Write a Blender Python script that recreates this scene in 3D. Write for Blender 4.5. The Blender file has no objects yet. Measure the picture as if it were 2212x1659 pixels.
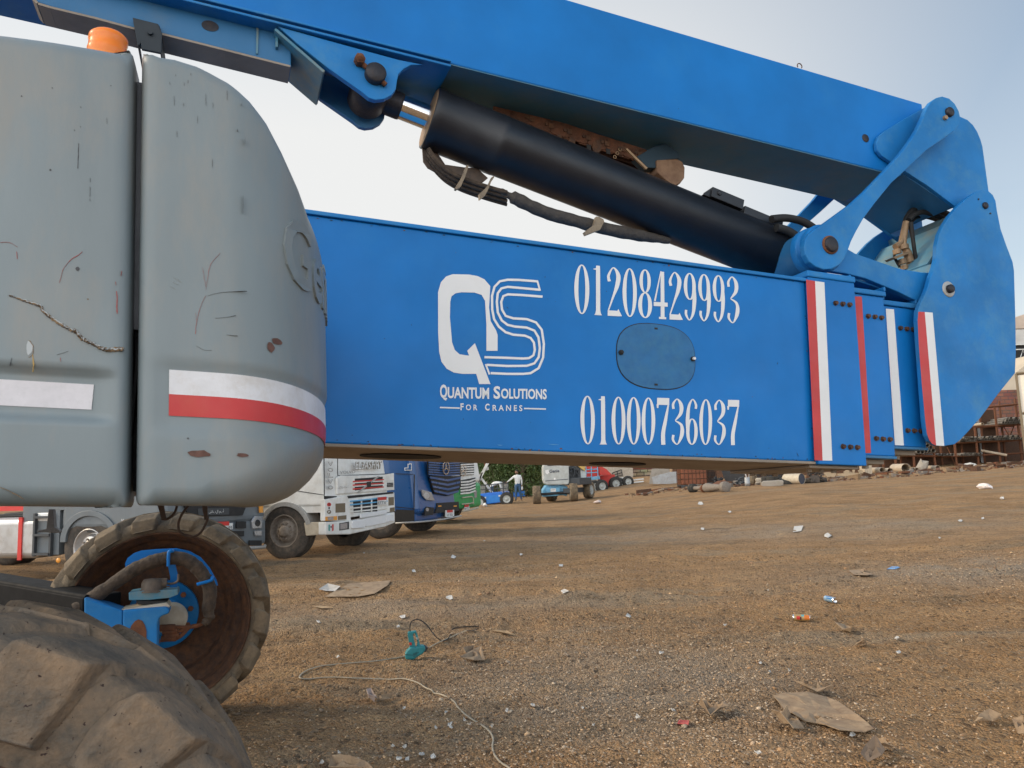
import bpy, math, random
import numpy as np
from mathutils import Vector, Matrix, noise as mnoise
random.seed(7); rng = np.random.default_rng(11)
scene = bpy.context.scene
COL = scene.collection
# ---------------------------------------------------------------- camera frame (photo pixels at 2212 x 1659)
F = 1650.; CX = 1106.; CY = 829.5; CAMZ = 1.4
PITCH = math.atan(200 / F); ROLL = -0.035
def _rx(a): c, s = math.cos(a), math.sin(a); return np.array([[1, 0, 0], [0, c, -s], [0, s, c]])
def _rz(a): c, s = math.cos(a), math.sin(a); return np.array([[c, -s, 0], [s, c, 0], [0, 0, 1]])
R = _rx(math.pi / 2 + PITCH) @ _rz(ROLL)
CAM = np.array([0, 0, CAMZ])
def ray(x, y):
    d = R @ np.array([(x - CX) / F, -(y - CY) / F, -1]); return d / np.linalg.norm(d)
def at(x, y, D):
    d = ray(x, y); return CAM + d * (D / d[1])
E1 = ray(5670, 1143)
E3 = np.array([-E1[1], E1[0], 0]); E3 /= np.linalg.norm(E3); E3[2] = -.028
E2 = np.cross(E3, E1); E2 /= np.linalg.norm(E2)
if E2[2] < 0: E2 = -E2
E3 = np.cross(E2, E1); E3 = E3 if E3[1] > 0 else -E3
O = at(700, 965, 2.614)
def P(x, y, w=0):                       # photo pixel -> point of the boom plane shifted by w metres
    d = ray(x, y); return CAM + d * (np.dot(O - CAM, E3) + w) / np.dot(d, E3)
def U(x, y, w=0):
    q = P(x, y, w) - O; return q @ E1, q @ E2
def M(u, v, w=0): return O + u * E1 + v * E2 + w * E3
def zm(x0, y0, s): return lambda x, y: (x0 + x * s, y0 + y * s)
Z1 = zm(0, 0, .3418); Z2 = zm(702, 0, .3418); Z3 = zm(1458, 0, .3417); Z4 = zm(0, 540, .3418)
Z5 = zm(1620, 540, .293); Z6 = zm(0, 1053, .293)
B1 = zm(486, 961, .2563); B2 = zm(999, 972, .2075); B3 = zm(1350, 972, .2441); B4 = zm(1836, 810, .1699)
B5 = zm(540, 1134, .3906); B6 = zm(1350, 1053, .3896); B7 = zm(864, 486, .415)
B8 = zm(2079, 621, .2605); C1 = zm(567, 27, .1953); C2 = zm(1674, 378, .2431); C5 = zm(567, 432, .293); C6 = zm(837, 1285, .10985)
def pts(Z, L): return [Z(*p) for p in L]
# ---------------------------------------------------------------- ground height
def _hash(ix, iy):
    h = (ix.astype(np.int64) * 374761393 + iy.astype(np.int64) * 668265263) & 0x7fffffff
    h = ((h ^ (h >> 13)) * 1274126177) & 0x7fffffff
    return ((h ^ (h >> 16)) & 0xffff) / 65535.
def vn(x, y):
    x = np.asarray(x, float); y = np.asarray(y, float)
    ix = np.floor(x); iy = np.floor(y); fx = x - ix; fy = y - iy
    fx = fx * fx * (3 - 2 * fx); fy = fy * fy * (3 - 2 * fy)
    a = _hash(ix, iy); b = _hash(ix + 1, iy); c = _hash(ix, iy + 1); d = _hash(ix + 1, iy + 1)
    return (a * (1 - fx) + b * fx) * (1 - fy) + (c * (1 - fx) + d * fx) * fy
def ss(x, a, b):
    t = np.clip((np.asarray(x, float) - a) / (b - a), 0, 1); return t * t * (3 - 2 * t)
def gz_s(x, y):
    return ss(y, 12, 38) * (.62 * ss(x, 1, 11) + .42 * ss(x, 13, 32)) + .42 * ss(y, 42, 58) + .5 * ss(y, 60, 200)
def gz(x, y):
    x = np.asarray(x, float); y = np.asarray(y, float)
    z = gz_s(x, y)
    near = 1 - ss(y, 20, 45) * .6
    z = z + near * (.10 * (vn(x * .45 + 3, y * .55) - .5) + .065 * (vn(x * 1.3 + 9, y * 2.1 + 4) - .5) + .036 * (vn(x * 4.1, y * 5.3) - .5))
    fine = 1 - ss(y, 10, 22)
    z = z + fine * (.017 * (vn(x * 11, y * 12) - .5) + .016 * (vn(x * 27, y * 27) - .5) + .012 * (vn(x * 60, y * 60) - .5))
    ruts = np.sin((x * .35 + y) * 5.2 + 3 * vn(x * .3, y * .3)) * .012 * ss(y, 5, 8) * (1 - ss(y, 25, 40)) * ss(vn(x * .2 + 5, y * .4), .45, .7)
    for c0, sl0 in ((7.4, .10), (9.3, .10), (12.5, -.22), (14.6, -.22)):
        d = y - (c0 + sl0 * x + .35 * np.sin(x * .45 + c0)); z = z - .028 * np.exp(-(d / .17) ** 2) + .018 * np.exp(-((np.abs(d) - .27) / .08) ** 2) + .010 * np.exp(-(d / .16) ** 4) * np.sin(x * 26 + 9 * np.abs(d)) * (y < 13)
    return z + ruts
def G(x, y, up=0):                      # photo pixel -> point on the ground
    d = ray(x, y); lo, hi = 1.0, 400.0
    t = 1.0; prev = 1.0
    while t < 400:
        p = CAM + d * t
        if p[2] < float(gz(p[0], p[1])): break
        prev = t; t *= 1.03
    lo, hi = prev, t
    for _ in range(25):
        m = (lo + hi) / 2; p = CAM + d * m
        if p[2] < float(gz(p[0], p[1])): hi = m
        else: lo = m
    p = CAM + d * hi; p[2] = float(gz(p[0], p[1])) + up; return p
# ---------------------------------------------------------------- materials
MATS = {}
def lin(c):
    return tuple(((v / 255.) / 12.92 if v / 255. <= .04045 else ((v / 255. + .055) / 1.055) ** 2.4) for v in c)
def mat(name, col, rough=.6, metal=0, dirt=None, amt=.35, scale=4., bump=.0, bscale=60., spec=.5, chips=None, chip_amt=.0, var=.12, stretch=(1, 1, 1), coat=0., edge=None):
    if name in MATS: return MATS[name]
    m = bpy.data.materials.new(name); m.use_nodes = True; nt = m.node_tree; N = nt.nodes; L = nt.links
    b = N['Principled BSDF']; b.inputs['Roughness'].default_value = rough; b.inputs['Metallic'].default_value = metal
    b.inputs['Specular IOR Level'].default_value = spec; b.inputs['Coat Weight'].default_value = coat
    tc = N.new('ShaderNodeTexCoord'); mp = N.new('ShaderNodeMapping'); mp.inputs['Scale'].default_value = stretch
    L.new(tc.outputs['Object'], mp.inputs['Vector'])
    def nz(s, d=4, r=.6):
        n = N.new('ShaderNodeTexNoise'); n.inputs['Scale'].default_value = s; n.inputs['Detail'].default_value = d; n.inputs['Roughness'].default_value = r
        L.new(mp.outputs[0], n.inputs['Vector']); return n.outputs['Fac']
    def ramp(src, a, c):
        r = N.new('ShaderNodeMapRange'); r.inputs['From Min'].default_value = a; r.inputs['From Max'].default_value = c; L.new(src, r.inputs['Value']); return r.outputs[0]
    def mix(fac, A, B):
        x = N.new('ShaderNodeMix'); x.data_type = 'RGBA'
        L.new(fac, x.inputs['Factor'])
        for i, v in ((6, A), (7, B)):
            if isinstance(v, tuple): x.inputs[i].default_value = (*v, 1)
            else: L.new(v, x.inputs[i])
        return x.outputs[2]
    n1 = nz(scale)
    c = mix(ramp(n1, .3, .7), tuple(v * (1 - var) for v in col), tuple(min(1, v * (1 + var)) for v in col))
    if dirt:
        n2 = nz(scale * 1.7, 6, .7)
        f = ramp(n2, .62 - amt * .4, .9 - amt * .3); mu = N.new('ShaderNodeMath'); mu.operation = 'MULTIPLY'; mu.inputs[1].default_value = min(1, amt * 1.6); L.new(f, mu.inputs[0])
        c = mix(mu.outputs[0], c, dirt)
    if chips:
        n3 = nz(scale * 14, 3, .6); c = mix(ramp(n3, .80 - chip_amt, .82 - chip_amt), c, chips)
    L.new(c, b.inputs['Base Color'])
    rr = ramp(nz(scale * 2.3), .2, .8); rm = N.new('ShaderNodeMapRange'); rm.inputs['To Min'].default_value = max(.04, rough - .08); rm.inputs['To Max'].default_value = min(1, rough + .12); L.new(rr, rm.inputs['Value']); L.new(rm.outputs[0], b.inputs['Roughness'])
    if bump:
        bp = N.new('ShaderNodeBump'); bp.inputs['Strength'].default_value = bump; bp.inputs['Distance'].default_value = .01; L.new(nz(bscale, 5), bp.inputs['Height']); L.new(bp.outputs[0], b.inputs['Normal'])
    MATS[name] = m; return m
DUST = (.30, .20, .12)
m_blue = mat('boom_blue_paint', (.005, .160, .485), .42, dirt=(.03, .22, .50), amt=.22, scale=2.2, bump=.16, bscale=5, spec=.25, chips=(.015, .06, .14), chip_amt=.02, var=.13)
m_blue2 = mat('weathered_blue_paint', (.010, .175, .47), .48, spec=.3, dirt=(.10, .27, .38), amt=.35, scale=3.5, bump=.08, bscale=40, chips=(.05, .05, .05), chip_amt=.03, var=.15)
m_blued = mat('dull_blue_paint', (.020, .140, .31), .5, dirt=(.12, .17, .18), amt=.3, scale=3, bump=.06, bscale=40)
m_teal = mat('dusty_teal_blue_paint', (.05, .20, .30), .5, dirt=(.22, .22, .16), amt=.6, scale=5, bump=.05)
m_under = mat('dusty_bounce_underside', (.30, .25, .20), .75, dirt=(.12, .11, .10), amt=.35, scale=3, bump=.12, bscale=30, stretch=(1, 1, 1))  # taupe mixes dust with warm ground bounce put into the colour
m_grey = mat('grey_moulded_plastic', (.195, .235, .250), .42, dirt=(.30, .265, .22), amt=.42, scale=2.0, bump=.05, bscale=50, var=.09, chips=(.13, .13, .13), chip_amt=-.01, stretch=(1.6, 1.6, .55))
m_greyd = mat('dark_inner_plastic', (.10, .11, .13), .5, dirt=(.03, .03, .03), amt=.4, scale=9)
m_black = mat('black_cylinder_paint', (.011, .013, .018), .38, dirt=(.03, .03, .035), amt=.3, scale=5, bump=.12, bscale=300, chips=(.2, .2, .2), chip_amt=-.02)
m_blk = mat('black_rubber', (.018, .018, .018), .7, dirt=(.05, .04, .035), amt=.3, scale=8, bump=.2)
m_blkm = mat('black_gloss_metal', (.004, .0045, .006), .7, spec=.2, dirt=(.04, .03, .02), amt=.2, scale=9, bump=.05)
m_pin = mat('dark_steel_pin', (.035, .035, .042), .5, metal=.5, dirt=(.10, .06, .04), amt=.3, scale=25, bump=.2, bscale=120)
m_rust = mat('rust', (.17, .065, .028), .85, dirt=(.07, .03, .02), amt=.5, scale=20, bump=.4, bscale=120, var=.3)
m_rustd = mat('dark_rust', (.055, .028, .017), .75, dirt=(.17, .07, .025), amt=.55, scale=12, bump=.3, bscale=90, var=.3)
m_chrome = mat('chrome_rod', (.75, .75, .76), .12, metal=1, var=.03)
m_white = mat('white_vinyl', (.74, .74, .74), .5, dirt=(.5, .48, .45), amt=.2, scale=6, var=.03)
m_redv = mat('red_vinyl', (.50, .025, .025), .4, dirt=(.5, .08, .04), amt=.3, scale=6, var=.1)
m_tyre = mat('muddy_tyre_rubber', (.085, .070, .052), .85, dirt=(.26, .19, .115), amt=.75, scale=5, bump=.6, bscale=60, var=.25)
m_tyren = mat('mud_caked_rubber', (.098, .084, .068), .85, dirt=(.27, .185, .115), amt=.68, scale=6, bump=.7, bscale=55, var=.35, chips=(.035, .018, .015), chip_amt=.14)
m_hose = mat('muddy_hose_sleeve', (.045, .032, .022), .8, dirt=(.12, .08, .05), amt=.5, scale=14, bump=.9, bscale=60, var=.3)
m_hoseg = mat('grey_hose_sleeve', (.050, .044, .040), .8, dirt=(.11, .09, .07), amt=.4, scale=14, bump=.8, bscale=50)
m_orange = mat('orange_lens', (.95, .24, .01), .3, var=.03, spec=.6); 
_b = m_orange.node_tree.nodes['Principled BSDF']; _b.inputs['Subsurface Weight'].default_value = .4; _b.inputs['Subsurface Radius'].default_value = (.05, .02, .01)
m_brass = mat('dirty_brass', (.36, .24, .14), .55, metal=.3, dirt=(.2, .12, .08), amt=.4, scale=30)
m_cream = mat('cream_dusty_paint', (.50, .44, .34), .6, dirt=(.35, .25, .16), amt=.4, scale=6)
m_steel = mat('galvanised_steel', (.42, .42, .41), .5, metal=.4, dirt=(.25, .2, .15), amt=.4, scale=20)
# ---------------------------------------------------------------- mesh builder
SPLIT = {'phone_number': .03, 'bolt': .001, 'wheel_nut': .001, 'bottom_opening': .001, 'headlamp_recess': .001, 'hose_clamp': .001, 'cover_bolt': .001, 'indicator_lamp': .004, 'round_sticker': .002, 'worn_patch': .001, 'tow_bracket': .0, 'vent': .001, 'hose_fitting': .001, 'knuckle_web': .001, 'side_rail': .001, 'peeling_sticker': .001, 'sticker': .001, 'post': .001, 'axle': .001, 'drum': .001, 'reflective_strip': .001, 'grille_opening': .001, 'bumper_bar': .001, 'chassis_rail': .001, 'headlamp': .005, 'loose_wire': .001, 'model_badge': .1, 'railing': .001, 'link_detail': .001}
class MB:
    def __init__(s): s.v = []; s.f = []; s.m = []; s.s = []
    def add(s, V, Fs, mi=0, sm=False):
        o = len(s.v); s.v.extend([tuple(map(float, p)) for p in V])
        for f in Fs: s.f.append([i + o for i in f]); s.m.append(mi); s.s.append(sm)
        return s
    def hexa(s, A, B, mi=0):             # two quads
        return s.add(list(A) + list(B), [(3, 2, 1, 0), (4, 5, 6, 7), (0, 1, 5, 4), (1, 2, 6, 5), (2, 3, 7, 6), (3, 0, 4, 7)], mi)
    def box(s, c, h, ax=None, mi=0):     # centre, half sizes, axes
        c = np.array(c, float); ax = np.eye(3) if ax is None else [np.array(a) for a in ax]
        q = lambda a, b, d: c + a * h[0] * ax[0] + b * h[1] * ax[1] + d * h[2] * ax[2]
        return s.hexa([q(-1, -1, -1), q(1, -1, -1), q(1, 1, -1), q(-1, 1, -1)], [q(-1, -1, 1), q(1, -1, 1), q(1, 1, 1), q(-1, 1, 1)], mi)
    def bx(s, x0, x1, y0, y1, z0, z1, mi=0):
        return s.box(((x0 + x1) / 2, (y0 + y1) / 2, (z0 + z1) / 2), (abs(x1 - x0) / 2, abs(y1 - y0) / 2, abs(z1 - z0) / 2), None, mi)
    def prism(s, A, off, mi=0):          # near outline (3d) + offset vector
        A = [np.array(p, float) for p in A]; n = len(A); B = [p + off for p in A]
        nrm = sum((np.cross(A[i], A[(i + 1) % n]) for i in range(n)), np.zeros(3)) 
        F0 = list(range(n)); F1 = list(range(n, 2 * n))
        sd = [(i, (i + 1) % n, (i + 1) % n + n, i + n) for i in range(n)]
        if np.dot(nrm, off) > 0: return s.add(A + B, [F0[::-1], F1] + [q for q in sd], mi)
        return s.add(A + B, [F0, F1[::-1]] + [q[::-1] for q in sd], mi)
    def tube(s, path, r, n=12, mi=0, caps=True, sm=True):
        path = [np.array(p, float) for p in path]; k = len(path)
        rs = r if hasattr(r, '__len__') else [r] * k
        V = []; Fs = []; t0 = path[1] - path[0]; t0 /= np.linalg.norm(t0) + 1e-9
        a = np.cross(t0, [0, 0, 1]); a = np.cross(t0, [0, 1, 0]) if np.linalg.norm(a) < .1 else a; a /= np.linalg.norm(a)
        for i, p in enumerate(path):
            t = path[min(i + 1, k - 1)] - path[max(i - 1, 0)]; t = t / (np.linalg.norm(t) + 1e-9)
            a = a - t * np.dot(a, t); a /= np.linalg.norm(a) + 1e-9; b = np.cross(t, a)
            for j in range(n):
                th = 2 * math.pi * j / n; V.append(p + rs[i] * (math.cos(th) * a + math.sin(th) * b))
        for i in range(k - 1):
            for j in range(n):
                j2 = (j + 1) % n; Fs.append((i * n + j, i * n + j2, (i + 1) * n + j2, (i + 1) * n + j))
        s.add(V, Fs, mi, sm)
        if caps: s.add(V[:n], [list(range(n))[::-1]], mi); s.add(V[-n:], [list(range(n))], mi)
        return s
    def cyl(s, a, b, r, n=24, mi=0, r2=None): return s.tube([a, b], [r, r if r2 is None else r2], n, mi)
    def lathe(s, c, ax, prof, n=48, mi=0, sm=True, closed=False):  # prof: (radius, height along ax)
        c = np.array(c, float); ax = np.array(ax, float); ax /= np.linalg.norm(ax)
        a = np.cross(ax, [0, 0, 1]); a = np.array([1., 0, 0]) if np.linalg.norm(a) < .1 else a / np.linalg.norm(a); b = np.cross(ax, a)
        V = []; Fs = []
        for r, h in prof:
            for j in range(n):
                th = 2 * math.pi * j / n; V.append(c + h * ax + r * (math.cos(th) * a + math.sin(th) * b))
        k = len(prof)
        for i in range(k if closed else k - 1):
            i2 = (i + 1) % k
            for j in range(n):
                j2 = (j + 1) % n; Fs.append((i * n + j, i * n + j2, i2 * n + j2, i2 * n + j))
        return s.add(V, Fs, mi, sm)
    def pieces(s, margin):               # split into separate pieces (faces joined by vertices or lying within margin)
        n = len(s.v); par = list(range(n))
        def fd(a):
            while par[a] != a: par[a] = par[par[a]]; a = par[a]
            return a
        for f in s.f:
            for b in f[1:]: par[fd(b)] = fd(f[0])
        g = {}
        for i in range(n): g.setdefault(fd(i), []).append(i)
        A = np.array(s.v); gl = list(g.values()); bb = [(A[q].min(0) - margin, A[q].max(0) + margin) for q in gl]; gp = list(range(len(gl)))
        def fg(a):
            while gp[a] != a: a = gp[a]
            return a
        for i in range(len(gl)):
            for j in range(i):
                if (bb[i][0] <= bb[j][1]).all() and (bb[j][0] <= bb[i][1]).all(): gp[fg(i)] = fg(j)
        out = {}; v2g = {}
        for i, q in enumerate(gl):
            for v in q: v2g[v] = fg(i)
        for f, m, sm in zip(s.f, s.m, s.s):
            o = out.setdefault(v2g[f[0]], (MB(), {})); mb, mp = o
            idx = []
            for v in f:
                if v not in mp: mp[v] = len(mb.v); mb.v.append(s.v[v])
                idx.append(mp[v])
            mb.f.append(idx); mb.m.append(m); mb.s.append(sm)
        return [o[0] for o in out.values()]
    def build(s, name, mats, parent=None, origin=(0, 0, 0), bevel=0, seg=2, label=None, whole=False):
        if name in SPLIT and not whole:
            return [q.build(name, mats, parent, origin, bevel, seg, label, True) for q in s.pieces(SPLIT[name])][0]
        me = bpy.data.meshes.new(name); o = np.array(origin, float)
        me.from_pydata([tuple(np.array(p) - o) for p in s.v], [], s.f)
        mats = mats if isinstance(mats, (list, tuple)) else [mats]
        for m in mats: me.materials.append(m)
        me.polygons.foreach_set('material_index', s.m); me.polygons.foreach_set('use_smooth', s.s); me.update()
        ob = bpy.data.objects.new(name, me); COL.objects.link(ob)
        if parent is not None: ob.parent = parent
        if bevel:
            b = ob.modifiers.new('bevel', 'BEVEL'); b.width = bevel; b.segments = seg; b.limit_method = 'ANGLE'; b.angle_limit = math.radians(35); b.use_clamp_overlap = True
            b.harden_normals = False
        if label: ob['label'] = label
        return ob
def tag(o, label=None, cat=None, group=None, kind=None):
    if label: o['label'] = label
    if cat: o['category'] = cat
    if group: o['group'] = group
    if kind: o['kind'] = kind
    return o
def thing(name, label, cat, loc=(0, 0, 0), rz=0, group=None):
    o = bpy.data.objects.new(name, None); COL.objects.link(o); o.location = tuple(map(float, loc)); o.rotation_euler = (0, 0, rz); o.empty_display_size = .2
    return tag(o, label, cat, group)
def copy_tree(o, parent=None):
    c = o.copy(); COL.objects.link(c); c.parent = parent
    for ch in list(o.children): copy_tree(ch, c)
    return c
def cr(L, k=8, closed=False):            # catmull-rom through control points (any dimension)
    L = [np.array(p, float) for p in L]; n = len(L); out = []
    rngi = range(n if closed else n - 1)
    for i in rngi:
        if closed: p0, p1, p2, p3 = L[(i - 1) % n], L[i], L[(i + 1) % n], L[(i + 2) % n]
        else: p0, p1, p2, p3 = L[max(i - 1, 0)], L[i], L[i + 1], L[min(i + 2, n - 1)]
        for j in range(k):
            t = j / k; out.append(.5 * ((2 * p1) + (p2 - p0) * t + (2 * p0 - 5 * p1 + 4 * p2 - p3) * t * t + (3 * p1 - p0 - 3 * p2 + p3) * t ** 3))
    if not closed: out.append(L[-1])
    return out
def ribbon(L, closed=False):             # (x, y, width) -> quads in 2d
    L = [np.array(p, float) for p in L]; n = len(L); V = []; Fs = []
    for i, p in enumerate(L):
        a = L[(i - 1) % n] if closed else L[max(i - 1, 0)]; b = L[(i + 1) % n] if closed else L[min(i + 1, n - 1)]
        t = (b - a)[:2]; t = t / (np.linalg.norm(t) + 1e-9); nn = np.array([-t[1], t[0]])
        V += [p[:2] + nn * p[2] / 2, p[:2] - nn * p[2] / 2]
    for i in range(n if closed else n - 1):
        j = (i + 1) % n; Fs.append((2 * i, 2 * i + 1, 2 * j + 1, 2 * j))
    return V, Fs
_tc = {}
def text2d(st, bold=.0):                 # text as flat triangles normalised to its own box
    if (st, bold) in _tc: return _tc[(st, bold)]
    c = bpy.data.curves.new('t', 'FONT'); c.body = st; c.offset = bold; c.fill_mode = 'FRONT'; c.resolution_u = 3
    o = bpy.data.objects.new('t', c); COL.objects.link(o); dg = bpy.context.evaluated_depsgraph_get(); dg.update()
    me = bpy.data.meshes.new_from_object(o.evaluated_get(dg))
    V = np.array([v.co[:2] for v in me.vertices]).reshape(-1, 2); Fs = [list(p.vertices) for p in me.polygons]
    bpy.data.objects.remove(o); bpy.data.curves.remove(c); bpy.data.meshes.remove(me)
    if len(V): V = (V - V.min(0)) / np.maximum(V.max(0) - V.min(0), 1e-6)
    _tc[(st, bold)] = (V, Fs); return V, Fs
def quadmap(TL, TR, BR, BL):
    TL, TR, BR, BL = [np.array(p, float) for p in (TL, TR, BR, BL)]
    return lambda a, b: (BL * (1 - a) + BR * a) * (1 - b) + (TL * (1 - a) + TR * a) * b
def orient(V, Fs, toward):
    out = []
    for f in Fs:
        a, b, c = V[f[0]], V[f[1]], V[f[2]]
        out.append(f if np.dot(np.cross(b - a, c - a), toward) >= 0 else f[::-1])
    return out
def put_text(mb, st, q, mi=0, bold=0., toward=None):
    V, Fs = text2d(st, bold)
    if len(V) == 0: return
    f = quadmap(*q); W = [f(x, y) for x, y in V]
    mb.add(W, orient(W, Fs, np.array(toward if toward is not None else -E3)), mi)
class Face:                              # a real plane in the world: pixel -> point of the plane
    def __init__(s, o, n): s.o = np.array(o, float); n = np.array(n, float); s.n = n / np.linalg.norm(n)
    def p(s, x, y, off=0):
        d = ray(x, y); return CAM + d * (np.dot(s.o - CAM, s.n) + off) / np.dot(d, s.n)
    def poly(s, mb, L, off=.01, th=.02, mi=0):
        return mb.prism([s.p(x, y, off) for x, y in L], -s.n * th, mi)
    def quad(s, x0, y0, x1, y1, off=0): return [s.p(x0, y0, off), s.p(x1, y0, off), s.p(x1, y1, off), s.p(x0, y1, off)]
    def text(s, mb, st, L, off=.012, mi=0, bold=.0):
        put_text(mb, st, [s.p(x, y, off) for x, y in L], mi, bold, s.n)
def rect(Z, x0, y0, x1, y1): return pts(Z, [(x0, y0), (x1, y0), (x1, y1), (x0, y1)])
def arc(cx, cy, rx, ry, a0, a1, n=12): return [(cx + rx * math.cos(math.radians(a0 + (a1 - a0) * i / n)), cy + ry * math.sin(math.radians(a0 + (a1 - a0) * i / n))) for i in range(n + 1)]
# ================================================================ THE BOOM LIFT IN THE FOREGROUND
ML = M(-.6, 0, .8); ML[2] = 0
lift = thing('boom_lift', 'big blue telescopic boom lift with grey engine covers and company phone numbers, filling the foreground', 'boom lift', ML)
def part(mb, name, mats, parent=None, bevel=0, seg=2, label=None): return mb.build(name, mats, parent or lift, ML, bevel, seg, label)
def pl(mb, L, w0, w1, mi=0, wref=None):  # plate: outline in pixels on plane wref, from w0 to w1
    wr = w0 if wref is None else wref
    return mb.prism([P(x, y, wr) + E3 * (w0 - wr) for x, y in L], E3 * (w1 - w0), mi)
def mbox(mb, u0, u1, v0, v1, w0, w1, mi=0):
    return mb.hexa([M(u0, v0, w0), M(u1, v0, w0), M(u1, v1, w0), M(u0, v1, w0)], [M(u0, v0, w1), M(u1, v0, w1), M(u1, v1, w1), M(u0, v1, w1)], mi)
def flat(mb, L, w, mi=0):                # one flat decal polygon
    return mb.add([P(x, y, w) for x, y in L], [list(range(len(L)))], mi)
# ---- base boom box
VH = .833
mb = MB(); mbox(mb, -1.6, 2.09, .012, VH - .012, 0, .6)
for (x, y, l, a) in ((800, 1142, 55, .05), (520, 1145, 25, .1), (650, 1165, 10, 1.2), (755, 270, 9, 2), (1075, 345, 6, 1.2), (560, 430, 12, .7), (1965, 720, 14, 1.9), (2070, 1195, 22, 1.1), (1745, 1215, 14, 1.8), (1700, 1222, 10, 1.2), (1470, 1205, 18, 1.7), (1655, 380, 6, .5), (60, 520, 7, 1.4), (330, 1010, 9, 1.5)):
    V, Fs = ribbon([(x - l / 2 * math.cos(a), y - l / 2 * math.sin(a), 1), (x, y + 1, 4), (x + l / 2 * math.cos(a), y + l / 2 * math.sin(a), 1)]); W3 = [P(*B7(p, q), -.0012) for p, q in V]
    mb.add(W3, orient(W3, Fs, -E3), 1 if l < 25 else 2)
for k in range(120):                     # chipped edges and specks
    t = random.random(); u = -.2 + 2.28 * random.random(); v = (.014 + .012 * random.random() ** 2) if t < .45 else (VH - .016 - .010 * random.random() ** 2) if t < .7 else .03 + .77 * random.random()
    if t > .9: u = 2.07 + .015 * random.random()
    r = random.uniform(.0012, .0045) * (1 if t < .7 or t > .9 else .6); L = [M(u + r * math.cos(q) * random.uniform(.6, 1.8), v + r * .8 * math.sin(q) * random.uniform(.5, 1.1), -.0013) for q in np.linspace(0, 2 * math.pi, 7)[:-1]]; mb.add(L, orient(L, [list(range(6))], -E3), 3 if random.random() < .35 else 1)
boom = part(mb, 'lower_boom', [m_blue, mat('scuff_dark', (.02, .045, .09), .8), mat('scuff_pale', (.10, .33, .58), .6), m_rust], bevel=.006)
mb = MB(); mbox(mb, -1.6, 2.09, VH - .012, VH + .004, -.012, .612)
part(mb, 'top_flange', m_blue2, boom, .003)
mb = MB(); mbox(mb, -1.6, 2.09, 0, .012, -.004, .604)
bpl = part(mb, 'bottom_plate', m_under, boom, .003)
mb = MB(); 
for (u, w, ru, rw) in ((.33, .3, .16, .13), (1.30, .33, .13, .10)):
    L = [M(u + ru * math.cos(a), -.002, w + rw * math.sin(a)) for a in np.linspace(0, 2 * math.pi, 33)[:-1]]
    mb.prism(L, -E2 * .003)
part(mb, 'bottom_opening', mat('opening_shade', (.012, .012, .014), .9), bpl)
# oval access cover
ctr = Z = None
c0 = np.array(U(*B7(1328, 684), 0)); 
def oval(cu, cv, a, b, k=2.6, n=48):
    out = []
    for t in np.linspace(0, 2 * math.pi, n + 1)[:-1]:
        c, s = math.cos(t), math.sin(t); out.append((cu + a * math.copysign(abs(c) ** (2 / k), c), cv + b * math.copysign(abs(s) ** (2 / k), s)))
    return out
uL = U(*B7(1128, 675))[0]; uR = U(*B7(1532, 695))[0]; vT = U(*B7(1330, 518))[1]; vB = U(*B7(1330, 852))[1]
cu, cv, ra, rb = (uL + uR) / 2, (vT + vB) / 2, (uR - uL) / 2, (vT - vB) / 2
mb = MB(); mb.prism([M(u, v, -.0005) for u, v in oval(cu, cv, ra + .0035, rb + .0035)], -E3 * .001, 1); mb.prism([M(u, v, -.001) for u, v in oval(cu, cv, ra, rb)], -E3 * .003, 0)
acc = part(mb, 'access_cover', [mat('worn_hatch_blue', (.012, .125, .31), .55, dirt=(.03, .16, .30), amt=.5, scale=18, chips=(.01, .03, .06), chip_amt=.09), m_blk], boom)
mb = MB()
for (x, y, mi) in ((1148, 664, 0), (1522, 698, 1)):
    c = P(*B7(x, y), -.004); mb.cyl(c, c - E3 * .010, .0105, 6, 0); mb.cyl(c - E3 * .010, c - E3 * .018, .006, 12, mi)
for (x, y) in ((1333, 539), (1333, 831)):
    c = P(*B7(x, y), -.0043); mb.box(c, (.0075, .004, .0006), (E1, E2, E3), 0)
part(mb, 'cover_bolt', [m_blk, m_white], acc)
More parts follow.
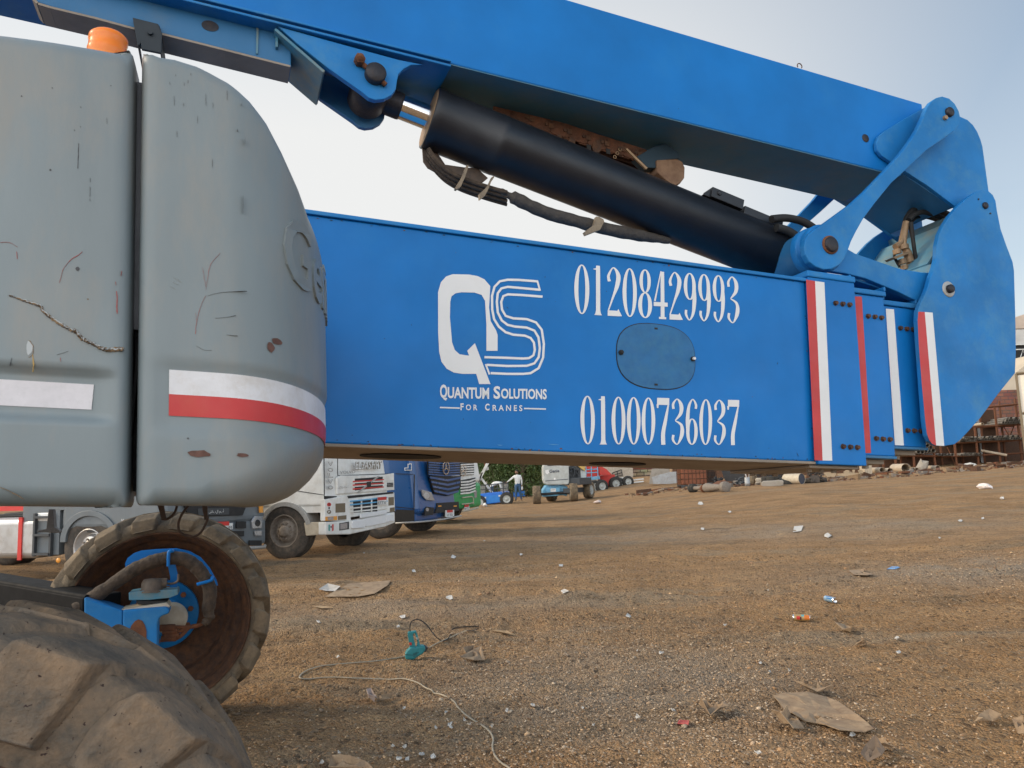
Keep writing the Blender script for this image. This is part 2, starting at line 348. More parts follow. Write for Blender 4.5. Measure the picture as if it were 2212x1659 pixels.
# ---- painted numbers and company emblem
def el(cx, cy, rx, ry, th, tn, n=40):
    return ('c', [(cx + rx * math.cos(t), cy + ry * math.sin(t), tn + (th - tn) * abs(math.cos(t)) ** 1.4) for t in np.linspace(0, 2 * math.pi, n + 1)[:-1]])
def st(L): return ('o', [tuple(p) for p in cr(L, 6)])
def sl(L): return ('o', L)
GL = {
 '0': [el(.15, .5, .105, .488, .078, .022)],
 '1': [sl([(.15, .0, .15), (.15, .03, .11), (.15, .10, .082), (.15, .86, .082), (.15, 1., .075)]), sl([(.13, .93, .045), (.06, .925, .012)])],
 '2': [st([(.06, .70, .06), (.045, .82, .05), (.14, .985, .024), (.235, .84, .082), (.215, .63, .08), (.13, .38, .04), (.04, .11, .025)]), sl([(.025, .055, .11), (.22, .055, .11), (.27, .08, .16)])],
 '3': [st([(.06, .77, .055), (.055, .88, .05), (.14, .985, .024), (.225, .86, .08), (.22, .68, .075), (.10, .52, .02)]), st([(.10, .515, .02), (.235, .42, .06), (.245, .22, .085), (.15, .015, .024), (.055, .10, .05), (.06, .21, .055)])],
 '4': [sl([(.195, .03, .08), (.195, .98, .075)]), sl([(.165, .99, .02), (.035, .36, .035)]), sl([(.01, .30, .085), (.30, .30, .085)]), sl([(.12, .02, .045), (.27, .02, .045)])],
 '6': [el(.155, .285, .092, .272, .075, .022), st([(.235, .78, .05), (.235, .88, .05), (.165, .985, .024), (.085, .84, .06), (.055, .56, .082), (.060, .28, .06)])],
 '7': [sl([(.02, .925, .15), (.28, .925, .15)]), st([(.262, .86, .03), (.20, .52, .07), (.15, .24, .085), (.155, .0, .09)]), sl([(.03, .86, .05), (.03, .78, .03)])],
 '8': [el(.15, .755, .082, .233, .068, .022), el(.15, .262, .102, .252, .08, .022)],
}
GL['9'] = [(k, [(.30 - x, 1 - y, w) for x, y, w in L]) for k, L in GL['6']]
mbn = MB(); lay = [0]
def number(stn, TL, TR, BR, BL, adv=.30):
    q = [np.array(U(*p)) for p in (TL, TR, BR, BL)]; f = quadmap(*q); n = len(stn)
    H = np.linalg.norm(q[0] - q[3]); W = np.linalg.norm(q[1] - q[0]); cell = W / (n - .08) / H
    for i, ch in enumerate(stn):
        for k, L in GL[ch]:
            lay[0] = (lay[0] + 1) % 4; V, Fs = ribbon(L, k == 'c'); w = -.0012 - .0003 * lay[0]
            W3 = []
            for x, y in V:
                a = (i * cell + x / .30 * cell * .96) / (cell * (n - .08)); uv = f(a, y); W3.append(M(uv[0], uv[1], w))
            mbn.add(W3, orient(W3, Fs, -E3))
number('01208429993', B7(905, 203), B7(1762, 270), B7(1765, 514), B7(905, 462))
number('01000736037', B7(935, 888), B7(1766, 912), B7(1762, 1146), B7(938, 1142))
part(mbn, 'phone_number', m_white, boom)
mb = MB()
Q = [(508, 655), (508, 572), (500, 548), (472, 500), (464, 430), (470, 318), (440, 283), (405, 266), (360, 258), (275, 256), (240, 268), (213, 298), (198, 350), (199, 560), (204, 660), (216, 712), (243, 748), (280, 768), (325, 775), (397, 775), (412, 828), (471, 828), (390, 615), (350, 655), (360, 680), (310, 673), (285, 650), (271, 610), (260, 480), (262, 400), (268, 372), (288, 356), (320, 350), (388, 352), (425, 364), (443, 395), (450, 520), (450, 655)]
flat(mb, pts(B7, Q), -.0015)
for L in ([(712, 293), (620, 286), (560, 285), (520, 293), (492, 322), (479, 370), (480, 440), (490, 490), (515, 530), (550, 558), (590, 571), (650, 576), (680, 588), (697, 612), (702, 650), (695, 678), (672, 693), (640, 695), (540, 691), (440, 688)],
          [(725, 337), (630, 328), (560, 322), (528, 330), (509, 355), (504, 400), (509, 455), (530, 497), (560, 520), (600, 529), (660, 534), (700, 550), (721, 585), (728, 640), (722, 688), (700, 720), (660, 733), (560, 734), (452, 728)],
          [(742, 373), (640, 365), (562, 361), (538, 370), (527, 400), (531, 440), (550, 473), (590, 486), (660, 490), (708, 507), (738, 545), (749, 620), (745, 690), (722, 745), (680, 771), (640, 775), (560, 775), (472, 771)]):
    V, Fs = ribbon([(x, y, 12) for x, y in L]); W3 = [P(*B7(x, y), -.0015) for x, y in V]; mb.add(W3, orient(W3, Fs, -E3))
for a, b in (((714, 288), (729, 342)), ((446, 724), (466, 778))):
    V, Fs = ribbon([(*a, 9), (*b, 9)]); W3 = [P(*B7(x, y), -.0018) for x, y in V]; mb.add(W3, orient(W3, Fs, -E3))
def btext(s, x0, y0, x1, y1, sk=0, bold=.02):
    put_text(mb, s, [P(*B7(*p), -.0015) for p in ((x0, y0), (x1, y0 + sk), (x1, y1 + sk), (x0, y1))], 0, bold)
btext('Q', 208, 830, 246, 914, bold=.03); btext('UANTUM', 248, 843, 464, 902, 4, .03); btext('S', 487, 838, 522, 905, 1, .03); btext('OLUTIONS', 526, 850, 764, 904, 4, .03)
btext('F', 315, 928, 331, 964, bold=.03); btext('O R', 343, 934, 403, 964, 1); btext('C', 443, 930, 466, 966, bold=.03); btext('R A N E S', 482, 936, 637, 967, 2)
for (x0, y0, x1, y1) in ((208, 950, 311, 953), (646, 955, 760, 958)):
    V, Fs = ribbon([(x0, y0, 7), (x1, y1, 7)]); W3 = [P(*B7(x, y), -.0015) for x, y in V]; mb.add(W3, orient(W3, Fs, -E3))
part(mb, 'company_emblem', m_white, boom)
# ---- collar and telescoping sections (outermost first)
def hexbolts(mb, Z, L, w, r=.0095):
    for x, y in L:
        c = P(*Z(x, y), w); mb.cyl(c, c - E3 * .003, r * 1.25, 16); mb.cyl(c - E3 * .003, c - E3 * .013, r, 6)
u1 = U(*Z5(415, 700))[0]; u2 = U(*Z5(792, 900))[0]
mb = MB(); mbox(mb, 2.092, u2, .0, .842, -.018, .618)
collar = part(mb, 'boom_collar', m_blue, bevel=.004)
mb = MB(); mbox(mb, 2.085, u2 + .004, .842, .872, -.024, .624); part(mb, 'top_flange', m_blue2, collar, .006)
mb = MB(); mbox(mb, 2.075, u2 - .01, -.014, -.002, .02, .59)
for i in range(3): c = M(2.14 + i * .07, -.014, .10); mb.cyl(c, c - E2 * .014, .014, 6); c = M(2.14 + i * .07, -.014, .5); mb.cyl(c, c - E2 * .014, .014, 6)
part(mb, 'wear_pad_plate', m_under, collar, .002)
mb = MB(); hexbolts(mb, Z5, [(628, 393), (680, 399), (731, 405), (684, 1449), (737, 1453), (789, 1456)], -.018); part(mb, 'bolt', m_rustd, collar)
def stripe(L, w, m, par): mbs = MB(); flat(mbs, pts(Z5, L), w - .0015); part(mbs, 'reflective_strip', m, par)
stripe([(414, 218), (480, 229), (536, 1552), (476, 1550)], -.018, m_redv, collar); stripe([(480, 229), (549, 238), (607, 1553), (536, 1552)], -.018, m_white, collar)
tops = {}
for k, (xa, ya, xb, yb, w, zt, zb) in enumerate(((765, 900, 1030, 950, .02, (880, 335), (950, 1515)), (1005, 900, 1262, 950, .055, (1110, 425), (1185, 1450)))):
    ub = U(*Z5(xb, yb), w)[0]; ua = U(*Z5(xa, ya), w)[0] - .4; vt = U(*Z5(*zt), w)[1]; vb = U(*Z5(*zb), w)[1]
    mb = MB(); mbox(mb, ua, ub, vb, vt, w, .6 - w); s = part(mb, 'telescoping_section', m_blue, bevel=.004)
    tops[k] = (ua, ub, vt, vb, w)
    lu = U(*Z5(xa, ya), w)[0]
    mb = MB(); mbox(mb, lu, ub + .006, vt + .001, vt + .026, w - .012, .6 - w + .012); mbox(mb, ub - .006, ub + .006, vt + .026, vt + .050, w - .012, .6 - w + .012); mbox(mb, lu, lu + .014, vt + .026, vt + .085, w - .012, w + .05)
    part(mb, 'curled_top_flange', m_blue2, s, .005)
    mb = MB(); mbox(mb, lu - .01, ub + .004, vb - .014, vb - .001, w - .006, .606 - w); part(mb, 'bottom_flange', m_blued, s, .003)
    mb = MB(); mbox(mb, lu - .02, ub - .02, vb - .035, vb - .015, w + .05, .55 - w)
    for i in range(2): c = M(lu + .03 + i * .09, vb - .035, w + .09); mb.cyl(c, c - E2 * .02, .016, 6)
    part(mb, 'wear_pad_plate', m_under, s)
    bl = [(868, 489), (917, 494), (966, 500), (928, 1390), (978, 1394), (1029, 1397)] if k == 0 else [(1105, 577), (1152, 583), (1198, 587), (1159, 1331), (1208, 1333), (1255, 1336)]
    mb = MB(); hexbolts(mb, Z5, bl, w); part(mb, 'bolt', m_rustd, s)
    if k == 0: stripe([(762, 342), (825, 344), (893, 1497), (832, 1497)], w, m_redv, s)
    else: stripe([(1002, 433), (1062, 437), (1135, 1441), (1069, 1439)], w, m_white, s)
ub2, vt2, vb2 = tops[1][1], tops[1][2], tops[1][3]
mb = MB(); mbox(mb, ub2 - .4, ub2 + .22, vb2 + .04, vt2 - .05, .08, .52); part(mb, 'inner_boom_section', m_blued, bevel=.004)
# ---- knuckle
Kp = [(1983, 672), (1988, 656), (1998, 637), (2005, 618), (2010, 599), (2018, 578), (2023, 558), (2024, 530), (2029, 506), (2039, 485), (2052, 465), (2070, 444), (2088, 428), (2107, 415), (2120, 410), (2134, 411), (2145, 421), (2151, 434), (2154, 455), (2162, 495), (2175, 532), (2188, 566), (2191, 585), (2194, 686), (2195, 760), (2193, 806), (2155, 853), (2118, 903), (2092, 932), (2075, 950), (2062, 960), (2042, 963), (2024, 962), (2010, 953), (2003, 941), (1998, 906), (1990, 800), (1982, 692)]
WK = -.012
mb = MB(); pl(mb, Kp, WK, WK + .026); kn = part(mb, 'knuckle_plate', m_blue2, bevel=.003)
mb = MB(); pl(mb, Kp, .575, .60, wref=WK); part(mb, 'knuckle_plate', m_blue2, bevel=.003)
def kuv(L, w=WK): return [np.array(U(x, y, w)) for x, y in L]
def web(mb, a, b, th, w0, w1, mi=0):    # cross plate between two uv points
    a = np.array(a); b = np.array(b); d = (b - a) / np.linalg.norm(b - a); n = np.array([-d[1], d[0]]) * th
    q = [a, b, b + n, a + n]; mb.hexa([M(*p, w0) for p in q], [M(*p, w1) for p in q], mi)
k = kuv([(2120, 440), (2160, 590), (2165, 790), (2050, 915), (2000, 760), (2040, 640)])
mb = MB(); 
for i in range(3): web(mb, k[i] + [-.012, 0.006 * i], k[i + 1] + [-.012, 0.006 * i], .015, .014, .575)
part(mb, 'knuckle_web', m_teal, kn)
m_pblue = mat('lit_pale_blue', (.12, .30, .42), .5, dirt=(.30, .30, .22), amt=.5, scale=4); k2 = kuv([(2030, 560), (2100, 470), (2140, 450)]); mb = MB(); web(mb, k2[0] + [.03, .0], k2[1] + [.02, .02], .012, .08, .575); web(mb, (k2[0][0] + .06, k2[0][1] - .22), (k2[0][0] + .03, k2[0][1]), .012, .05, .575)  # web coloured pale in place of the light it reflects
part(mb, 'knuckle_web', m_pblue, kn)
mb = MB(); flat(mb, pts(Z5, [(1242, 455), (1289, 457), (1373, 1441), (1345, 1430), (1322, 1402), (1304, 1350), (1292, 1250), (1268, 1000), (1245, 700), (1237, 520)]), WK - .0015); part(mb, 'reflective_strip', m_redv, kn)
mb = MB(); flat(mb, pts(Z5, [(1289, 457), (1347, 462), (1433, 1445), (1373, 1441)]), WK - .0015); part(mb, 'reflective_strip', m_white, kn)
mb = MB(); c = P(*Z5(1463, 290), WK); mb.lathe(c, -E3, [(.0, .004), (.036, .004), (.040, .002), (.040, -.002)], 32, 1); mb.lathe(c, -E3, [(0, .022), (.018, .022), (.021, .018), (.021, .003)], 24, 0)
part(mb, 'pivot_pin', [m_pin, m_steel], kn)
mb = MB(); c = P(*Z3(1958, 1301), WK); mb.lathe(c, -E3, [(0, .010), (.016, .010), (.018, .006), (.018, -.001)], 24); c = P(*Z3(1917, 1260), WK); mb.cyl(c, c - E3 * .004, .0045, 12); c = P(*Z3(1992, 1350), WK); mb.cyl(c, c - E3 * .004, .0045, 12)
part(mb, 'pivot_pin', m_pin, kn)
# upper knuckle plates on the upper boom
WU = .075
UP = pts(Z3, [(1592, 672), (1700, 640), (1800, 735), (1850, 757), (1885, 790), (1912, 832), (1932, 880), (1945, 925), (1985, 1215), (2000, 1330), (1900, 1400), (1778, 1310), (1600, 1175), (1460, 1085), (1375, 1030), (1310, 985), (1280, 950), (1272, 905), (1290, 858), (1330, 825), (1460, 745)])
mb = MB(); pl(mb, UP, WU, WU + .02); uk = part(mb, 'upper_knuckle_plate', m_blue2, bevel=.003)
mb = MB(); pl(mb, UP, .50, .52, wref=WU); part(mb, 'upper_knuckle_plate', m_blue2, bevel=.003)
kk = kuv(pts(Z3, [(1400, 1050), (1590, 1170), (1778, 1305)]), WU); mb = MB(); web(mb, kk[0], kk[2], .014, WU + .02, .50); kk = kuv(pts(Z3, [(1880, 790), (1940, 925), (1980, 1215)]), WU); web(mb, kk[0], kk[1], .014, WU + .02, .5); web(mb, kk[1], kk[2], .014, WU + .02, .5)
part(mb, 'knuckle_web', m_blued, uk)
# ---- upper boom
WB = .10; BW = .36
sl_ = (1.934 - 2.011) / (3.05 - .969)
def ub(u, top): return (2.011 if top else 1.567) + sl_ * (u - .969)
mb = MB(); q = [(-3.2, ub(-3.2, 0)), (2.83, ub(2.83, 0)), (3.02, ub(3.02, 0) + .2), (3.02, ub(3.02, 1)), (-3.2, ub(-3.2, 1))]
mb.prism([M(u, v, WB) for u, v in q], E3 * BW); up = part(mb, 'upper_boom', m_blue, bevel=.006)
mb = MB(); 
for (ua, ubb, dv) in ((-3.2, .44, .0),):
    for d in (0, -.022): mb.hexa([M(ua, ub(ua, 0) + d, WB - .014), M(ubb, ub(ubb, 0) + d, WB - .014), M(ubb, ub(ubb, 0) + d + .010, WB - .014), M(ua, ub(ua, 0) + d + .010, WB - .014)], [M(ua, ub(ua, 0) + d, WB + BW + .01), M(ubb, ub(ubb, 0) + d, WB + BW + .01), M(ubb, ub(ubb, 0) + d + .01, WB + BW + .01), M(ua, ub(ua, 0) + d + .01, WB + BW + .01)])
part(mb, 'side_rail', m_blue2, up, .003)
mb = MB(); mb.hexa([M(-3.2, ub(-3.2, 0) - .003, WB + .004), M(2.80, ub(2.80, 0) - .003, WB + .004), M(2.80, ub(2.80, 0) + .004, WB + .004), M(-3.2, ub(-3.2, 0) + .004, WB + .004)], [M(-3.2, ub(-3.2, 0) - .003, WB + BW - .004), M(2.80, ub(2.80, 0) - .003, WB + BW - .004), M(2.80, ub(2.80, 0) + .004, WB + BW - .004), M(-3.2, ub(-3.2, 0) + .004, WB + BW - .004)]); part(mb, 'bottom_plate', mat('lightened_bottom_blue', (.055, .19, .30), .6, dirt=(.16, .19, .17), amt=.4, scale=3), up)  # dusty, paler blue lightens the shaded underside by colour
c = P(*Z3(1204, 874), WB); mb = MB(); mb.lathe(c, -E3, [(0, .003), (.019, .004), (.022, .001)], 24); part(mb, 'hole_plug', m_pin, up)
c = P(*Z3(788, 418), WB); mb = MB(); mb.tube([c + .014 * (math.cos(t) * E1 + math.sin(t) * E2) for t in np.linspace(-.6, 3.8, 20)], .0025, 8); part(mb, 'lifting_eye', m_rustd, up)
mb = MB(); hexv = [(2.93, .23)]
# long box slung under the upper boom (left of the cylinder ears)
WJ = .15
lo = pts(Z1, [(1840, 422), (1720, 387), (1040, 215), (850, 178), (590, 110), (400, 62), (300, 34), (230, 10), (205, -20), (200, -60)])
hi = pts(Z1, [(200, -330), (1230, -60), (1840, 150)])
mb = MB(); pl(mb, lo + hi, WJ, .26); jb = part(mb, 'secondary_boom', m_blued, bevel=.004)
lo2 = [np.array(U(*p, WJ)) for p in pts(Z1, [(215, -10), (245, 22), (320, 45), (600, 112), (850, 180), (1040, 217), (1835, 418)])]
mb = MB()
for a, b in zip(lo2[:-1], lo2[1:]): web(mb, a, b, -.008, WJ - .006, .265)
part(mb, 'bottom_plate', m_under, jb, .0)
c = P(*Z1(1328, 165), WJ); mb = MB(); mb.prism([c + .030 * math.cos(t) * E1 + .021 * math.sin(t) * E2 for t in np.linspace(0, 2 * math.pi, 25)[:-1]], -E3 * .002); part(mb, 'hole_plug', m_pin, jb)
mb = MB(); pl(mb, pts(Z1, [(1622, 128), (1636, 130), (1630, 338), (1618, 338)]), WJ - .006, WJ); part(mb, 'weld_rib', m_teal, jb)
mb = MB(); pl(mb, pts(Z1, [(838, 110), (1000, 150), (1025, 215), (1020, 335), (895, 310), (890, 270), (878, 288), (868, 285)]), WJ - .03, WJ - .018)
pl(mb, pts(Z1, [(838, 110), (852, 113), (878, 288), (868, 285)]), WJ - .018, WJ + .20); pl(mb, pts(Z1, [(1004, 150), (1025, 215), (1020, 335), (1012, 333)]), WJ - .018, WJ + .2)
c = P(*Z1(950, 210), WJ - .03); mb.cyl(c, c - E3 * .01, .009, 12); part(mb, 'hose_bracket', mat('blackened_steel', (.012, .02, .028), .6, dirt=(.03, .05, .06), amt=.3), jb, .002)
# ---- cylinder ears
WE = .10
ear = pts(C1, [(170, 150), (700, 300), (1500, 520), (1780, 575), (1640, 580), (1560, 625), (1505, 680), (1488, 760), (1475, 850), (1430, 910), (1350, 955), (1250, 966), (1180, 945), (1100, 880), (720, 610), (380, 340)])
mb = MB(); pl(mb, ear, WE, WE + .028); ea = part(mb, 'cylinder_ear', m_blue2, bevel=.003)
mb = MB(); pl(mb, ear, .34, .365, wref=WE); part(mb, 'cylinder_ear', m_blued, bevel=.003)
mb = MB(); a = np.array(U(*C1(150, 165), WE)); b = np.array(U(*C1(695, 640), WE)); web(mb, a, b, -.012, WE + .002, .36)
web(mb, a + [0.0, .0], a + [0.003, -.06], .01, WE + .03, .3)
part(mb, 'ear_web', m_teal, ea, .002)
mb = MB(); c = P(*C1(190, 420), WE + .09); d = (b - a) / np.linalg.norm(b - a); D3 = d[0] * E1 + d[1] * E2; nn = np.cross(D3, E3); nn = nn if nn @ E2 < 0 else -nn
mm = M(*(a + (b - a) * .20), WE + .10) + nn * .0125; mb.box(mm, (.028, .0075, .001), (D3, E3, nn)); part(mb, 'slot', m_blk, ea)
cp = P(*C1(1242, 700), WE)
mb = MB(); mb.lathe(cp, -E3, [(0, .034), (.037, .034), (.041, .028), (.041, -.001)], 32); mb.cyl(cp, cp + E3 * .26, .036, 24); pin = part(mb, 'ear_pin', m_pin, ea)
a = P(*C1(1068, 545), WE - .006); b = P(*C1(1362, 810), WE - .006)
mb = MB(); mb.tube([a - E3 * .006, b - E3 * .006], .010, 8); mb.cyl(a + E3 * .004, a - E3 * .030, .021, 6); mb.lathe(a - E3 * .03, -E3, [(.017, 0), (.012, .012), (0, .016)], 16); part(mb, 'retaining_bolt', m_rust, ea)
# ---- lift cylinder
CA = P(924, 254, .30); CB = P(1700, 562, .30); dC = (CB - CA) / np.linalg.norm(CB - CA); RC = .130
mb = MB(); mb.lathe(CA, dC, [(.05, .002), (.118, .002), (.124, .006)], 48, 1); mb.lathe(CA, dC, [(.124, .006), (RC, .006), (RC + .002, .012), (RC + .002, .045), (RC, .048), (RC, .30), (RC + .0015, .302), (RC + .0015, .335), (RC, .337), (RC, np.linalg.norm(CB - CA) - .01), (RC - .02, np.linalg.norm(CB - CA)), (0, np.linalg.norm(CB - CA))], 64, 0)
cy = part(mb, 'hydraulic_cylinder', [m_black, m_brass])
mb = MB(); mb.cyl(CA + dC * .01, CA - dC * .30, .052, 32); part(mb, 'chrome_rod', m_chrome, cy)
EYE = M(*U(*C1(1242, 700), WE), .235); 
mb = MB(); RA = CA - dC * .118; mb.lathe(RA, -dC, [(.049, 0), (.054, .0), (.056, .01), (.056, .10), (.05, .12)], 32); mb.lathe(EYE - E3 * .08, E3, [(.0, 0), (.062, 0), (.078, .012), (.078, .148), (.062, .16), (0, .16)], 32); mb.tube([RA - dC * .10, EYE], [.052, .055], 20)
part(mb, 'rod_eye', m_pin, cy)
PB = P(1789, 531, -.02); PBu = np.array(U(1789, 531, -.02))
mb = MB(); mb.cyl(M(*PBu, .10), M(*PBu, .50), .105, 32); mb.tube([CB - dC * .02, M(*PBu, .30)], [.09, .08], 24); part(mb, 'barrel_eye', m_blued, cy)
# valve block and pipe on the cylinder
side = np.cross(dC, E3); side = side if side @ E2 > 0 else -side
def onc(x, y): # along-barrel coordinate of pixel
    p = P(x, y, .30); return np.dot(p - CA, dC)
t0, t1 = onc(*Z3(150, 1290)), onc(*Z3(350, 1370))
mb = MB(); mb.box(CA + dC * ((t0 + t1) / 2 + .02) + side * (RC + .022) - E3 * .03, ((t1 - t0) / 2, .026, .04), (dC, side, E3)); c = CA + dC * (t0 + .06) + side * (RC + .028) - E3 * .07; mb.lathe(c, -E3, [(0, .004), (.008, .006), (.013, .004), (.013, 0)], 16)
mb.prism([CA + dC * (t0 - .02) + side * (RC - .005) - E3 * .06, CA + dC * (t0 + .03) + side * (RC - .005) - E3 * .06, CA + dC * (t0 + .03) + side * (RC + .045) - E3 * .06], E3 * .07)
part(mb, 'valve_block', m_black, cy, .003)
t2, t3 = onc(*Z3(400, 1340)), onc(*Z3(640, 1450))
mb = MB(); mb.tube([CA + dC * t1 + side * (RC + .016), CA + dC * t2 + side * (RC + .016)], .010); mb.box(CA + dC * ((t2 + t3) / 2) + side * (RC + .012) - E3 * .02, ((t3 - t2) / 2, .022, .03), (dC, side, E3)); mb.tube([CA + dC * t3 + side * (RC + .012), CA + dC * (t3 + .05) + side * (RC + .010)], .018)
part(mb, 'valve_block', m_black, cy, .004)
for L, r, w in (([(610, 1385), (700, 1378), (790, 1395), (860, 1430), (930, 1490)], .019, .20), ([(640, 1440), (700, 1455), (760, 1490), (830, 1540)], .021, .17), ([(600, 1420), (680, 1445), (740, 1470), (800, 1500)], .012, .3)):
    mb = MB(); mb.tube(cr([P(*Z3(x, y), w) for x, y in L], 6), r, 14); part(mb, 'hydraulic_hose', m_blk, cy)
# ---- link arms
LK = pts(Z3, [(1690, 608), (1655, 617), (1622, 640), (1597, 675), (1570, 740), (1535, 815), (1490, 885), (1420, 978), (1330, 1075), (1200, 1210), (1110, 1290), (1000, 1370), (930, 1420), (880, 1452), (845, 1480), (825, 1515), (818, 1560), (825, 1610), (850, 1655), (890, 1685), (940, 1703), (990, 1700), (1040, 1675), (1070, 1640), (1090, 1595), (1115, 1525), (1145, 1465), (1190, 1385), (1260, 1290), (1370, 1155), (1480, 1055), (1590, 950), (1690, 882), (1770, 826), (1797, 790), (1806, 745), (1795, 700), (1770, 655), (1735, 622)])
WL = -.03
mb = MB(); pl(mb, LK, WL, WL + .03); lk = part(mb, 'link_arm', m_blue2, bevel=.004)
mb = MB(); pl(mb, LK, .565, .595, wref=WL); part(mb, 'link_arm', m_blue2, bevel=.004)
mb = MB(); mb.lathe(PB - E3 * .012, -E3, [(0, .016), (.030, .017), (.036, .013), (.036, 0)], 32, 0); mb.lathe(PB - E3 * .010, -E3, [(.036, .008), (.043, .008), (.044, 0)], 32, 1); part(mb, 'pivot_pin', [m_pin, m_rust], lk)
c = P(*Z3(1730, 712), WL); c2 = P(*Z3(1702, 748), WL); mb = MB(); mb.lathe(c, -E3, [(0, .016), (.022, .016), (.025, .012), (.025, 0)], 24, 0); mb.cyl(c + E3 * .03, c + E3 * .56, .022, 20, 0); mb.cyl(c2, c2 - E3 * .014, .012, 6, 1); part(mb, 'pivot_pin', [m_pin, m_brass], lk)
# curved rocker arm behind
mb = MB(); arm = [(1830, 537), (1847, 547), (1884, 560), (1942, 580), (1990, 588), (2040, 590), (2050, 640), (1995, 657), (1966, 643), (1940, 630), (1913, 619), (1869, 601), (1825, 590), (1784, 584), (1750, 560), (1745, 530), (1760, 500), (1800, 500)]
pl(mb, arm, .045, .075); ra_ = part(mb, 'rocker_arm', m_blue2, bevel=.004)
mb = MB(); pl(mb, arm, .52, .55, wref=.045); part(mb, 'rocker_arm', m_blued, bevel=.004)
mb = MB(); q0, q1 = np.array(U(1840, 600, .045)), np.array(U(1990, 650, .045)); web(mb, q0 + [0, .01], q1 + [0, .01], .012, .075, .52); mb.lathe(M(*PBu, .0), E3, [(0, 0), (.108, 0), (.112, .008), (.112, .035), (.100, .042), (.100, .055), (.116, .062), (.116, .10), (.1, .11), (0, .11)], 48); mb.cyl(M(*PBu, .55), M(*PBu, .564), .11, 40); part(mb, 'hub_disc', m_blue2, ra_, .004)
# ---- hose bundle at the knuckle
mb = MB(); fl = MB()
for L, r, w in (([(1160, 420), (1180, 370), (1230, 310), (1320, 280), (1440, 310), (1560, 360)], .016, .25), ([(1190, 400), (1240, 350), (1330, 330), (1460, 370), (1560, 420)], .014, .22), ([(1200, 420), (1260, 370), (1350, 370), (1450, 400)], .013, .28), ([(1170, 400), (1230, 330), (1330, 300), (1500, 330)], .017, .30), ([(1210, 420), (1225, 560), (1245, 700), (1280, 860)], .010, .2), ([(1080, 640), (1060, 720), (1110, 820)], .007, .24), ([(1185, 430), (1210, 500), (1235, 640)], .009, .23)):
    mb.tube(cr([P(*C2(x, y), w) for x, y in L], 6), r, 12)
part(mb, 'hose_loop', m_blk, kn)
for (L, R0) in ((((1165, 420), (1120, 600), (1070, 640)), (.017, .014, .017)), (((1165, 420), (1140, 560), (1145, 620), (1175, 690), (1230, 850)), (.017, .019, .013, .022, .024))):
    fl.tube(cr([P(*C2(x, y), .23) for x, y in L], 1), list(R0), 12)
for (x, y, r, dx, dy) in ((1085, 680, .021, 10, 40), (1140, 640, .027, 8, 40), (1130, 770, .022, 12, 45), (1190, 750, .027, 14, 45), (1150, 820, .02, 10, 40), (1215, 820, .025, 10, 40)):
    fl.cyl(P(*C2(x - dx / 2, y - dy / 2), .225), P(*C2(x + dx / 2, y + dy / 2), .225), r, 6)
fl.prism([P(*C2(x, y), .19) for x, y in ((1055, 730), (1075, 745), (1210, 690), (1200, 672))], E3 * .06)
part(fl, 'hose_fitting', m_brass, kn)
# ---- hose bundle and brackets under the cylinder
WH = .30
mb = MB(); path = cr([P(x, y, WH) for x, y in ((1080, 415), (1112, 428), (1150, 447), (1190, 463), (1235, 475), (1290, 490), (1350, 503), (1400, 512), (1445, 519))], 8)
rr_ = [.017 + (0.011 if i > 6 else 0) + .005 * mnoise.noise(Vector((i * .31, 0, 0))) - (.010 * max(0, i - 50) / 14) for i in range(len(path))]
mb.tube(path, rr_, 16); bund = part(mb, 'hose_sleeve', m_hoseg)
mb = MB()
for dv, r in ((-.018, .010), (0, .011), (.02, .010), (.035, .007)):
    L = [(925, 330), (940, 352), (965, 376), (1000, 395), (1050, 412), (1095, 425)]
    mb.tube(cr([P(x, y + dv * 500, WH + dv) for x, y in L], 5), r, 10)
part(mb, 'hydraulic_hose', m_hose, bund)
mb = MB(); pl(mb, pts(Z2, [(615, 930), (700, 950), (760, 1040), (900, 1060), (960, 1060), (1030, 1125), (1000, 1150), (850, 1150), (790, 1140), (740, 1110), (650, 1060), (622, 1020)]), WH + .03, WH + .038)
hg = part(mb, 'guide_plate', mat('brown_grey_steel', (.07, .052, .042), .7, dirt=(.14, .09, .06), amt=.5, scale=20), bund)
mb = MB()
for L in ([(905, 1042), (893, 1048), (865, 1120), (822, 1190), (832, 1197), (858, 1180), (885, 1120), (908, 1050)], [(1068, 1113), (1055, 1118), (1040, 1150), (1020, 1185), (975, 1225), (980, 1260), (1012, 1235), (1035, 1190), (1050, 1150), (1070, 1120)], [(1732, 1370), (1715, 1368), (1700, 1420), (1640, 1465), (1650, 1485), (1740, 1450), (1765, 1400), (1760, 1385)]):
    pl(mb, pts(Z2, L), WH - .06, WH - .04)
part(mb, 'hose_clamp', mat('dusty_bracket', (.26, .20, .13), .6, dirt=(.1, .07, .05), amt=.5, scale=20), bund)
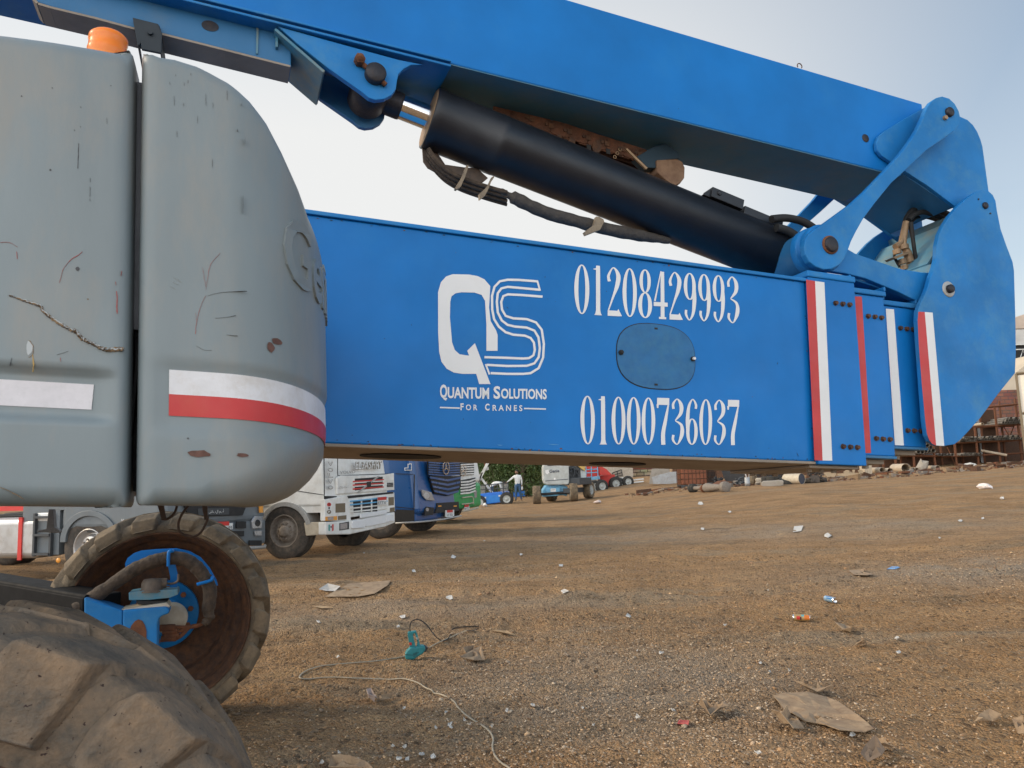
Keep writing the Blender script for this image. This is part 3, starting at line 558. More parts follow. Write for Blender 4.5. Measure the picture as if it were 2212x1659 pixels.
# ---- rusty cable carrier between cylinder and upper boom
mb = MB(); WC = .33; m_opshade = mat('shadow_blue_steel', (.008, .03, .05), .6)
car = cr([P(x, y, WC) for x, y in ((1080, 232), (1160, 262), (1240, 288), (1320, 314), (1390, 336), (1448, 358))], 4); m_car = mat('carrier_rust', (.13, .05, .024), .85, dirt=(.04, .02, .012), amt=.6, scale=14, bump=.4, bscale=80, var=.3)
cc = None
for k in range(len(car) - 1):
    a, b = car[k], car[k + 1]; d = (b - a) / np.linalg.norm(b - a); n_ = np.cross(E3, d); hw = .034 + .004 * (k % 2); o_ = E3 * (.004 if k % 2 else 0)
    for w_ in (0, .13):
        mb = MB(); L = [a - d * .012 + n_ * hw * math.cos(q) * 1.0 - d * .02 * abs(math.sin(q)) for q in (0, .8, 1.57, 2.34, 3.14)] + [b + d * .012 + n_ * hw * math.cos(q) + d * .02 * abs(math.sin(q)) for q in (3.14, 2.34, 1.57, .8, 0)]; mb.prism([p_ + o_ + E3 * w_ for p_ in L], E3 * .006)
        if cc is None: cc = mb.build('cable_carrier', m_car, lift, ML)
        else: mb.build('carrier_link', m_car, cc, ML)
mb = MB()
for k in range(3, len(car) - 1, 2): c = (car[k] + car[k + 1]) / 2; mb.box(c - E3 * .002, (.012, .012, .002), (E1, E2, E3)); c = car[k]; mb.cyl(c, c - E3 * .006, .008, 10)
for r_ in (-.012, .012): mb.tube([q + E3 * .06 + E2 * r_ for q in car], .012, 8)
mb.build('carrier_hose', m_rustd, cc, ML)
mb = MB()
for (x, y, r) in ((1560, 900, 22), (1720, 925, 30), (1480, 870, 16)): pl(mb, [(702 + (x + r * math.cos(t)) * .3418, (y + r * 1.4 * math.sin(t)) * .3418) for t in np.linspace(0, 6.28, 17)[:-1]], WC - .003, WC)
for (x, y) in ((1520, 895), (1668, 928), (1790, 955)): pl(mb, [(702 + (x + a) * .3418, (y + b) * .3418) for a, b in ((-14, -18), (12, -12), (14, 20), (-12, 14))], WC - .002, WC, 1)
for (x, y) in ((1865, 945), (1848, 968), (1832, 992)): c = P(*Z2(x, y), WC - .004); mb.tube([c + .0075 * (math.cos(t) * E1 + math.sin(t) * E2) for t in np.linspace(0, 6.28, 14)], .002, 6, 2)
pl(mb, pts(Z2, [(1900, 940), (1912, 938), (2040, 1060), (2030, 1070)]), WC - .05, WC - .04, 2)
part(mb, 'link_detail', [m_rustd, m_blk, m_brass], cc)
mb = MB(); a = P(1466, 352, WC - .02); b = P(1462, 396, WC - .02); mb.prism([P(x, y, WC - .04) for x, y in ((1418, 345), (1462, 343), (1474, 348), (1480, 362), (1479, 384), (1470, 396), (1458, 401), (1440, 390), (1420, 372))], E3 * .20); part(mb, 'carrier_end_block', mat('tan_rust', (.22, .13, .075), .7, dirt=(.1, .04, .02), amt=.5, scale=15, bump=.3), cc, .006)
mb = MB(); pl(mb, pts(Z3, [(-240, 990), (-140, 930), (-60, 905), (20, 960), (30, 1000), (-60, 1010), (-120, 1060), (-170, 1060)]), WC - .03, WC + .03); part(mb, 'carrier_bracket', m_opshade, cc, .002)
# ---------------------------------------------------------------- engine covers
WCV = -.95
def proj(p):
    q = R.T @ (np.array(p) - CAM); return CX + q[0] / -q[2] * F, CY - q[1] / -q[2] * F
def v_on(u, w, line):                    # height where the vertical through (u, w) meets a traced outline
    xs = [p[0] for p in line]; ys = [p[1] for p in line]; lo, hi = -.4, 1.3
    for _ in range(30):
        m = (lo + hi) / 2; x, y = proj(M(u + shear(m), m, w))
        if y > np.interp(x, xs, ys): lo = m
        else: hi = m
    return lo
def cover(path, vb, vt, rb, rt, disp, name, nv=70):
    n = len(path); V = []; path = np.array(path)
    for i, (u, w) in enumerate(path):
        t = path[min(i + 1, n - 1)] - path[max(i - 1, 0)]; t /= np.linalg.norm(t); nin = np.array([-t[1], t[0]])   # inward
        b, T, Rb, Rt = vb(i), vt(i), rb(i), rt(i)
        if (name == 'r' and i < 5) or (name == 'l' and i > n - 5): Rt = (.008, .02); Rb = (.008, .02)
        ex = .001 if Rt[0] < .01 else 1
        col = [(Rb[0] + .04 * ex, b + .004 * ex)] + [(Rb[0] * (1 - math.sin(a)), b + Rb[1] * (1 - math.cos(a))) for a in np.linspace(0, math.pi / 2, 10)]
        col += [(0, v) for v in np.linspace(b + Rb[1], T - Rt[1], nv)[1:-1]]
        col += [(Rt[0] * (1 - math.cos(a)), T - Rt[1] * (1 - math.sin(a))) for a in np.linspace(0, math.pi / 2, 14)] + [(Rt[0] + .03 * ex, T - .001), (Rt[0] + .05 * ex, T - .004)]
        for ins, v in col:
            SH = shear(v)
            dd = disp(u, w, v) if ins < .02 else 0
            V.append(M(u + SH + nin[0] * (ins + dd), v, w + nin[1] * (ins + dd)))
    m = len(V) // n; Fs = [(i * m + j, i * m + j + 1, (i + 1) * m + j + 1, (i + 1) * m + j) for i in range(n - 1) for j in range(m - 1)]
    mb = MB(); mb.add(V, [f[::-1] for f in Fs], 0, True); return mb
def shear(v): return -.068 * (v - .28)
def box01(x, a, b, e): return float(ss(x, a - e, a + e) * (1 - ss(x, b - e, b + e)))
# right cover
topR = [(290, 122), (321, 122), (342, 120), (376, 125), (424, 140), (472, 161), (513, 185), (547, 212), (581, 250), (615, 308), (649, 376), (668, 425), (680, 470), (694, 540), (702, 610), (708, 690), (712, 760)]
uL0 = U(298, 600, WCV)[0]
UR = -.058
pr = [(uL0 - .004, WCV + .09), (uL0 - .004, WCV + .05), (uL0, WCV + .025), (uL0 + .006, WCV + .010), (uL0 + .018, WCV + .002), (uL0 + .035, WCV)]
pr += [(u, WCV) for u in np.linspace(uL0 + .06, -.36, 16)]
pr += [(-.34 + (UR + .34) * math.sin(a) ** .95, -.35 - .60 * math.cos(a)) for a in np.linspace(.04, math.pi / 2, 34)]
pr += [(UR, w) for w in (-.30, -.22, -.14, -.05)]
vtl = []
for i, (u, w) in enumerate(pr):
    vv = v_on(u, w, topR) + .008 if w < -.52 else None
    vtl.append(vv)
last = [i for i, v in enumerate(vtl) if v is not None and i < 40][-1]
for i in range(last + 1, len(pr)):
    u, w = pr[i]; vtl[i] = vtl[last] - .06 * min(1, (w - pr[last][1]) / .35)
def rtR(i):
    k = float(ss(i, 14, 50)); return (.03 + .05 * k, .03 + .09 * k)
def rbR(i):
    k = float(ss(i, 14, 50)); return (.045 + .175 * k, .038 + .172 * k)
botR = [(280, 1091), (342, 1090), (478, 1087), (581, 1079), (760, 1066)]
vb_flat = U(342, 1092, WCV)[1]
tapev = [U(358, 797, WCV)[1], U(358, 850, WCV)[1], U(358, 897, WCV)[1]]
uT = U(352, 850, WCV)[0] - .030
def dispR(u, w, v): return .007 * box01(v, tapev[2] - .03, tapev[0] + .012, .014) * (ss(u, uT - .012, uT + .012) if w < -.6 else 1)
mb = cover(pr, lambda i: vb_flat + .0 , lambda i: vtl[i], rbR, rtR, dispR, 'r')
# marks on the right cover, kept in its mesh
def marks(mb, Z, L, w, mi, wid=.45):
    V, Fs = ribbon([(*Z(x, y), ww * wid) for x, y, ww in L]); W3 = [P(x, y, w) for x, y in V]; mb.add(W3, orient(W3, Fs, -E3), mi)
def blob(mb, Z, x, y, rx, ry, w, mi):
    n = 10; L = [(x + rx * math.cos(t) * (1 + .4 * (random.random() - .5)), y + ry * math.sin(t) * (1 + .4 * (random.random() - .5))) for t in np.linspace(0, 2 * math.pi, n + 1)[:-1]]
    W3 = [P(*Z(*p), w) for p in L]; mb.add(W3, orient(W3, [list(range(n))], -E3), mi)
def jag(L, a=1.2, k=5): 
    out = [p for p in cr(L, k)]
    return [(p[0] + random.uniform(-a, a), p[1] + random.uniform(-a, a), max(.4, p[2] * random.uniform(.4, 1.3))) for p in out]
wS = WCV - .0012
m_scr = mat('dark_scratch', (.085, .085, .09), .8); m_reds = mat('red_paint_smear', (.36, .07, .06), .6); m_crk = mat('torn_fibre', (.30, .20, .11), .9, dirt=(.08, .05, .03), amt=.6, scale=120); m_pal = mat('pale_scratch', (.42, .45, .46), .6)
for (x, y, l) in ((1100, 635, 60), (1300, 630, 70), (1345, 665, 35), (1187, 515, 20), (1163, 530, 20), (1072, 525, 18), (1248, 755, 45), (1118, 845, 40), (1341, 1030, 55), (1537, 1290, 110), (1548, 890, 45), (1160, 660, 22), (1205, 468, 14), (1110, 475, 10), (1435, 600, 60), (1528, 655, 14), (1500, 820, 16)):
    marks(mb, Z1, jag([(x, y - l / 2, .5), (x + 1, y, 1.3), (x + 1, y + l / 2, .5)], .7), wS, 1)
for L in ([(1390, 20, .6), (1345, 70, .8), (1325, 110, 1.6), (1310, 190, .9), (1300, 250, .7)], [(1300, 290, .7), (1275, 340, 1), (1255, 400, 1.2), (1240, 470, 1.5), (1236, 530, 3)], [(1280, 110, .8), (1290, 170, .8), (1300, 230, .8)], [(1235, 400, .8), (1240, 440, .8)]):
    marks(mb, Z4, jag(L, 1.4), wS, 2, .38)
for L in ([(1310, 290, .5), (1400, 268, .6), (1560, 258, .5)], [(1430, 535, .5), (1500, 542, .5)], [(1240, 605, .5), (1290, 632, .7), (1340, 632, .5)], [(1360, 430, .4), (1430, 425, .7), (1490, 412, .4)]):
    marks(mb, Z4, jag(L, .5), wS, 1, .22)
for (x, y, rx, ry) in ((1252, 1556, 38, 16), (1188, 1192, 7, 5), (1495, 1562, 28, 7)): pass
blob(mb, Z4, 1188, 1190, 7, 5, wS, 1)
for (x, y) in ((1115, 180), (1110, 210), (1095, 238), (1130, 195)): marks(mb, Z4, jag([(x - 18, y - 10, .5), (x, y, .8), (x + 18, y + 8, .5)], .8), wS, 4)
cr_ = part(mb, 'engine_cover', [m_grey, m_scr, m_reds, m_crk, m_pal], label='grey rounded engine cover at the tail end beside the boom')
sol = cr_.modifiers.new('thick', 'SOLIDIFY'); sol.thickness = .006; sol.offset = -1
# tape and raised lettering wrapped around the corner
pathA = np.array(pr[6:]); seg = np.r_[0, np.cumsum(np.linalg.norm(np.diff(pathA, axis=0), axis=1))]
def surf(s, v, off=0):
    u = np.interp(s, seg, pathA[:, 0]); w = np.interp(s, seg, pathA[:, 1]); e = .004
    t = np.array([np.interp(s + e, seg, pathA[:, 0]) - np.interp(s - e, seg, pathA[:, 0]), np.interp(s + e, seg, pathA[:, 1]) - np.interp(s - e, seg, pathA[:, 1])]); t /= np.linalg.norm(t)
    i = 6 + np.interp(s, seg, np.arange(len(seg))); Rt = rtR(i); Rb = rbR(i); T = np.interp(i, range(len(pr)), [float(x) for x in vtl]); ins = 0
    if v > T - Rt[1]: q = min(1, (v - T + Rt[1]) / Rt[1]); ins = Rt[0] * (1 - math.sqrt(max(0, 1 - q * q)))
    if v < vb_flat + Rb[1]: q = min(1, (vb_flat + Rb[1] - v) / Rb[1]); ins = Rb[0] * (1 - math.sqrt(max(0, 1 - q * q)))
    d = ins - off + dispR(u, w, v)
    return M(u + shear(v) - t[1] * d, v, w + t[0] * d)
sT = np.interp(U(358, 850, WCV)[0] - .030, pathA[:40, 0], seg[:40])
def strip(v0, v1, m, s0, s1, off, k=9):
    mb = MB(); S = np.linspace(s0, s1, 60); V = [surf(s, v0 + (v1 - v0) * j / k - .034 * ((s - s0) / (s1 - s0)) ** 2, off) for s in S for j in range(k + 1)]
    mb.add(V, [(i * (k + 1) + j, (i + 1) * (k + 1) + j, (i + 1) * (k + 1) + j + 1, i * (k + 1) + j + 1) for i in range(59) for j in range(k)], 0, True)
    part(mb, 'reflective_strip', m, cr_)
m_tapew = mat('wrinkled_white_tape', (.68, .68, .70), .4, dirt=(.45, .38, .30), amt=.4, scale=7, bump=.3, bscale=18, var=.05)
strip(tapev[1], tapev[0], m_tapew, sT, seg[-1] - .12, .002); strip(tapev[2], tapev[1], m_redv, sT, seg[-1] - .12, .0022)
def emboss(st, s0, s1, v0, v1, h=.006):
    V2, Fs = text2d(st, .015); mb = MB(); n = len(V2)
    A = [surf(s0 + (s1 - s0) * x, v0 + (v1 - v0) * y, h) for x, y in V2]; B = [surf(s0 + (s1 - s0) * x, v0 + (v1 - v0) * y, -.003) for x, y in V2]
    cnt = {}
    for f in Fs:
        for i in range(len(f)): e = (f[i], f[(i + 1) % len(f)]); cnt[e] = 1
    sd = [(a, b, b + n, a + n) for (a, b) in cnt if (b, a) not in cnt]
    mb.add(A + B, [f for f in Fs] + [q[::-1] for q in sd]); part(mb, 'raised_lettering', m_grey, cr_)
def s_at(x, y):                          # arc position whose projection hits pixel column x at height y
    best = None
    for s in np.linspace(.05, seg[-1] - .05, 120):
        for v in np.linspace(-.1, .7, 50):
            px, py = proj(surf(s, v)); d = (px - x) ** 2 + (py - y) ** 2
            if best is None or d < best[0]: best = (d, s, v)
    return best[1:]
sG0, vG = s_at(*C5(160, 330)); sG1, vG1 = s_at(*C5(470, 760))
emboss('Genie', sG0, sG1 + .06, (vG + vG1) / 2 - .07, (vG + vG1) / 2 + .10)
mb = MB(); rr0, rr1 = s_at(585, 748), s_at(596, 732)
for (s, v), rx, ry in ((rr0, .011, .012), (rr1, .018, .009)):
    L = [surf(s + rx * math.cos(t) * random.uniform(.7, 1.2), v + ry * math.sin(t) * random.uniform(.7, 1.2), .002) for t in np.linspace(0, 2 * math.pi, 10)[:-1]]; mb.add(L, [list(range(9))])
for (x, y, rx, ry) in ((428, 1071, .022, .008), (518, 1066, .014, .004)):
    s, v = s_at(x, y); L = [surf(s + rx * math.cos(t) * random.uniform(.7, 1.2), v + ry * math.sin(t) * random.uniform(.7, 1.2), .003) for t in np.linspace(0, 2 * math.pi, 12)[:-1]]; mb.add(L, [list(range(11))])
part(mb, 'worn_patch', mat('brown_scuff', (.13, .065, .05), .8, var=.3, scale=60), cr_)
# left cover
topL = [(-400, 35), (0, 75), (100, 88), (191, 103), (262, 116), (279, 120), (290, 128), (301, 146)]
uR0 = U(277, 600, WCV)[0]
pL = [(u, WCV) for u in np.linspace(-1.75, uR0 - .06, 40)] + [(uR0 - .035, WCV), (uR0 - .02, WCV + .001), (uR0 - .01, WCV + .005), (uR0 - .003, WCV + .014), (uR0, WCV + .03), (uR0 + .002, WCV + .06), (uR0 + .004, WCV + .12)]
vtL = [v_on(u, WCV, topL) + .024 for u, w in pL]; mx = vtL[41]
vtL = [v if i < 44 else vtL[43] - .004 * (i - 43) for i, v in enumerate(vtL)]
rv = [U(100, y, WCV)[1] for y in (793, 822, 878, 903)]; uRc = U(212, 850, WCV)[0]
def dispL(u, w, v): return .020 * box01(v, rv[3], rv[0] - .004, .008) * (1 - ss(u, uRc - .008, uRc + .008))
mb = cover(pL, lambda i: vb_flat - .004, lambda i: vtL[i], lambda i: (.05, .04), lambda i: (.07, .05), dispL, 'l', nv=110)
for L in ([(497, 905, 2.6), (495, 960, 3), (493, 1010, 3), (491, 1065, 2.4)], [(569, 1125, .8), (570, 1150, 1.4)], [(569, 1180, 1.6), (568, 1240, 1.8)], [(675, 745, .6), (676, 780, 1)], [(568, 1255, .8), (568, 1270, .8)]): marks(mb, Z1, jag(L, .6), wS, 1)
for (x, y, r) in ((318, 1073, 6), (135, 606, 4), (470, 822, 3), (510, 675, 3), (330, 555, 3), (700, 540, 3), (508, 800, 2)): blob(mb, Z1, x, y, r, r, wS, 1)
blob(mb, Z4, 489, 118, 12, 13, wS, 1); blob(mb, Z4, 555, 310, 5, 4, wS, 3)
for L in ([(520, 10, 1), (490, 35, 2.4), (455, 55, 3), (425, 85, 1), (400, 120, 1), (385, 170, 1), (375, 205, 1.6)], [(735, 260, 3), (740, 300, 4), (738, 350, 5), (741, 402, 5)], [(770, 130, .8), (765, 160, 1.2)], [(730, 200, 2), (733, 222, 1)], [(0, -48, 1.2), (60, -48, 1.4), (110, -20, 1)], [(105, 10, 2), (108, 55, 3)], [(380, 680, 2), (384, 705, 2)]): marks(mb, Z4, jag(L, 1.0), wS, 2)
for L in ([(75, 680, .8), (60, 730, 2)], [(360, 662, .8), (430, 640, .7)]): marks(mb, Z4, jag(L, .8), wS, 1)
crack = [(55, 285, .4), (150, 318, 2), (250, 352, 3.6), (270, 385, 3), (330, 432, 4), (420, 490, 4.6), (480, 515, 5), (520, 560, 4.4), (590, 592, 4.6), (650, 625, 4.6), (710, 628, 5.5), (780, 625, 5.5)]
marks(mb, Z4, [(x - 1, y + 3.4, w * .8) for x, y, w in jag(crack, 2.5, 12)], wS - .0004, 1, 1.5)
marks(mb, Z4, jag(crack, 4.0, 14), wS - .0012, 3, 1.5)
marks(mb, Z4, [(x, y - 4, w * .5) for x, y, w in jag(crack, 5.0, 14)], wS - .002, 4, 1.1)
marks(mb, Z4, jag([(180, 570, 3), (205, 600, 3), (205, 660, 2.4), (180, 678, 3)], 2.5), wS, 3); marks(mb, Z4, jag([(205, 660, 3), (212, 720, 6), (205, 770, 3)], 2), wS, 5)
blob(mb, Z4, 185, 620, 22, 45, wS + .0004, 4)
marks(mb, Z4, jag([(0, 1500, 2), (70, 1530, 3), (150, 1575, 2)], 1.5), wS - .001, 3)
clv = part(mb, 'engine_cover', [m_grey, m_scr, m_reds, m_crk, m_pal, mat('yellow_stain', (.42, .28, .10), .8)], label='grey engine cover with a ragged crack above a white strip')
sol = clv.modifiers.new('thick', 'SOLIDIFY'); sol.thickness = .006; sol.offset = -1
mb = MB(); uA = -1.75; u0 = U(208, 850, WCV)[0]
for (ua, ubb, w_) in ((uA, uRc - .012, WCV + .0185), ):
    mb.add([M(ua, rv[2], w_), M(ubb, rv[2], w_), M(ubb, rv[1], w_), M(ua, rv[1], w_)], [(0, 1, 2, 3)])
part(mb, 'reflective_strip', mat('honeycomb_white_tape', (.66, .64, .67), .45, dirt=(.5, .5, .5), amt=.3, scale=40, var=.05), clv)
# gap filler and body behind the covers
mb = MB(); ug0 = uR0 - .06; ug1 = uL0 + .08; vmid = U(290, 706, WCV + .05)[1]
mbox(mb, ug0 - .03, ug1 - .012, vmid, .742, WCV + .075, WCV + .095, 0); mbox(mb, ug0, ug1 + .02, vb_flat + .03, vmid - .01, WCV + .10, WCV + .12, 1); mbox(mb, uR0 + .020, uR0 + .026, vb_flat + .02, vmid, WCV + .07, WCV + .10, 1)
part(mb, 'cover_seal', [m_greyd, m_blkm])
mb = MB(); mbox(mb, -1.70, -.47, vb_flat + .03, .60, WCV + .14, -.10); part(mb, 'turntable_frame', m_greyd)
# beacon
bc = P(233, 99, -.70); mb = MB(); s_ = 1.72 / 1650 * 42
rb_ = .0445
mb.lathe(bc - E2 * .02, E2, [(rb_ * .94, -.04), (rb_ * .94, -.012), (rb_, -.006), (rb_, .006), (rb_ * .96, .010), (rb_ * .96, .026), (rb_, .030), (rb_ * .98, .040), (rb_ * .85, .046), (0, .048)], 32)
be = part(mb, 'beacon_lens', m_orange, label='orange warning beacon on top of the cover'); mb = MB(); mb.cyl(bc - E2 * .12, bc - E2 * .045, .03, 16); part(mb, 'beacon_base', m_blk, be)
# ---------------------------------------------------------------- wheels
def tyre(mb, c, ax, Rr, W, rin, N, lug=.025, mi=0, spin=0., shift=.14):
    ax = np.array(ax, float) / np.linalg.norm(ax); a = np.cross(ax, [0, 0, 1]); a /= np.linalg.norm(a); b = np.cross(a, ax); b /= np.linalg.norm(b); c = np.array(c, float)
    h = W / 2; Rb = Rr - lug
    prof = [(rin, -h * .86), (rin + (Rb - rin) * .3, -h * .96), (Rb - .04 * Rr / .6, -h * .97), (Rb - .01, -h * .88), (Rb, -h * .5), (Rb, h * .5), (Rb - .01, h * .88), (Rb - .04 * Rr / .6, h * .97), (rin + (Rb - rin) * .3, h * .96), (rin, h * .86)]
    mb.lathe(c, ax, prof, 72, mi)
    hw = math.pi / N * .60
    for sgn in (-1, 1):
        for k in range(N):
            th0 = 2 * math.pi * (k + (.5 if sgn > 0 else 0)) / N + spin
            L = [(Rb - .004, Rr, .02 * h, 0, 1.), (Rb - .004, Rr, .45 * h, .38, 1.), (Rb - .008, Rr - .003, .86 * h, .78, 1.05), (Rb - .035, Rb + .003, 1.03 * h, .92, 1.12), (rin + (Rb - rin) * .55, rin + (Rb - rin) * .62, 1.035 * h, .96, 1.15), (rin + (Rb - rin) * .22, rin + (Rb - rin) * .26, 1.01 * h, .98, 1.0)]
            V = []
            for i, (r0, r1, hh, sh, kk) in enumerate(L):
                for sd, wd, rr, hx in ((-1, 1.12, r0, .95 if i > 2 else 1), (-1, .86, r1, 1.06 if i > 2 else 1), (1, .86, r1, 1.06 if i > 2 else 1), (1, 1.12, r0, .95 if i > 2 else 1)):
                    th = th0 + sh * shift * 2 + sd * hw * wd * kk
                    V.append(c + ax * hh * hx * sgn + rr * (math.cos(th) * a + math.sin(th) * b))
            n = len(L); Fs = []
            for i in range(n - 1):
                for j in range(3): Fs.append((i * 4 + j, i * 4 + j + 1, (i + 1) * 4 + j + 1, (i + 1) * 4 + j))
            Fs += [(0, 1, 2, 3), ((n - 1) * 4 + 3, (n - 1) * 4 + 2, (n - 1) * 4 + 1, (n - 1) * 4)]
            if sgn < 0: Fs = [f[::-1] for f in Fs]
            mb.add(V, Fs, mi)
RT = .612; WT = .42
WC_ = P(345, 1340, 2.29) + E3 * .21
mb = MB(); tyre(mb, WC_, E3, RT, WT, .495, 17, lug=.034); w1 = part(mb, 'wheel', m_tyre, bevel=.006, label='muddy lugged wheel with its rusty hub facing the camera')
mb = MB(); mb.lathe(WC_, E3, [(.500, -.178), (.492, -.192), (.484, -.178), (.47, -.14), (.455, -.13), (.45, -.02), (.435, -.01), (.405, .0), (.40, .06), (.375, .07), (.36, .10), (.345, .135), (.17, .14), (.17, .10), (.0, .10)], 72)
rim = part(mb, 'rim', m_rustd, w1)
mb = MB(); 
hc = WC_ + E3 * .05; mb.lathe(hc, E3, [(0, -.06), (.10, -.06), (.11, -.05), (.11, -.0), (.195, .0), (.20, .01), (.20, .05)], 36, 0)
hb = part(mb, 'hub', m_blue2, w1)
mb = MB()
for i in range(10):
    t = 2 * math.pi * i / 10 + .2; c = hc + .155 * (math.cos(t) * E1 + math.sin(t) * E2); mb.cyl(c, c - E3 * .02, .017, 6)
part(mb, 'wheel_nut', m_rust, hb)
WN_ = np.array([-1.085, 1.43, .585])
mb = MB(); tyre(mb, WN_, E3, RT, WT, .40, 17, lug=.014, spin=.12, shift=.16); w2 = part(mb, 'wheel', m_tyren, bevel=.006, seg=2, label='mud caked wheel nearest the camera in the bottom left corner')
mb = MB(); mb.lathe(WN_, E3, [(.41, -.17), (.40, -.182), (.385, -.16), (.36, -.10), (.34, -.05), (.12, -.05), (.12, -.11), (0, -.12)], 48); part(mb, 'rim', m_rustd, w2)
# ---------------------------------------------------------------- axle, steering knuckle and hoses inside the wheel
WX = 1.88
def beam(mb, L, D0, D1, h, d, mi=0):
    a = at(*L[0], D0); b = at(*L[1], D1); t = (b - a) / np.linalg.norm(b - a); n = np.cross(t, [0, 0, 1]); n /= np.linalg.norm(n); n = n if n[1] > 0 else -n; up_ = np.cross(n, t); up_ = up_ if up_[2] > 0 else -up_
    mb.hexa([a, b, b - up_ * h, a - up_ * h], [a + n * d, b + n * d, b + n * d - up_ * h, a + n * d - up_ * h], mi); return a, b, n, up_
mb = MB(); a, b, n, up_ = beam(mb, ((-420, 1190), (180, 1292)), 5.4, 4.05, .20, .22); mb.tube([a + n * .02, b + n * .02], .015, 12)
part(mb, 'axle_beam', m_blkm, bevel=.006)
mb = MB(); pl(mb, pts(Z6, [(620, 812), (905, 908), (905, 1075), (1000, 1150), (1000, 1300), (900, 1500), (620, 1400)]), WX, WX + .16); pl(mb, pts(Z6, [(905, 905), (1160, 885), (1225, 880), (1250, 900), (1245, 930), (1200, 945), (1170, 965), (1160, 1010), (1158, 1240), (1100, 1600), (905, 1500)]), WX - .01, WX + .14)
sk = part(mb, 'steering_knuckle', m_blue2, bevel=.008)
mb = MB(); pl(mb, pts(Z6, [(890, 900), (1230, 850), (1255, 880), (1200, 905), (930, 920)]), WX + .02, WX + .20); part(mb, 'knuckle_top', m_cream, sk, .004)
mb = MB(); c = P(*Z6(1010, 1120), WX - .011); mb.prism([c + .045 * math.cos(t) * E1 + .10 * math.sin(t) * E2 for t in np.linspace(0, 2 * math.pi, 17)[:-1]], -E3 * .003); part(mb, 'rust_patch', m_rust, sk)
mb = MB(); pl(mb, pts(Z6, [(948, 775), (1010, 765), (1310, 750), (1312, 790), (1250, 815), (1100, 830), (950, 832)]), WX + .05, WX + .22, 0); pl(mb, pts(Z6, [(1000, 835), (1240, 835), (1200, 860), (1020, 865)]), WX + .06, WX + .2, 1)
part(mb, 'kingpin_cap', [m_teal, m_blk], sk, .004)
mb = MB(); c = P(*Z6(1120, 770), WX + .10); mb.lathe(c, E2, [(.068, 0), (.068, .008), (.055, .012), (.055, .05), (.045, .068), (0, .072)], 24, 0); mb.cyl(c + E2 * .045, c + E2 * .045 + E1 * .07, .026, 12); mb.tube(cr([P(*Z6(x, y), WX + .1) for x, y in ((1200, 700), (1260, 710), (1310, 690), (1315, 640))], 5), .006, 8)
for i in range(4): q = c + .060 * (math.cos(i * 1.57 + .5) * E1 + math.sin(i * 1.57 + .5) * E3); mb.cyl(q, q + E2 * .014, .006, 6)
part(mb, 'angle_sensor', mat('dull_brown_metal', (.10, .075, .055), .6, dirt=(.2, .14, .09), amt=.4, scale=20), sk)
mb = MB(); pl(mb, pts(Z6, [(925, 605), (922, 560), (940, 520), (985, 485), (1040, 465), (1150, 455), (1300, 448), (1400, 470), (1480, 515), (1545, 590), (1595, 680), (1607, 722), (1585, 725), (1540, 680), (1480, 600), (1400, 540), (1300, 505), (1180, 495), (1080, 525), (990, 570)]), WX + .25, WX + .262)
for (x0, y0, x1, y1, x2, y2) in ((1275, 465, 1245, 480, 1240, 580), (1568, 660, 1555, 685, 1450, 715)): mb.tube(cr([P(*Z6(x, y), w) for x, y, w in ((x0, y0, WX + .25), (x0 - 4, y0 + 4, WX + .08), (x1, y1, WX + .06), (x2, y2, WX + .06))], 5), .009, 10)
pl(mb, pts(Z6, [(1235, 560), (1290, 560), (1310, 640), (1305, 750), (1250, 750), (1255, 660)]), WX + .18, WX + .2)
part(mb, 'hose_guard', m_blue, sk)
mb = MB()
p1 = cr([P(*Z6(x, y), WX + .10) for x, y in ((560, 900), (660, 830), (850, 700), (1000, 598), (1120, 548), (1240, 520), (1360, 530), (1440, 580), (1500, 650), (1545, 740), (1545, 830), (1535, 900), (1540, 960), (1500, 1010))], 7)
mb.tube(p1, [.036 + .008 * mnoise.noise(Vector((i * .45, 3, 0))) - .018 * max(0, (i - 75) / 16) for i in range(len(p1))], 14)
part(mb, 'hose_bundle', m_hose, sk)
mb = MB()
for (x0, y0) in ((1180, 1030), (1200, 1060), (1210, 1090), (1190, 1110)):
    mb.tube(cr([P(*Z6(x, y), WX + .14) for x, y in ((1520, 960), (1480, 1010), (1400, 1030), (x0 + 120, y0), (x0, y0 + 5))], 5), .010, 8)
    a = P(*Z6(x0, y0 + 5), WX + .14); b = P(*Z6(x0 + 110, y0), WX + .13); mb.cyl(a, b, .018, 6)
part(mb, 'hose_fitting', m_rust, sk)
mb = MB(); c = P(*Z6(1260, 970), WX + .24); mb.lathe(c, E3, [(0, -.02), (.07, -.015), (.085, .01), (.085, .06)], 28); part(mb, 'drive_motor', m_cream, sk)
# wires and bracket hanging under the covers
mb = MB(); mb.tube(cr([P(*Z6(x, y), .35) for x, y in ((1400, 118), (1340, 200), (1315, 270), (1330, 330), (1400, 365), (1470, 340), (1515, 270), (1530, 220), (1505, 180), (1500, 110))], 6), .0045, 8); mb.tube(cr([P(*Z6(x, y), .35) for x, y in ((1310, 110), (1290, 180), (1240, 230), (1190, 232))], 6), .0045, 8)
pl(mb, pts(Z6, [(1155, 110), (1200, 110), (1225, 230), (1190, 232)]), .33, .36); pl(mb, pts(Z6, [(1495, 130), (1530, 130), (1530, 235), (1505, 240)]), .33, .36)
part(mb, 'loose_wire', mat('rusty_wire', (.045, .028, .02), .8, dirt=(.15, .06, .03), amt=.3, scale=30))
mb = MB(); pl(mb, pts(Z6, [(358, 160), (392, 160), (400, 290), (440, 318), (440, 335), (270, 330), (275, 318), (340, 305)]), .9, .95); part(mb, 'step_bracket', mat('step_metal', (.09, .085, .08), .6, dirt=(.3, .3, .28), amt=.3, scale=10), bevel=.002)
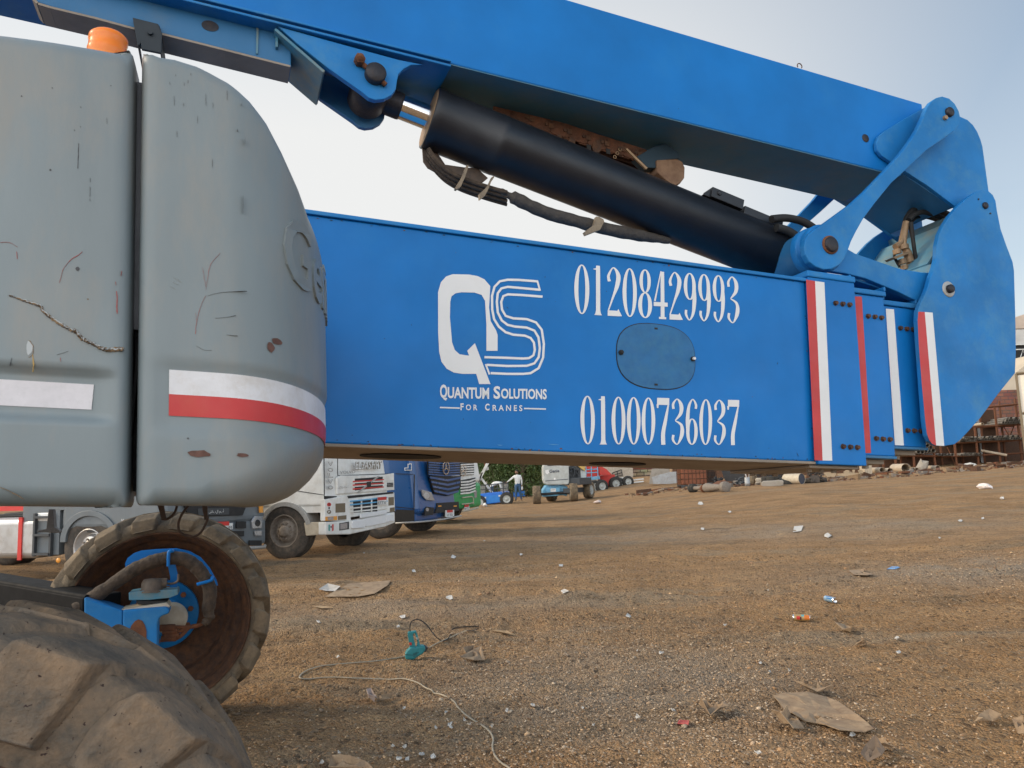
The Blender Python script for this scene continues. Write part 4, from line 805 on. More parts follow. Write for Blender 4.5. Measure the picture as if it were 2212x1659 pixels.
# ================================================================ PARKED TRUCKS
FW = np.array([.95, -.31, 0]); FW /= np.linalg.norm(FW); WD = np.array([-FW[1], FW[0], 0]); UP = np.array([0, 0, 1.])
m_twhite = mat('old_white_truck_paint', (.76, .75, .71), .45, dirt=(.50, .44, .34), amt=.35, scale=3, chips=(.2, .15, .12), chip_amt=.02)
m_tblue = mat('deep_blue_truck_paint', (.008, .075, .24), .3, scale=1, var=.05, coat=.3)
m_tgreen = mat('green_truck_paint', (.02, .30, .09), .35, scale=2); m_tgrey = mat('grey_truck_paint', (.12, .14, .155), .4, dirt=(.16, .15, .13), amt=.3, scale=3)
m_tgrey2 = mat('dark_grey_trim', (.045, .05, .055), .5, scale=5); m_dark = mat('dark_grille', (.012, .012, .013), .6, scale=8); m_glass = mat('dark_glass', (.02, .025, .03), .08, var=.02)
m_lens = mat('clear_lamp', (.45, .47, .50), .12, metal=.5, var=.2, scale=30); m_amber = mat('amber_lamp', (.75, .32, .05), .3); m_redp = mat('red_paint', (.55, .03, .025), .45, dirt=(.35, .05, .03), amt=.3, scale=5); m_plate = mat('plate_white', (.7, .7, .68), .5, dirt=(.5, .5, .48), amt=.2); m_ink = mat('black_ink', (.015, .015, .015), .6)
m_ttyre = mat('truck_tyre_rubber', (.042, .038, .034), .85, dirt=(.13, .10, .075), amt=.5, scale=6, bump=.4, bscale=50); m_silver = mat('silver_plastic', (.5, .5, .5), .4, metal=.3); m_alu = mat('polished_tank', (.50, .50, .50), .32, metal=.7, dirt=(.3, .25, .2), amt=.4, scale=3)
m_brownt = mat('brown_shaded_letter', (.17, .13, .08), .6, var=.05); m_hub = mat('worn_wheel_paint', (.22, .19, .16), .7, dirt=(.10, .07, .05), amt=.5, scale=12, bump=.2)
def road_wheel(root, lc, r=.52, W=.3, hubmat=None, side=1, label=None):       # truck wheel in thing-local axes, axle along y
    ax = np.array([0, side, 0.]); c = np.array(lc, float); h = W / 2
    mb = MB(); rin = r * .56
    mb.lathe(c, ax, [(rin, -h * .9), (rin + .02, -h), (r * .82, -h * 1.02), (r * .94, -h * .96), (r * .985, -h * .8), (r, -h * .72), (r, -h * .40), (r - .012, -h * .36), (r - .012, -h * .30), (r, -h * .26), (r, h * .26), (r - .012, h * .3), (r - .012, h * .36), (r, h * .4), (r, h * .72), (r * .985, h * .8), (r * .94, h * .96), (r * .82, h * 1.02), (rin, h)], 48)
    t = mb.build('wheel', m_ttyre, root, (0, 0, 0), label=label)
    mb = MB(); mb.lathe(c, ax, [(rin + .012, -h * .93), (rin + .012, -h * 1.0), (rin - .006, -h * 1.0), (rin - .012, -h * .8), (rin - .03, -h * .35), (r * .40, -h * .25), (r * .36, -h * .75), (r * .34, -h * .80), (r * .20, -h * .78), (r * .19, -h * 1.05), (r * .13, -h * 1.12), (0, -h * 1.12)], 36)
    rm = mb.build('rim', hubmat or m_hub, t)
    mb = MB()
    for i in range(10):
        a = 2 * math.pi * i / 10; q = c + r * .275 * np.array([math.cos(a), 0, math.sin(a)]); mb.cyl(q - ax * h * .78, q - ax * h * .98, .018, 6)
    mb.build('wheel_nut', m_hub, rm); return t
class Truck:
    def __init__(s, A, zg, name, label, dirs=None):
        s.fw, s.wd = dirs or (FW, WD); s.A = np.array([A[0], A[1], zg], float); s.name = name
        s.root = thing(name, label, 'truck', s.A, math.atan2(s.fw[1], s.fw[0])); s.Rm = np.array([s.fw, s.wd, UP])
        s.front = Face(s.A, s.fw); s.side = Face(s.A, -s.wd)
    def loc(s, mb):                       # world -> local (x forward, y across from the near side, z up)
        mb.v = [tuple(s.Rm @ (np.array(p) - s.A)) for p in mb.v]; return mb
    def part(s, mb, name, m, parent=None, bevel=0, seg=2, label=None, world=True):
        if world: s.loc(mb)
        return mb.build(name, m, parent or s.root, (0, 0, 0), bevel, seg, label)
    def cab(s, m, L=2.1, W=2.5, H=3.5, zb=.9, bev=.12, name='cab', lean=.1):
        mb = MB(); mb.hexa([(-L, 0, zb), (0, 0, zb), (0, W, zb), (-L, W, zb)], [(-L, .05, H), (-lean * 3, .05, H), (-lean * 3, W - .05, H), (-L, W - .05, H)])
        return s.part(mb, name, m, bevel=bev, seg=4, world=False)
    def common(s, cab, W=2.5, Lc=2.1):
        mb = MB(); mb.bx(-.33, -.06, .18, W - .18, 2.05, 2.95) if False else mb.hexa([(-.20, .16, 2.0), (-.17, W - .16, 2.0), (-.17, W - .16, 2.02), (-.20, .16, 2.02)], [(-.17, .16, 2.0), (-.14, W - .16, 2.0), (-.14, W - .16, 2.02), (-.17, .16, 2.02)])
        mb = MB(); mb.hexa([(-.13, .18, 2.05), (-.13, W - .18, 2.05), (-.30, W - .22, 3.0), (-.30, .22, 3.0)], [(-.10, .18, 2.05), (-.10, W - .18, 2.05), (-.27, W - .22, 3.0), (-.27, .22, 3.0)]); s.part(mb, 'windscreen', m_glass, cab, world=False)
        mb = MB(); mb.bx(-1.5, -.5, -.012, .02, 2.1, 2.9); s.part(mb, 'side_window', m_glass, cab, world=False)
        mb = MB(); mb.bx(-6.2, -.6, .75, .95, .75, 1.02); mb.bx(-6.2, -.6, W - .95, W - .75, .75, 1.02); s.part(mb, 'chassis_rail', m_dark, world=False)
def ring(cx, cy, rx, ry, n=24): return [(cx + rx * math.cos(t), cy + ry * math.sin(t)) for t in np.linspace(0, 2 * math.pi, n + 1)[:-1]]
# ---- white truck with chrome-shadow lettering
T = Truck((-3.52, 14.3), 0, 'parked_truck', 'dirty white truck with missing headlamp glass, EL3ASHRY lettering and a battered white bumper')
f, sd = T.front, T.side
cab = T.cab(m_twhite, zb=.98, bev=.05); T.common(cab)
mb = MB(); mb.bx(-2.1, -.02, .02, 2.48, .86, .98); T.part(mb, 'cab', m_twhite, cab, world=False)
mb = MB(); f.poly(mb, pts(B1, [(948, 280), (975, 258), (1300, 258), (1425, 238), (1428, 380), (948, 415)]), .015, .05)
gl = T.part(mb, 'upper_grille', m_twhite, cab, .01)
mb = MB(); f.poly(mb, pts(B1, [(1095, 285), (1330, 268), (1330, 360), (1095, 385)]), .018, .02, 0)
for y in (300, 330, 362): 
    f.poly(mb, pts(B1, [(1080, y + 4), (1340, y - 12), (1340, y - 3), (1080, y + 16)]), .024, .01, 1)
for y in (316, 346): f.poly(mb, pts(B1, [(950, y + 8), (1425, y - 22), (1425, y - 14), (950, y + 17)]), .022, .01, 2)
f.poly(mb, pts(B1, [(1115, 400), (1130, 404), (1305, 265), (1290, 262)]), .032, .008, 3); f.poly(mb, pts(B1, [(1198, 312), (1232, 308), (1232, 355), (1198, 360)]), .036, .01, 4); f.poly(mb, pts(B1, [(1368, 320), (1418, 318), (1418, 352), (1368, 355)]), .026, .01, 4)
f.text(mb, 'FH12', pts(B1, [(1372, 325), (1414, 322), (1414, 346), (1372, 349)]), .028, 3)
f.text(mb, 'ATTENTION', pts(B1, [(956, 352), (1040, 346), (1040, 360), (956, 368)]), .020, 5, .02)
T.part(mb, 'grille_detail', [m_dark, m_redp, m_twhite, m_steel, m_dark, m_ink], gl)
mb = MB(); f.text(mb, 'EL3ASHRY', pts(B1, [(1100, 142), (1328, 138), (1322, 202), (1094, 208)]), .008, 0, .05); f.text(mb, 'EL3ASHRY', pts(B1, [(1104, 139), (1332, 135), (1326, 199), (1098, 205)]), .012, 1, .01)
f.text(mb, 'VOLVO', pts(B1, [(966, 220), (1100, 214), (1098, 238), (968, 244)]), .010, 2, .03)
T.part(mb, 'cab_lettering', [m_brownt, m_plate, m_steel], cab)
mb = MB()
for ch, y in zip('VOLVO', (140, 190, 238, 288, 338)): f.text(mb, ch, pts(B1, [(864, y), (910, y + 2), (912, y + 38), (868, y + 36)]), .010, 0, .05); f.text(mb, ch, pts(B1, [(868, y), (906, y + 2), (908, y + 34), (872, y + 32)]), .014, 1, .0)
T.part(mb, 'pillar_lettering', [m_brownt, m_plate], cab)
mb = MB(); f.poly(mb, pts(B1, [(832, 100), (838, 100), (842, 420), (836, 420)]), .004, .006); f.poly(mb, pts(B1, [(948, 105), (953, 105), (953, 258), (948, 260)]), .004, .006); f.poly(mb, pts(B1, [(953, 256), (1418, 240), (1418, 246), (953, 262)]), .005, .006)
sd.poly(mb, pts(B1, [(832, 100), (838, 100), (838, 575), (834, 575)]), .004, .006); sd.poly(mb, pts(B1, [(610, 386), (834, 420), (834, 425), (610, 392)]), .004, .006)
T.part(mb, 'panel_gap', m_dark, cab)
# lower grille, headlamps, bumper
mb = MB(); f.poly(mb, pts(B1, [(842, 460), (1000, 430), (1428, 400), (1434, 560), (1320, 575), (1062, 610), (1062, 640), (842, 640)]), .02, .10, 0); lowp = T.part(mb, 'headlamp_panel', m_twhite, bevel=.012)
mb = MB(); f.poly(mb, pts(B1, [(842, 430), (945, 432), (930, 455), (845, 465)]), .005, .02); f.poly(mb, pts(B1, [(1030, 430), (1420, 395), (1420, 410), (1040, 452)]), .022, .01); f.poly(mb, pts(B1, [(1080, 470), (1285, 445), (1285, 560), (1085, 572)]), .023, .01)
T.part(mb, 'grille_opening', m_dark, lowp)
mb = MB()
for i, y in enumerate((470, 500, 530, 560)): f.poly(mb, pts(B1, [(1062, y), (1370, y - 32), (1370, y - 22), (1062, y + 11)]), .045, .025, 1 if i in (0, 1) else 0)
for x in (1150, 1235): f.poly(mb, pts(B1, [(x, 462), (x + 8, 461), (x + 8, 566), (x, 567)]), .04, .02, 0)
T.part(mb, 'lower_grille', [m_twhite, mat('sky_blue_stripe', (.12, .38, .62), .5)], lowp, .003)
mb = MB(); f.poly(mb, pts(B1, [(932, 495), (1014, 490), (1014, 568), (932, 572)]), .022, .012); f.poly(mb, pts(B1, [(1378, 442), (1424, 438), (1424, 508), (1378, 512)]), .022, .012); T.part(mb, 'headlamp_recess', m_brownt, lowp)
mb = MB(); f.poly(mb, pts(B1, [(846, 606), (946, 600), (946, 634), (846, 640)]), .022, .012, 0); f.poly(mb, pts(B1, [(866, 608), (915, 606), (915, 632), (866, 634)]), .026, .01, 1); f.poly(mb, pts(B1, [(952, 600), (1024, 592), (1024, 628), (952, 634)]), .022, .012, 2); f.poly(mb, pts(B1, [(1390, 530), (1430, 526), (1430, 560), (1390, 566)]), .022, .012, 2)
T.part(mb, 'indicator_lamp', [m_amber, m_lens, m_brownt], lowp)
mb = MB(); f.poly(mb, pts(B1, [(1288, 442), (1362, 436), (1362, 500), (1288, 506)]), .075, .008, 0); f.poly(mb, pts(B1, [(1288, 442), (1362, 436), (1362, 462), (1288, 468)]), .078, .004, 1); f.text(mb, '٤٢٢٥', pts(B1, [(1292, 476), (1356, 468), (1356, 494), (1292, 500)]), .080, 2); T.part(mb, 'number_plate', [m_plate, m_redp, m_ink], lowp)
mb = MB()
for y, m_, ch in ((503, 0, 'V'), (533, 1, 'I'), (565, 2, 'P')):
    mb2 = [f.p(*B1(878 + 17 * math.cos(t), y + 17 * math.sin(t)), .024) for t in np.linspace(0, 2 * math.pi, 17)[:-1]]; mb.prism(mb2, -f.n * .006, m_); f.text(mb, ch, pts(B1, [(872, y - 9), (884, y - 9), (884, y + 9), (872, y + 9)]), .026, 3 if m_ != 2 else 1, .03)
T.part(mb, 'round_sticker', [m_redp, m_plate, m_brownt, m_ink], lowp)
mb = MB(); f.poly(mb, pts(B1, [(848, 650), (1062, 640), (1432, 565), (1434, 655), (1350, 690), (1050, 755), (850, 758)]), .05, .16); bu = T.part(mb, 'bumper', m_twhite, bevel=.02)
mb = MB(); sd.poly(mb, pts(B1, [(664, 655), (845, 648), (848, 755), (680, 768)]), .02, .08, 0); T.part(mb, 'bumper_side', m_cream, bu, .015)
mb = MB(); f.poly(mb, pts(B1, [(1145, 585), (1365, 548), (1365, 580), (1145, 618)]), .10, .03); f.poly(mb, pts(B1, [(1075, 640), (1180, 625), (1195, 660), (1180, 700), (1075, 705)]), .09, .04); f.poly(mb, pts(B1, [(1180, 622), (1395, 580), (1395, 650), (1190, 690)]), .075, .04); f.poly(mb, pts(B1, [(1360, 588), (1425, 585), (1428, 640), (1365, 650)]), .09, .04); T.part(mb, 'tow_bracket', m_white, bu, .008)
mb = MB(); f.poly(mb, pts(B1, [(966, 660), (1046, 646), (1046, 710), (966, 722)]), .056, .02, 0); f.poly(mb, pts(B1, [(973, 666), (1032, 656), (1032, 704), (973, 714)]), .062, .01, 1); T.part(mb, 'fog_lamp', [m_dark, m_lens], bu)
mb = MB(); f.poly(mb, pts(B1, [(873, 672), (886, 671), (886, 726), (873, 722)]), .054, .004, 0); f.poly(mb, pts(B1, [(886, 671), (902, 670), (902, 728), (886, 726)]), .054, .004, 1); f.poly(mb, pts(B1, [(902, 670), (916, 669), (916, 720), (902, 728)]), .054, .004, 2); f.poly(mb, pts(B1, [(890, 684), (900, 683), (899, 700), (890, 700)]), .056, .004, 3); T.part(mb, 'shield_sticker', [mat('sticker_teal', (.05, .30, .28), .5), m_plate, m_redp, m_ink], bu)
mb = MB(); L = arc(*B1(500, 730), 225 * .2563, 250 * .2563, 165, 345, 20); L2 = arc(*B1(500, 730), 188 * .2563, 212 * .2563, 345, 165, 20); sd.poly(mb, L + L2, .03, .40); T.part(mb, 'wheel_arch', m_steel, bevel=.006)
wl = T.Rm @ (sd.p(*B1(498, 722), -.02) - T.A); road_wheel(T.root, (wl[0], .17, .53), .53, .32); road_wheel(T.root, (wl[0], 2.33, .53), .53, .32, side=-1); road_wheel(T.root, (wl[0] - 3.6, .3, .53), .53, .5); road_wheel(T.root, (wl[0] - 3.6, 2.2, .53), .53, .5, side=-1)
# ---- deep blue truck
T = Truck((-2.38, 18.65), 0, 'parked_truck', 'glossy deep blue truck with a three pointed star, parked just behind the dirty white one')
f, sd = T.front, T.side
cab = T.cab(m_tblue, zb=.55, bev=.16); T.common(cab)
mb = MB(); mb.bx(-1.55, -.1, .05, 2.45, .38, .6); T.part(mb, 'cab', m_tblue, cab, .05, world=False)
mb = MB(); f.poly(mb, pts(B1, [(1716, 128), (1980, 130), (1982, 255), (1890, 262), (1850, 262), (1722, 252)]), .012, .05, 0); f.poly(mb, pts(B1, [(1728, 262), (1985, 262), (1990, 345), (1965, 400), (1885, 430), (1765, 408), (1748, 350)]), .012, .05, 0)
gr_ = T.part(mb, 'grille', m_dark, cab)
mb = MB()
for i in range(6):
    y = 150 + i * 20; f.poly(mb, pts(B1, [(1718, y - 8), (1850, y + 2), (1980, y - 4), (1980, y + 7), (1850, y + 14), (1720, y + 4)]), .03, .015)
for i in range(4):
    y = 275 + i * 38; x0 = 1728 + i * 12; x1 = 1988 - i * 6; f.poly(mb, pts(B1, [(x0, y - 8), (1880, y + 16), (x1, y - 6), (x1, y + 10), (1880, y + 34), (x0 + 4, y + 8)]), .035, .02)
T.part(mb, 'grille_slat', m_tblue, gr_, .004)
def star(mb, F_, Z, cx, cy, rx, ry, off):
    A = ring(cx, cy, rx, ry, 32); B = ring(cx, cy, rx * .86, ry * .86, 32)
    for i in range(32): j = (i + 1) % 32; mb.hexa([F_.p(*Z(*p), off) for p in (A[i], A[j], B[j], B[i])], [F_.p(*Z(*p), off - .02) for p in (A[i], A[j], B[j], B[i])])
    for k in range(3):
        t = -math.pi / 2 + k * 2.0944; tip = (cx + rx * .9 * math.cos(t), cy + ry * .9 * math.sin(t)); a = (cx + rx * .14 * math.cos(t + 1.57), cy + ry * .14 * math.sin(t + 1.57)); b = (cx - rx * .14 * math.cos(t + 1.57), cy - ry * .14 * math.sin(t + 1.57))
        mb.prism([F_.p(*Z(*p), off - .003) for p in (tip, a, b)], -F_.n * .015)
mb = MB(); star(mb, f, B1, 1865, 193, 28, 58, .075); T.part(mb, 'star_emblem', m_chrome, gr_)
mb = MB(); f.poly(mb, pts(B1, [(1658, 375), (1740, 400), (1770, 470), (1700, 465), (1668, 430)]), .008, .03, 0); f.poly(mb, ring(*B1(1700, 428), 24 * .2563, 28 * .2563, 16), .012, .02, 1); T.part(mb, 'headlamp', [m_lens, m_silver], cab, .006)
mb = MB(); f.poly(mb, pts(B1, [(1685, 540), (1700, 520), (1765, 530), (1755, 590), (1685, 598)]), .006, .02, 0); f.poly(mb, ring(*B1(1707, 545), 12 * .2563, 15 * .2563, 14), .012, .02, 1); T.part(mb, 'fog_lamp', [m_dark, m_lens], cab)
mb = MB(); f.poly(mb, pts(B1, [(1790, 490), (1970, 478), (1975, 555), (1775, 575)]), .008, .03, 0)
for x in (1810, 1940): f.poly(mb, pts(B1, [(x - 12, 512), (x + 14, 510), (x + 14, 520), (x - 12, 522)]), .012, .01, 1)
T.part(mb, 'bumper_recess', [m_dark, m_amber], cab)
mb = MB(); f.poly(mb, pts(B1, [(1858, 552), (1932, 546), (1932, 600), (1858, 606)]), .03, .01, 0); f.poly(mb, pts(B1, [(1872, 550), (1920, 547), (1920, 568), (1872, 572)]), .034, .01, 1); f.poly(mb, pts(B1, [(1870, 572), (1922, 568), (1922, 606), (1870, 610)]), .036, .01, 0); f.text(mb, '٨٢ ٧١٥', pts(B1, [(1874, 578), (1918, 574), (1918, 600), (1874, 604)]), .040, 2); T.part(mb, 'number_plate', [m_plate, m_redp, m_ink], cab)
mb = MB(); a = [f.p(*B1(1600, 652), .05), f.p(*B1(1720, 642), .08), f.p(*B1(1860, 624), .08), f.p(*B1(1990, 598), .05)]; mb.tube([sd.p(*B1(1440, 660), .03)] + a, .022, 10); T.part(mb, 'lip_tube', m_steel)
mb = MB(); sd.poly(mb, pts(B1, [(1512, 215), (1512, 192), (1540, 192), (1540, 160), (1572, 155), (1574, 215)]), .006, .004, 0); sd.poly(mb, pts(B1, [(1518, 210), (1518, 198), (1546, 196), (1546, 166), (1568, 162), (1568, 210)]), .008, .004, 1); T.part(mb, 'truck_outline_sticker', [m_plate, m_tblue], cab)
mb = MB(); sd.poly(mb, pts(B1, [(1436, 240), (1590, 246), (1590, 250), (1436, 246)]), .004, .006); sd.poly(mb, pts(B1, [(1590, 250), (1600, 250), (1596, 560), (1590, 560)]), .004, .006); sd.poly(mb, pts(B1, [(1436, 520), (1596, 535), (1596, 540), (1436, 526)]), .004, .006); sd.poly(mb, pts(B1, [(1440, 545), (1596, 550), (1596, 640), (1440, 655)]), .003, .006); T.part(mb, 'panel_gap', m_dark, cab)
road_wheel(T.root, (-1.05, .17, .53), .53, .32); road_wheel(T.root, (-1.05, 2.33, .53), .53, .32, side=-1); road_wheel(T.root, (-4.8, .3, .53), .53, .5); road_wheel(T.root, (-4.8, 2.2, .53), .53, .5, side=-1)
# ---- white and green truck
T = Truck((-1.94, 24.1), 0, 'parked_truck', 'white truck with a green lower front, farthest of the parked row')
f, sd = T.front, T.side
cab = T.cab(m_twhite, zb=1.25, bev=.14); T.common(cab); mb = MB(); mb.bx(-1.9, -.01, .01, 2.49, .42, 1.25); lw = T.part(mb, 'green_skirt', m_tgreen, bevel=.12, seg=3, world=False)
mb = MB(); f.poly(mb, pts(B1, [(1990, 300), (2112, 275), (2112, 360), (2060, 405), (2000, 415), (1990, 400)]), .012, .05, 0); f.poly(mb, pts(B1, [(1992, 150), (2100, 150), (2100, 250), (1992, 260)]), .012, .05, 0); g2 = T.part(mb, 'grille', m_dark, cab)
mb = MB()
for i in range(5): y = 158 + i * 20; f.poly(mb, pts(B1, [(1990, y + 4), (2100, y - 2), (2100, y + 9), (1990, y + 16)]), .03, .015)
for i in range(5): y = 298 + i * 24; f.poly(mb, pts(B1, [(1988, y + 10), (2060, y + 4), (2114, y - 14), (2114, y - 2), (2060, y + 18), (1988, y + 24)]), .03, .015)
T.part(mb, 'grille_slat', m_twhite, g2, .003)
mb = MB(); star(mb, f, B1, 2010, 215, 24, 50, .09); T.part(mb, 'star_emblem', m_chrome, g2)
mb = MB(); f.text(mb, 'Actros', pts(B1, [(2062, 164), (2098, 162), (2098, 176), (2062, 178)]), .02, 0, .02); T.part(mb, 'model_badge', m_ink, cab)
mb = MB(); f.poly(mb, pts(B1, [(2018, 520), (2060, 512), (2060, 552), (2018, 558)]), .02, .01, 0); f.poly(mb, pts(B1, [(2020, 506), (2055, 502), (2055, 522), (2020, 526)]), .024, .01, 1); f.text(mb, '٧٨٢٤', pts(B1, [(2022, 530), (2056, 524), (2056, 546), (2022, 552)]), .028, 2); T.part(mb, 'number_plate', [m_plate, m_redp, m_ink], lw)
mb = MB(); mb.tube([f.p(*B1(2000, 500), .05), f.p(*B1(2060, 494), .05), f.p(*B1(2092, 488), .05)], .02, 8); mb.tube([f.p(*B1(2000, 560), .05), f.p(*B1(2070, 548), .06), f.p(*B1(2132, 528), .05)], .03, 8); mb.tube([f.p(*B1(2000, 445), .05), f.p(*B1(2080, 436), .05), f.p(*B1(2092, 450), .05), f.p(*B1(2096, 500), .05)], .02, 8); T.part(mb, 'bumper_bar', m_cream)
mb = MB(); f.poly(mb, pts(B1, [(2100, 400), (2122, 380), (2124, 440), (2106, 450)]), .012, .03); T.part(mb, 'headlamp', m_lens, lw)
road_wheel(T.root, (-1.2, .17, .53), .53, .32); road_wheel(T.root, (-1.2, 2.33, .53), .53, .32, side=-1); road_wheel(T.root, (-4.8, .3, .53), .53, .5); road_wheel(T.root, (-4.8, 2.2, .53), .53, .5, side=-1)
# ---- grey tractor, mostly hidden behind the boom lift
A_ = np.array([-4.50, 14.0]) - 2.5 * WD[:2]
T = Truck(A_, 0, 'parked_truck', 'grey tractor truck with a silver fuel tank and red strap, nearest of the parked row')
f, sd = T.front, T.side
cab = T.cab(m_tgrey, zb=.75, bev=.14); T.common(cab)
mb = MB(); mb.bx(-.95, -.02, .02, 2.48, .36, .80); T.part(mb, 'bumper', m_tgrey, bevel=.05, seg=3, world=False)
mb = MB(); f.poly(mb, pts(Z6, [(1350, 100), (1830, 100), (1790, 205), (1450, 215), (1380, 180)]), .01, .03, 0); f.poly(mb, pts(Z6, [(1460, 155), (1690, 150), (1690, 200), (1465, 205)]), .02, .02, 1)
f.text(mb, 'شابلا وبأ', pts(Z6, [(1540, 162), (1650, 158), (1650, 190), (1540, 194)]), .030, 2); T.part(mb, 'grille', [m_dark, m_tgrey2, m_plate], cab)
mb = MB(); f.poly(mb, pts(Z6, [(1858, 250), (1880, 210), (1940, 215), (1930, 300), (1865, 305)]), .02, .03, 0); f.poly(mb, pts(Z6, [(1880, 320), (1932, 318), (1930, 355), (1885, 355)]), .02, .03, 0); f.poly(mb, ring(*Z6(1902, 262), 20 * .293, 26 * .293, 14), .028, .02, 1); T.part(mb, 'headlamp', [m_lens, m_glass], cab, .006)
mb = MB(); f.poly(mb, pts(Z6, [(1560, 255), (1690, 250), (1690, 330), (1560, 335)]), .03, .01, 0); f.poly(mb, pts(Z6, [(1560, 255), (1690, 250), (1690, 280), (1560, 286)]), .034, .01, 1); f.text(mb, 'ر د ٩٩', pts(Z6, [(1640, 290), (1712, 284), (1712, 322), (1640, 328)]), .04, 2); f.poly(mb, pts(Z6, [(1690, 264), (1716, 262), (1716, 308), (1690, 310)]), .03, .01, 0); T.part(mb, 'number_plate', [m_plate, m_redp, m_ink], cab)
mb = MB()
for (x0, y0, x1, y1) in ((1745, 250, 1815, 300), (1840, 390, 1930, 430), (1700, 320, 1800, 360)): f.poly(mb, rect(Z6, x0, y0, x1, y1), .02, .02)
T.part(mb, 'vent', m_dark, cab)
mb = MB(); f.poly(mb, pts(Z6, [(1915, 100), (1940, 100), (1940, 185), (1920, 185)]), .04, .03); T.part(mb, 'marker_lamp', m_amber, cab)
mb = MB(); mb.tube([f.p(*Z6(1780, 450), .05), f.p(*Z6(1950, 440), .05), f.p(*Z6(1952, 430), .0)], .03, 10); T.part(mb, 'lip_tube', m_steel)
mb = MB(); sd.text(mb, 'Mercedes-Benz', pts(Z6, [(895, 232), (1072, 228), (1072, 252), (895, 256)]), .012, 0, .01); T.part(mb, 'side_lettering', m_silver, cab)
cx_, cy_ = Z6(655, 405); wl = T.Rm @ (sd.p(cx_, cy_, -.02) - T.A); wx = wl[0]
mb = MB(); L = arc(cx_, cy_, 215 * .293, 235 * .293, 180, 350, 20); L2 = arc(cx_, cy_, 175 * .293, 195 * .293, 350, 180, 20); sd.poly(mb, L + L2, .03, .40); T.part(mb, 'wheel_arch', m_tgrey, bevel=.006)
mb = MB(); mb.bx(wx + .60, -.9, .01, .3, .40, 1.2); mb.bx(-2.9, wx - .62, .03, .3, .42, 1.9); mb.bx(wx - .62, -.5, .012, .4, 1.12, 1.95); T.part(mb, 'side_panel', m_tgrey, bevel=.02, world=False)
road_wheel(T.root, (wx, .17, .52), .52, .32, m_alu); road_wheel(T.root, (wx, 2.33, .52), .52, .32, m_alu, side=-1); road_wheel(T.root, (wx - 4.2, .3, .52), .52, .5); road_wheel(T.root, (wx - 4.2, 2.2, .52), .52, .5, side=-1)
tx1 = (T.Rm @ (sd.p(*Z6(262, 450), 0) - T.A))[0]; tx0 = tx1 - 1.5
mb = MB(); mb.bx(tx0, tx1, .02, .62, .36, 1.0); tk = T.part(mb, 'fuel_tank', m_alu, bevel=.09, seg=4, world=False)
mb = MB(); sx_ = (T.Rm @ (sd.p(*Z6(140, 450), 0) - T.A))[0]; mb.bx(sx_ - .04, sx_ + .04, .004, .03, .34, 1.02); mb.bx(sx_ - .04, sx_ + .04, .004, .6, 1.0, 1.012); T.part(mb, 'tank_strap', m_redp, tk, world=False)
mb = MB(); l0 = (T.Rm @ (sd.p(*Z6(255, 450), 0) - T.A))[0]; l1 = (T.Rm @ (sd.p(*Z6(375, 450), 0) - T.A))[0]
for x in (l0, l1): mb.bx(x - .02, x + .02, -.03, .02, .40, 1.08)
for z in (.42, .72, 1.0): mb.bx(l0, l1, -.05, .03, z, z + .035)
T.part(mb, 'step_ladder', m_tgrey2, world=False)
mb = MB(); c = sd.p(*Z6(433, 538), .03); mb.lathe(c, -T.wd, [(0, .02), (.035, .02), (.04, .0)], 16); T.part(mb, 'side_lamp', m_amber)
mb = MB(); mb.bx(-9, tx1 + .2, .3, .5, 1.12, 1.2); T.part(mb, 'red_side_beam', m_redp, world=False)
mb = MB(); sd.poly(mb, pts(Z6, [(262, 185), (410, 180), (412, 250), (265, 252)]), -.02, .2); T.part(mb, 'white_canister', m_plate, bevel=.03)
# ================================================================ PEOPLE, MACHINES AND YARD CLUTTER FARTHER OFF
CAT_ALL = None
class Prop:
    def __init__(s, name, label, cat, base, group=None, D=None, nrm=None):
        b = G(*base) if D is None else at(*base, D)
        if D is not None: b[2] = float(gz(b[0], b[1]))
        s.b = b; n = np.array([-b[0], -b[1], 0.]) if nrm is None else np.array(nrm, float); s.n = n / np.linalg.norm(n); s.t = np.array([-s.n[1], s.n[0], 0.])
        s.t = s.t if s.t[0] > 0 else -s.t; s.F = Face(b, s.n); s.root = thing(name, label, cat, b, 0, group)
    def part(s, mb, name, m, parent=None, bevel=0, seg=2, label=None): return mb.build(name, m, parent or s.root, s.b, bevel, seg, label)
    def poly(s, Z, L, off=0., th=.3, m=m_dark, name='panel', parent=None, bevel=0):
        mb = MB(); s.F.poly(mb, pts(Z, L), off, th); return s.part(mb, name, m, parent, bevel)
    def box(s, mb, x0, x1, z0, z1, d0, d1, mi=0):      # metres: across, up, back (away from the camera)
        c = s.b + s.t * (x0 + x1) / 2 - s.n * (d0 + d1) / 2; c[2] = s.b[2] + (z0 + z1) / 2; return mb.box(c, ((x1 - x0) / 2, (d1 - d0) / 2, (z1 - z0) / 2), (s.t, -s.n, UP), mi)
    def pt(s, x, z, d=0): p = s.b + s.t * x - s.n * d; p = p.copy(); p[2] = s.b[2] + z; return p
m_lblue = mat('pale_blue_machine_paint', (.13, .36, .55), .5, dirt=(.2, .22, .2), amt=.4, scale=4); m_mred = mat('machine_red', (.50, .03, .02), .5, dirt=(.3, .06, .04), amt=.4, scale=3); m_sblue = mat('bright_blue_machine_paint', (.015, .16, .62), .45, dirt=(.08, .2, .4), amt=.3, scale=3)
m_yel = mat('yellow_machine_paint', (.55, .36, .10), .6, dirt=(.3, .2, .1), amt=.5, scale=4); m_lgrey = mat('light_grey_cover', (.42, .44, .42), .5, dirt=(.3, .27, .22), amt=.4, scale=3); m_bwhite = mat('off_white_paint', (.6, .6, .57), .5, dirt=(.35, .3, .25), amt=.4, scale=4)
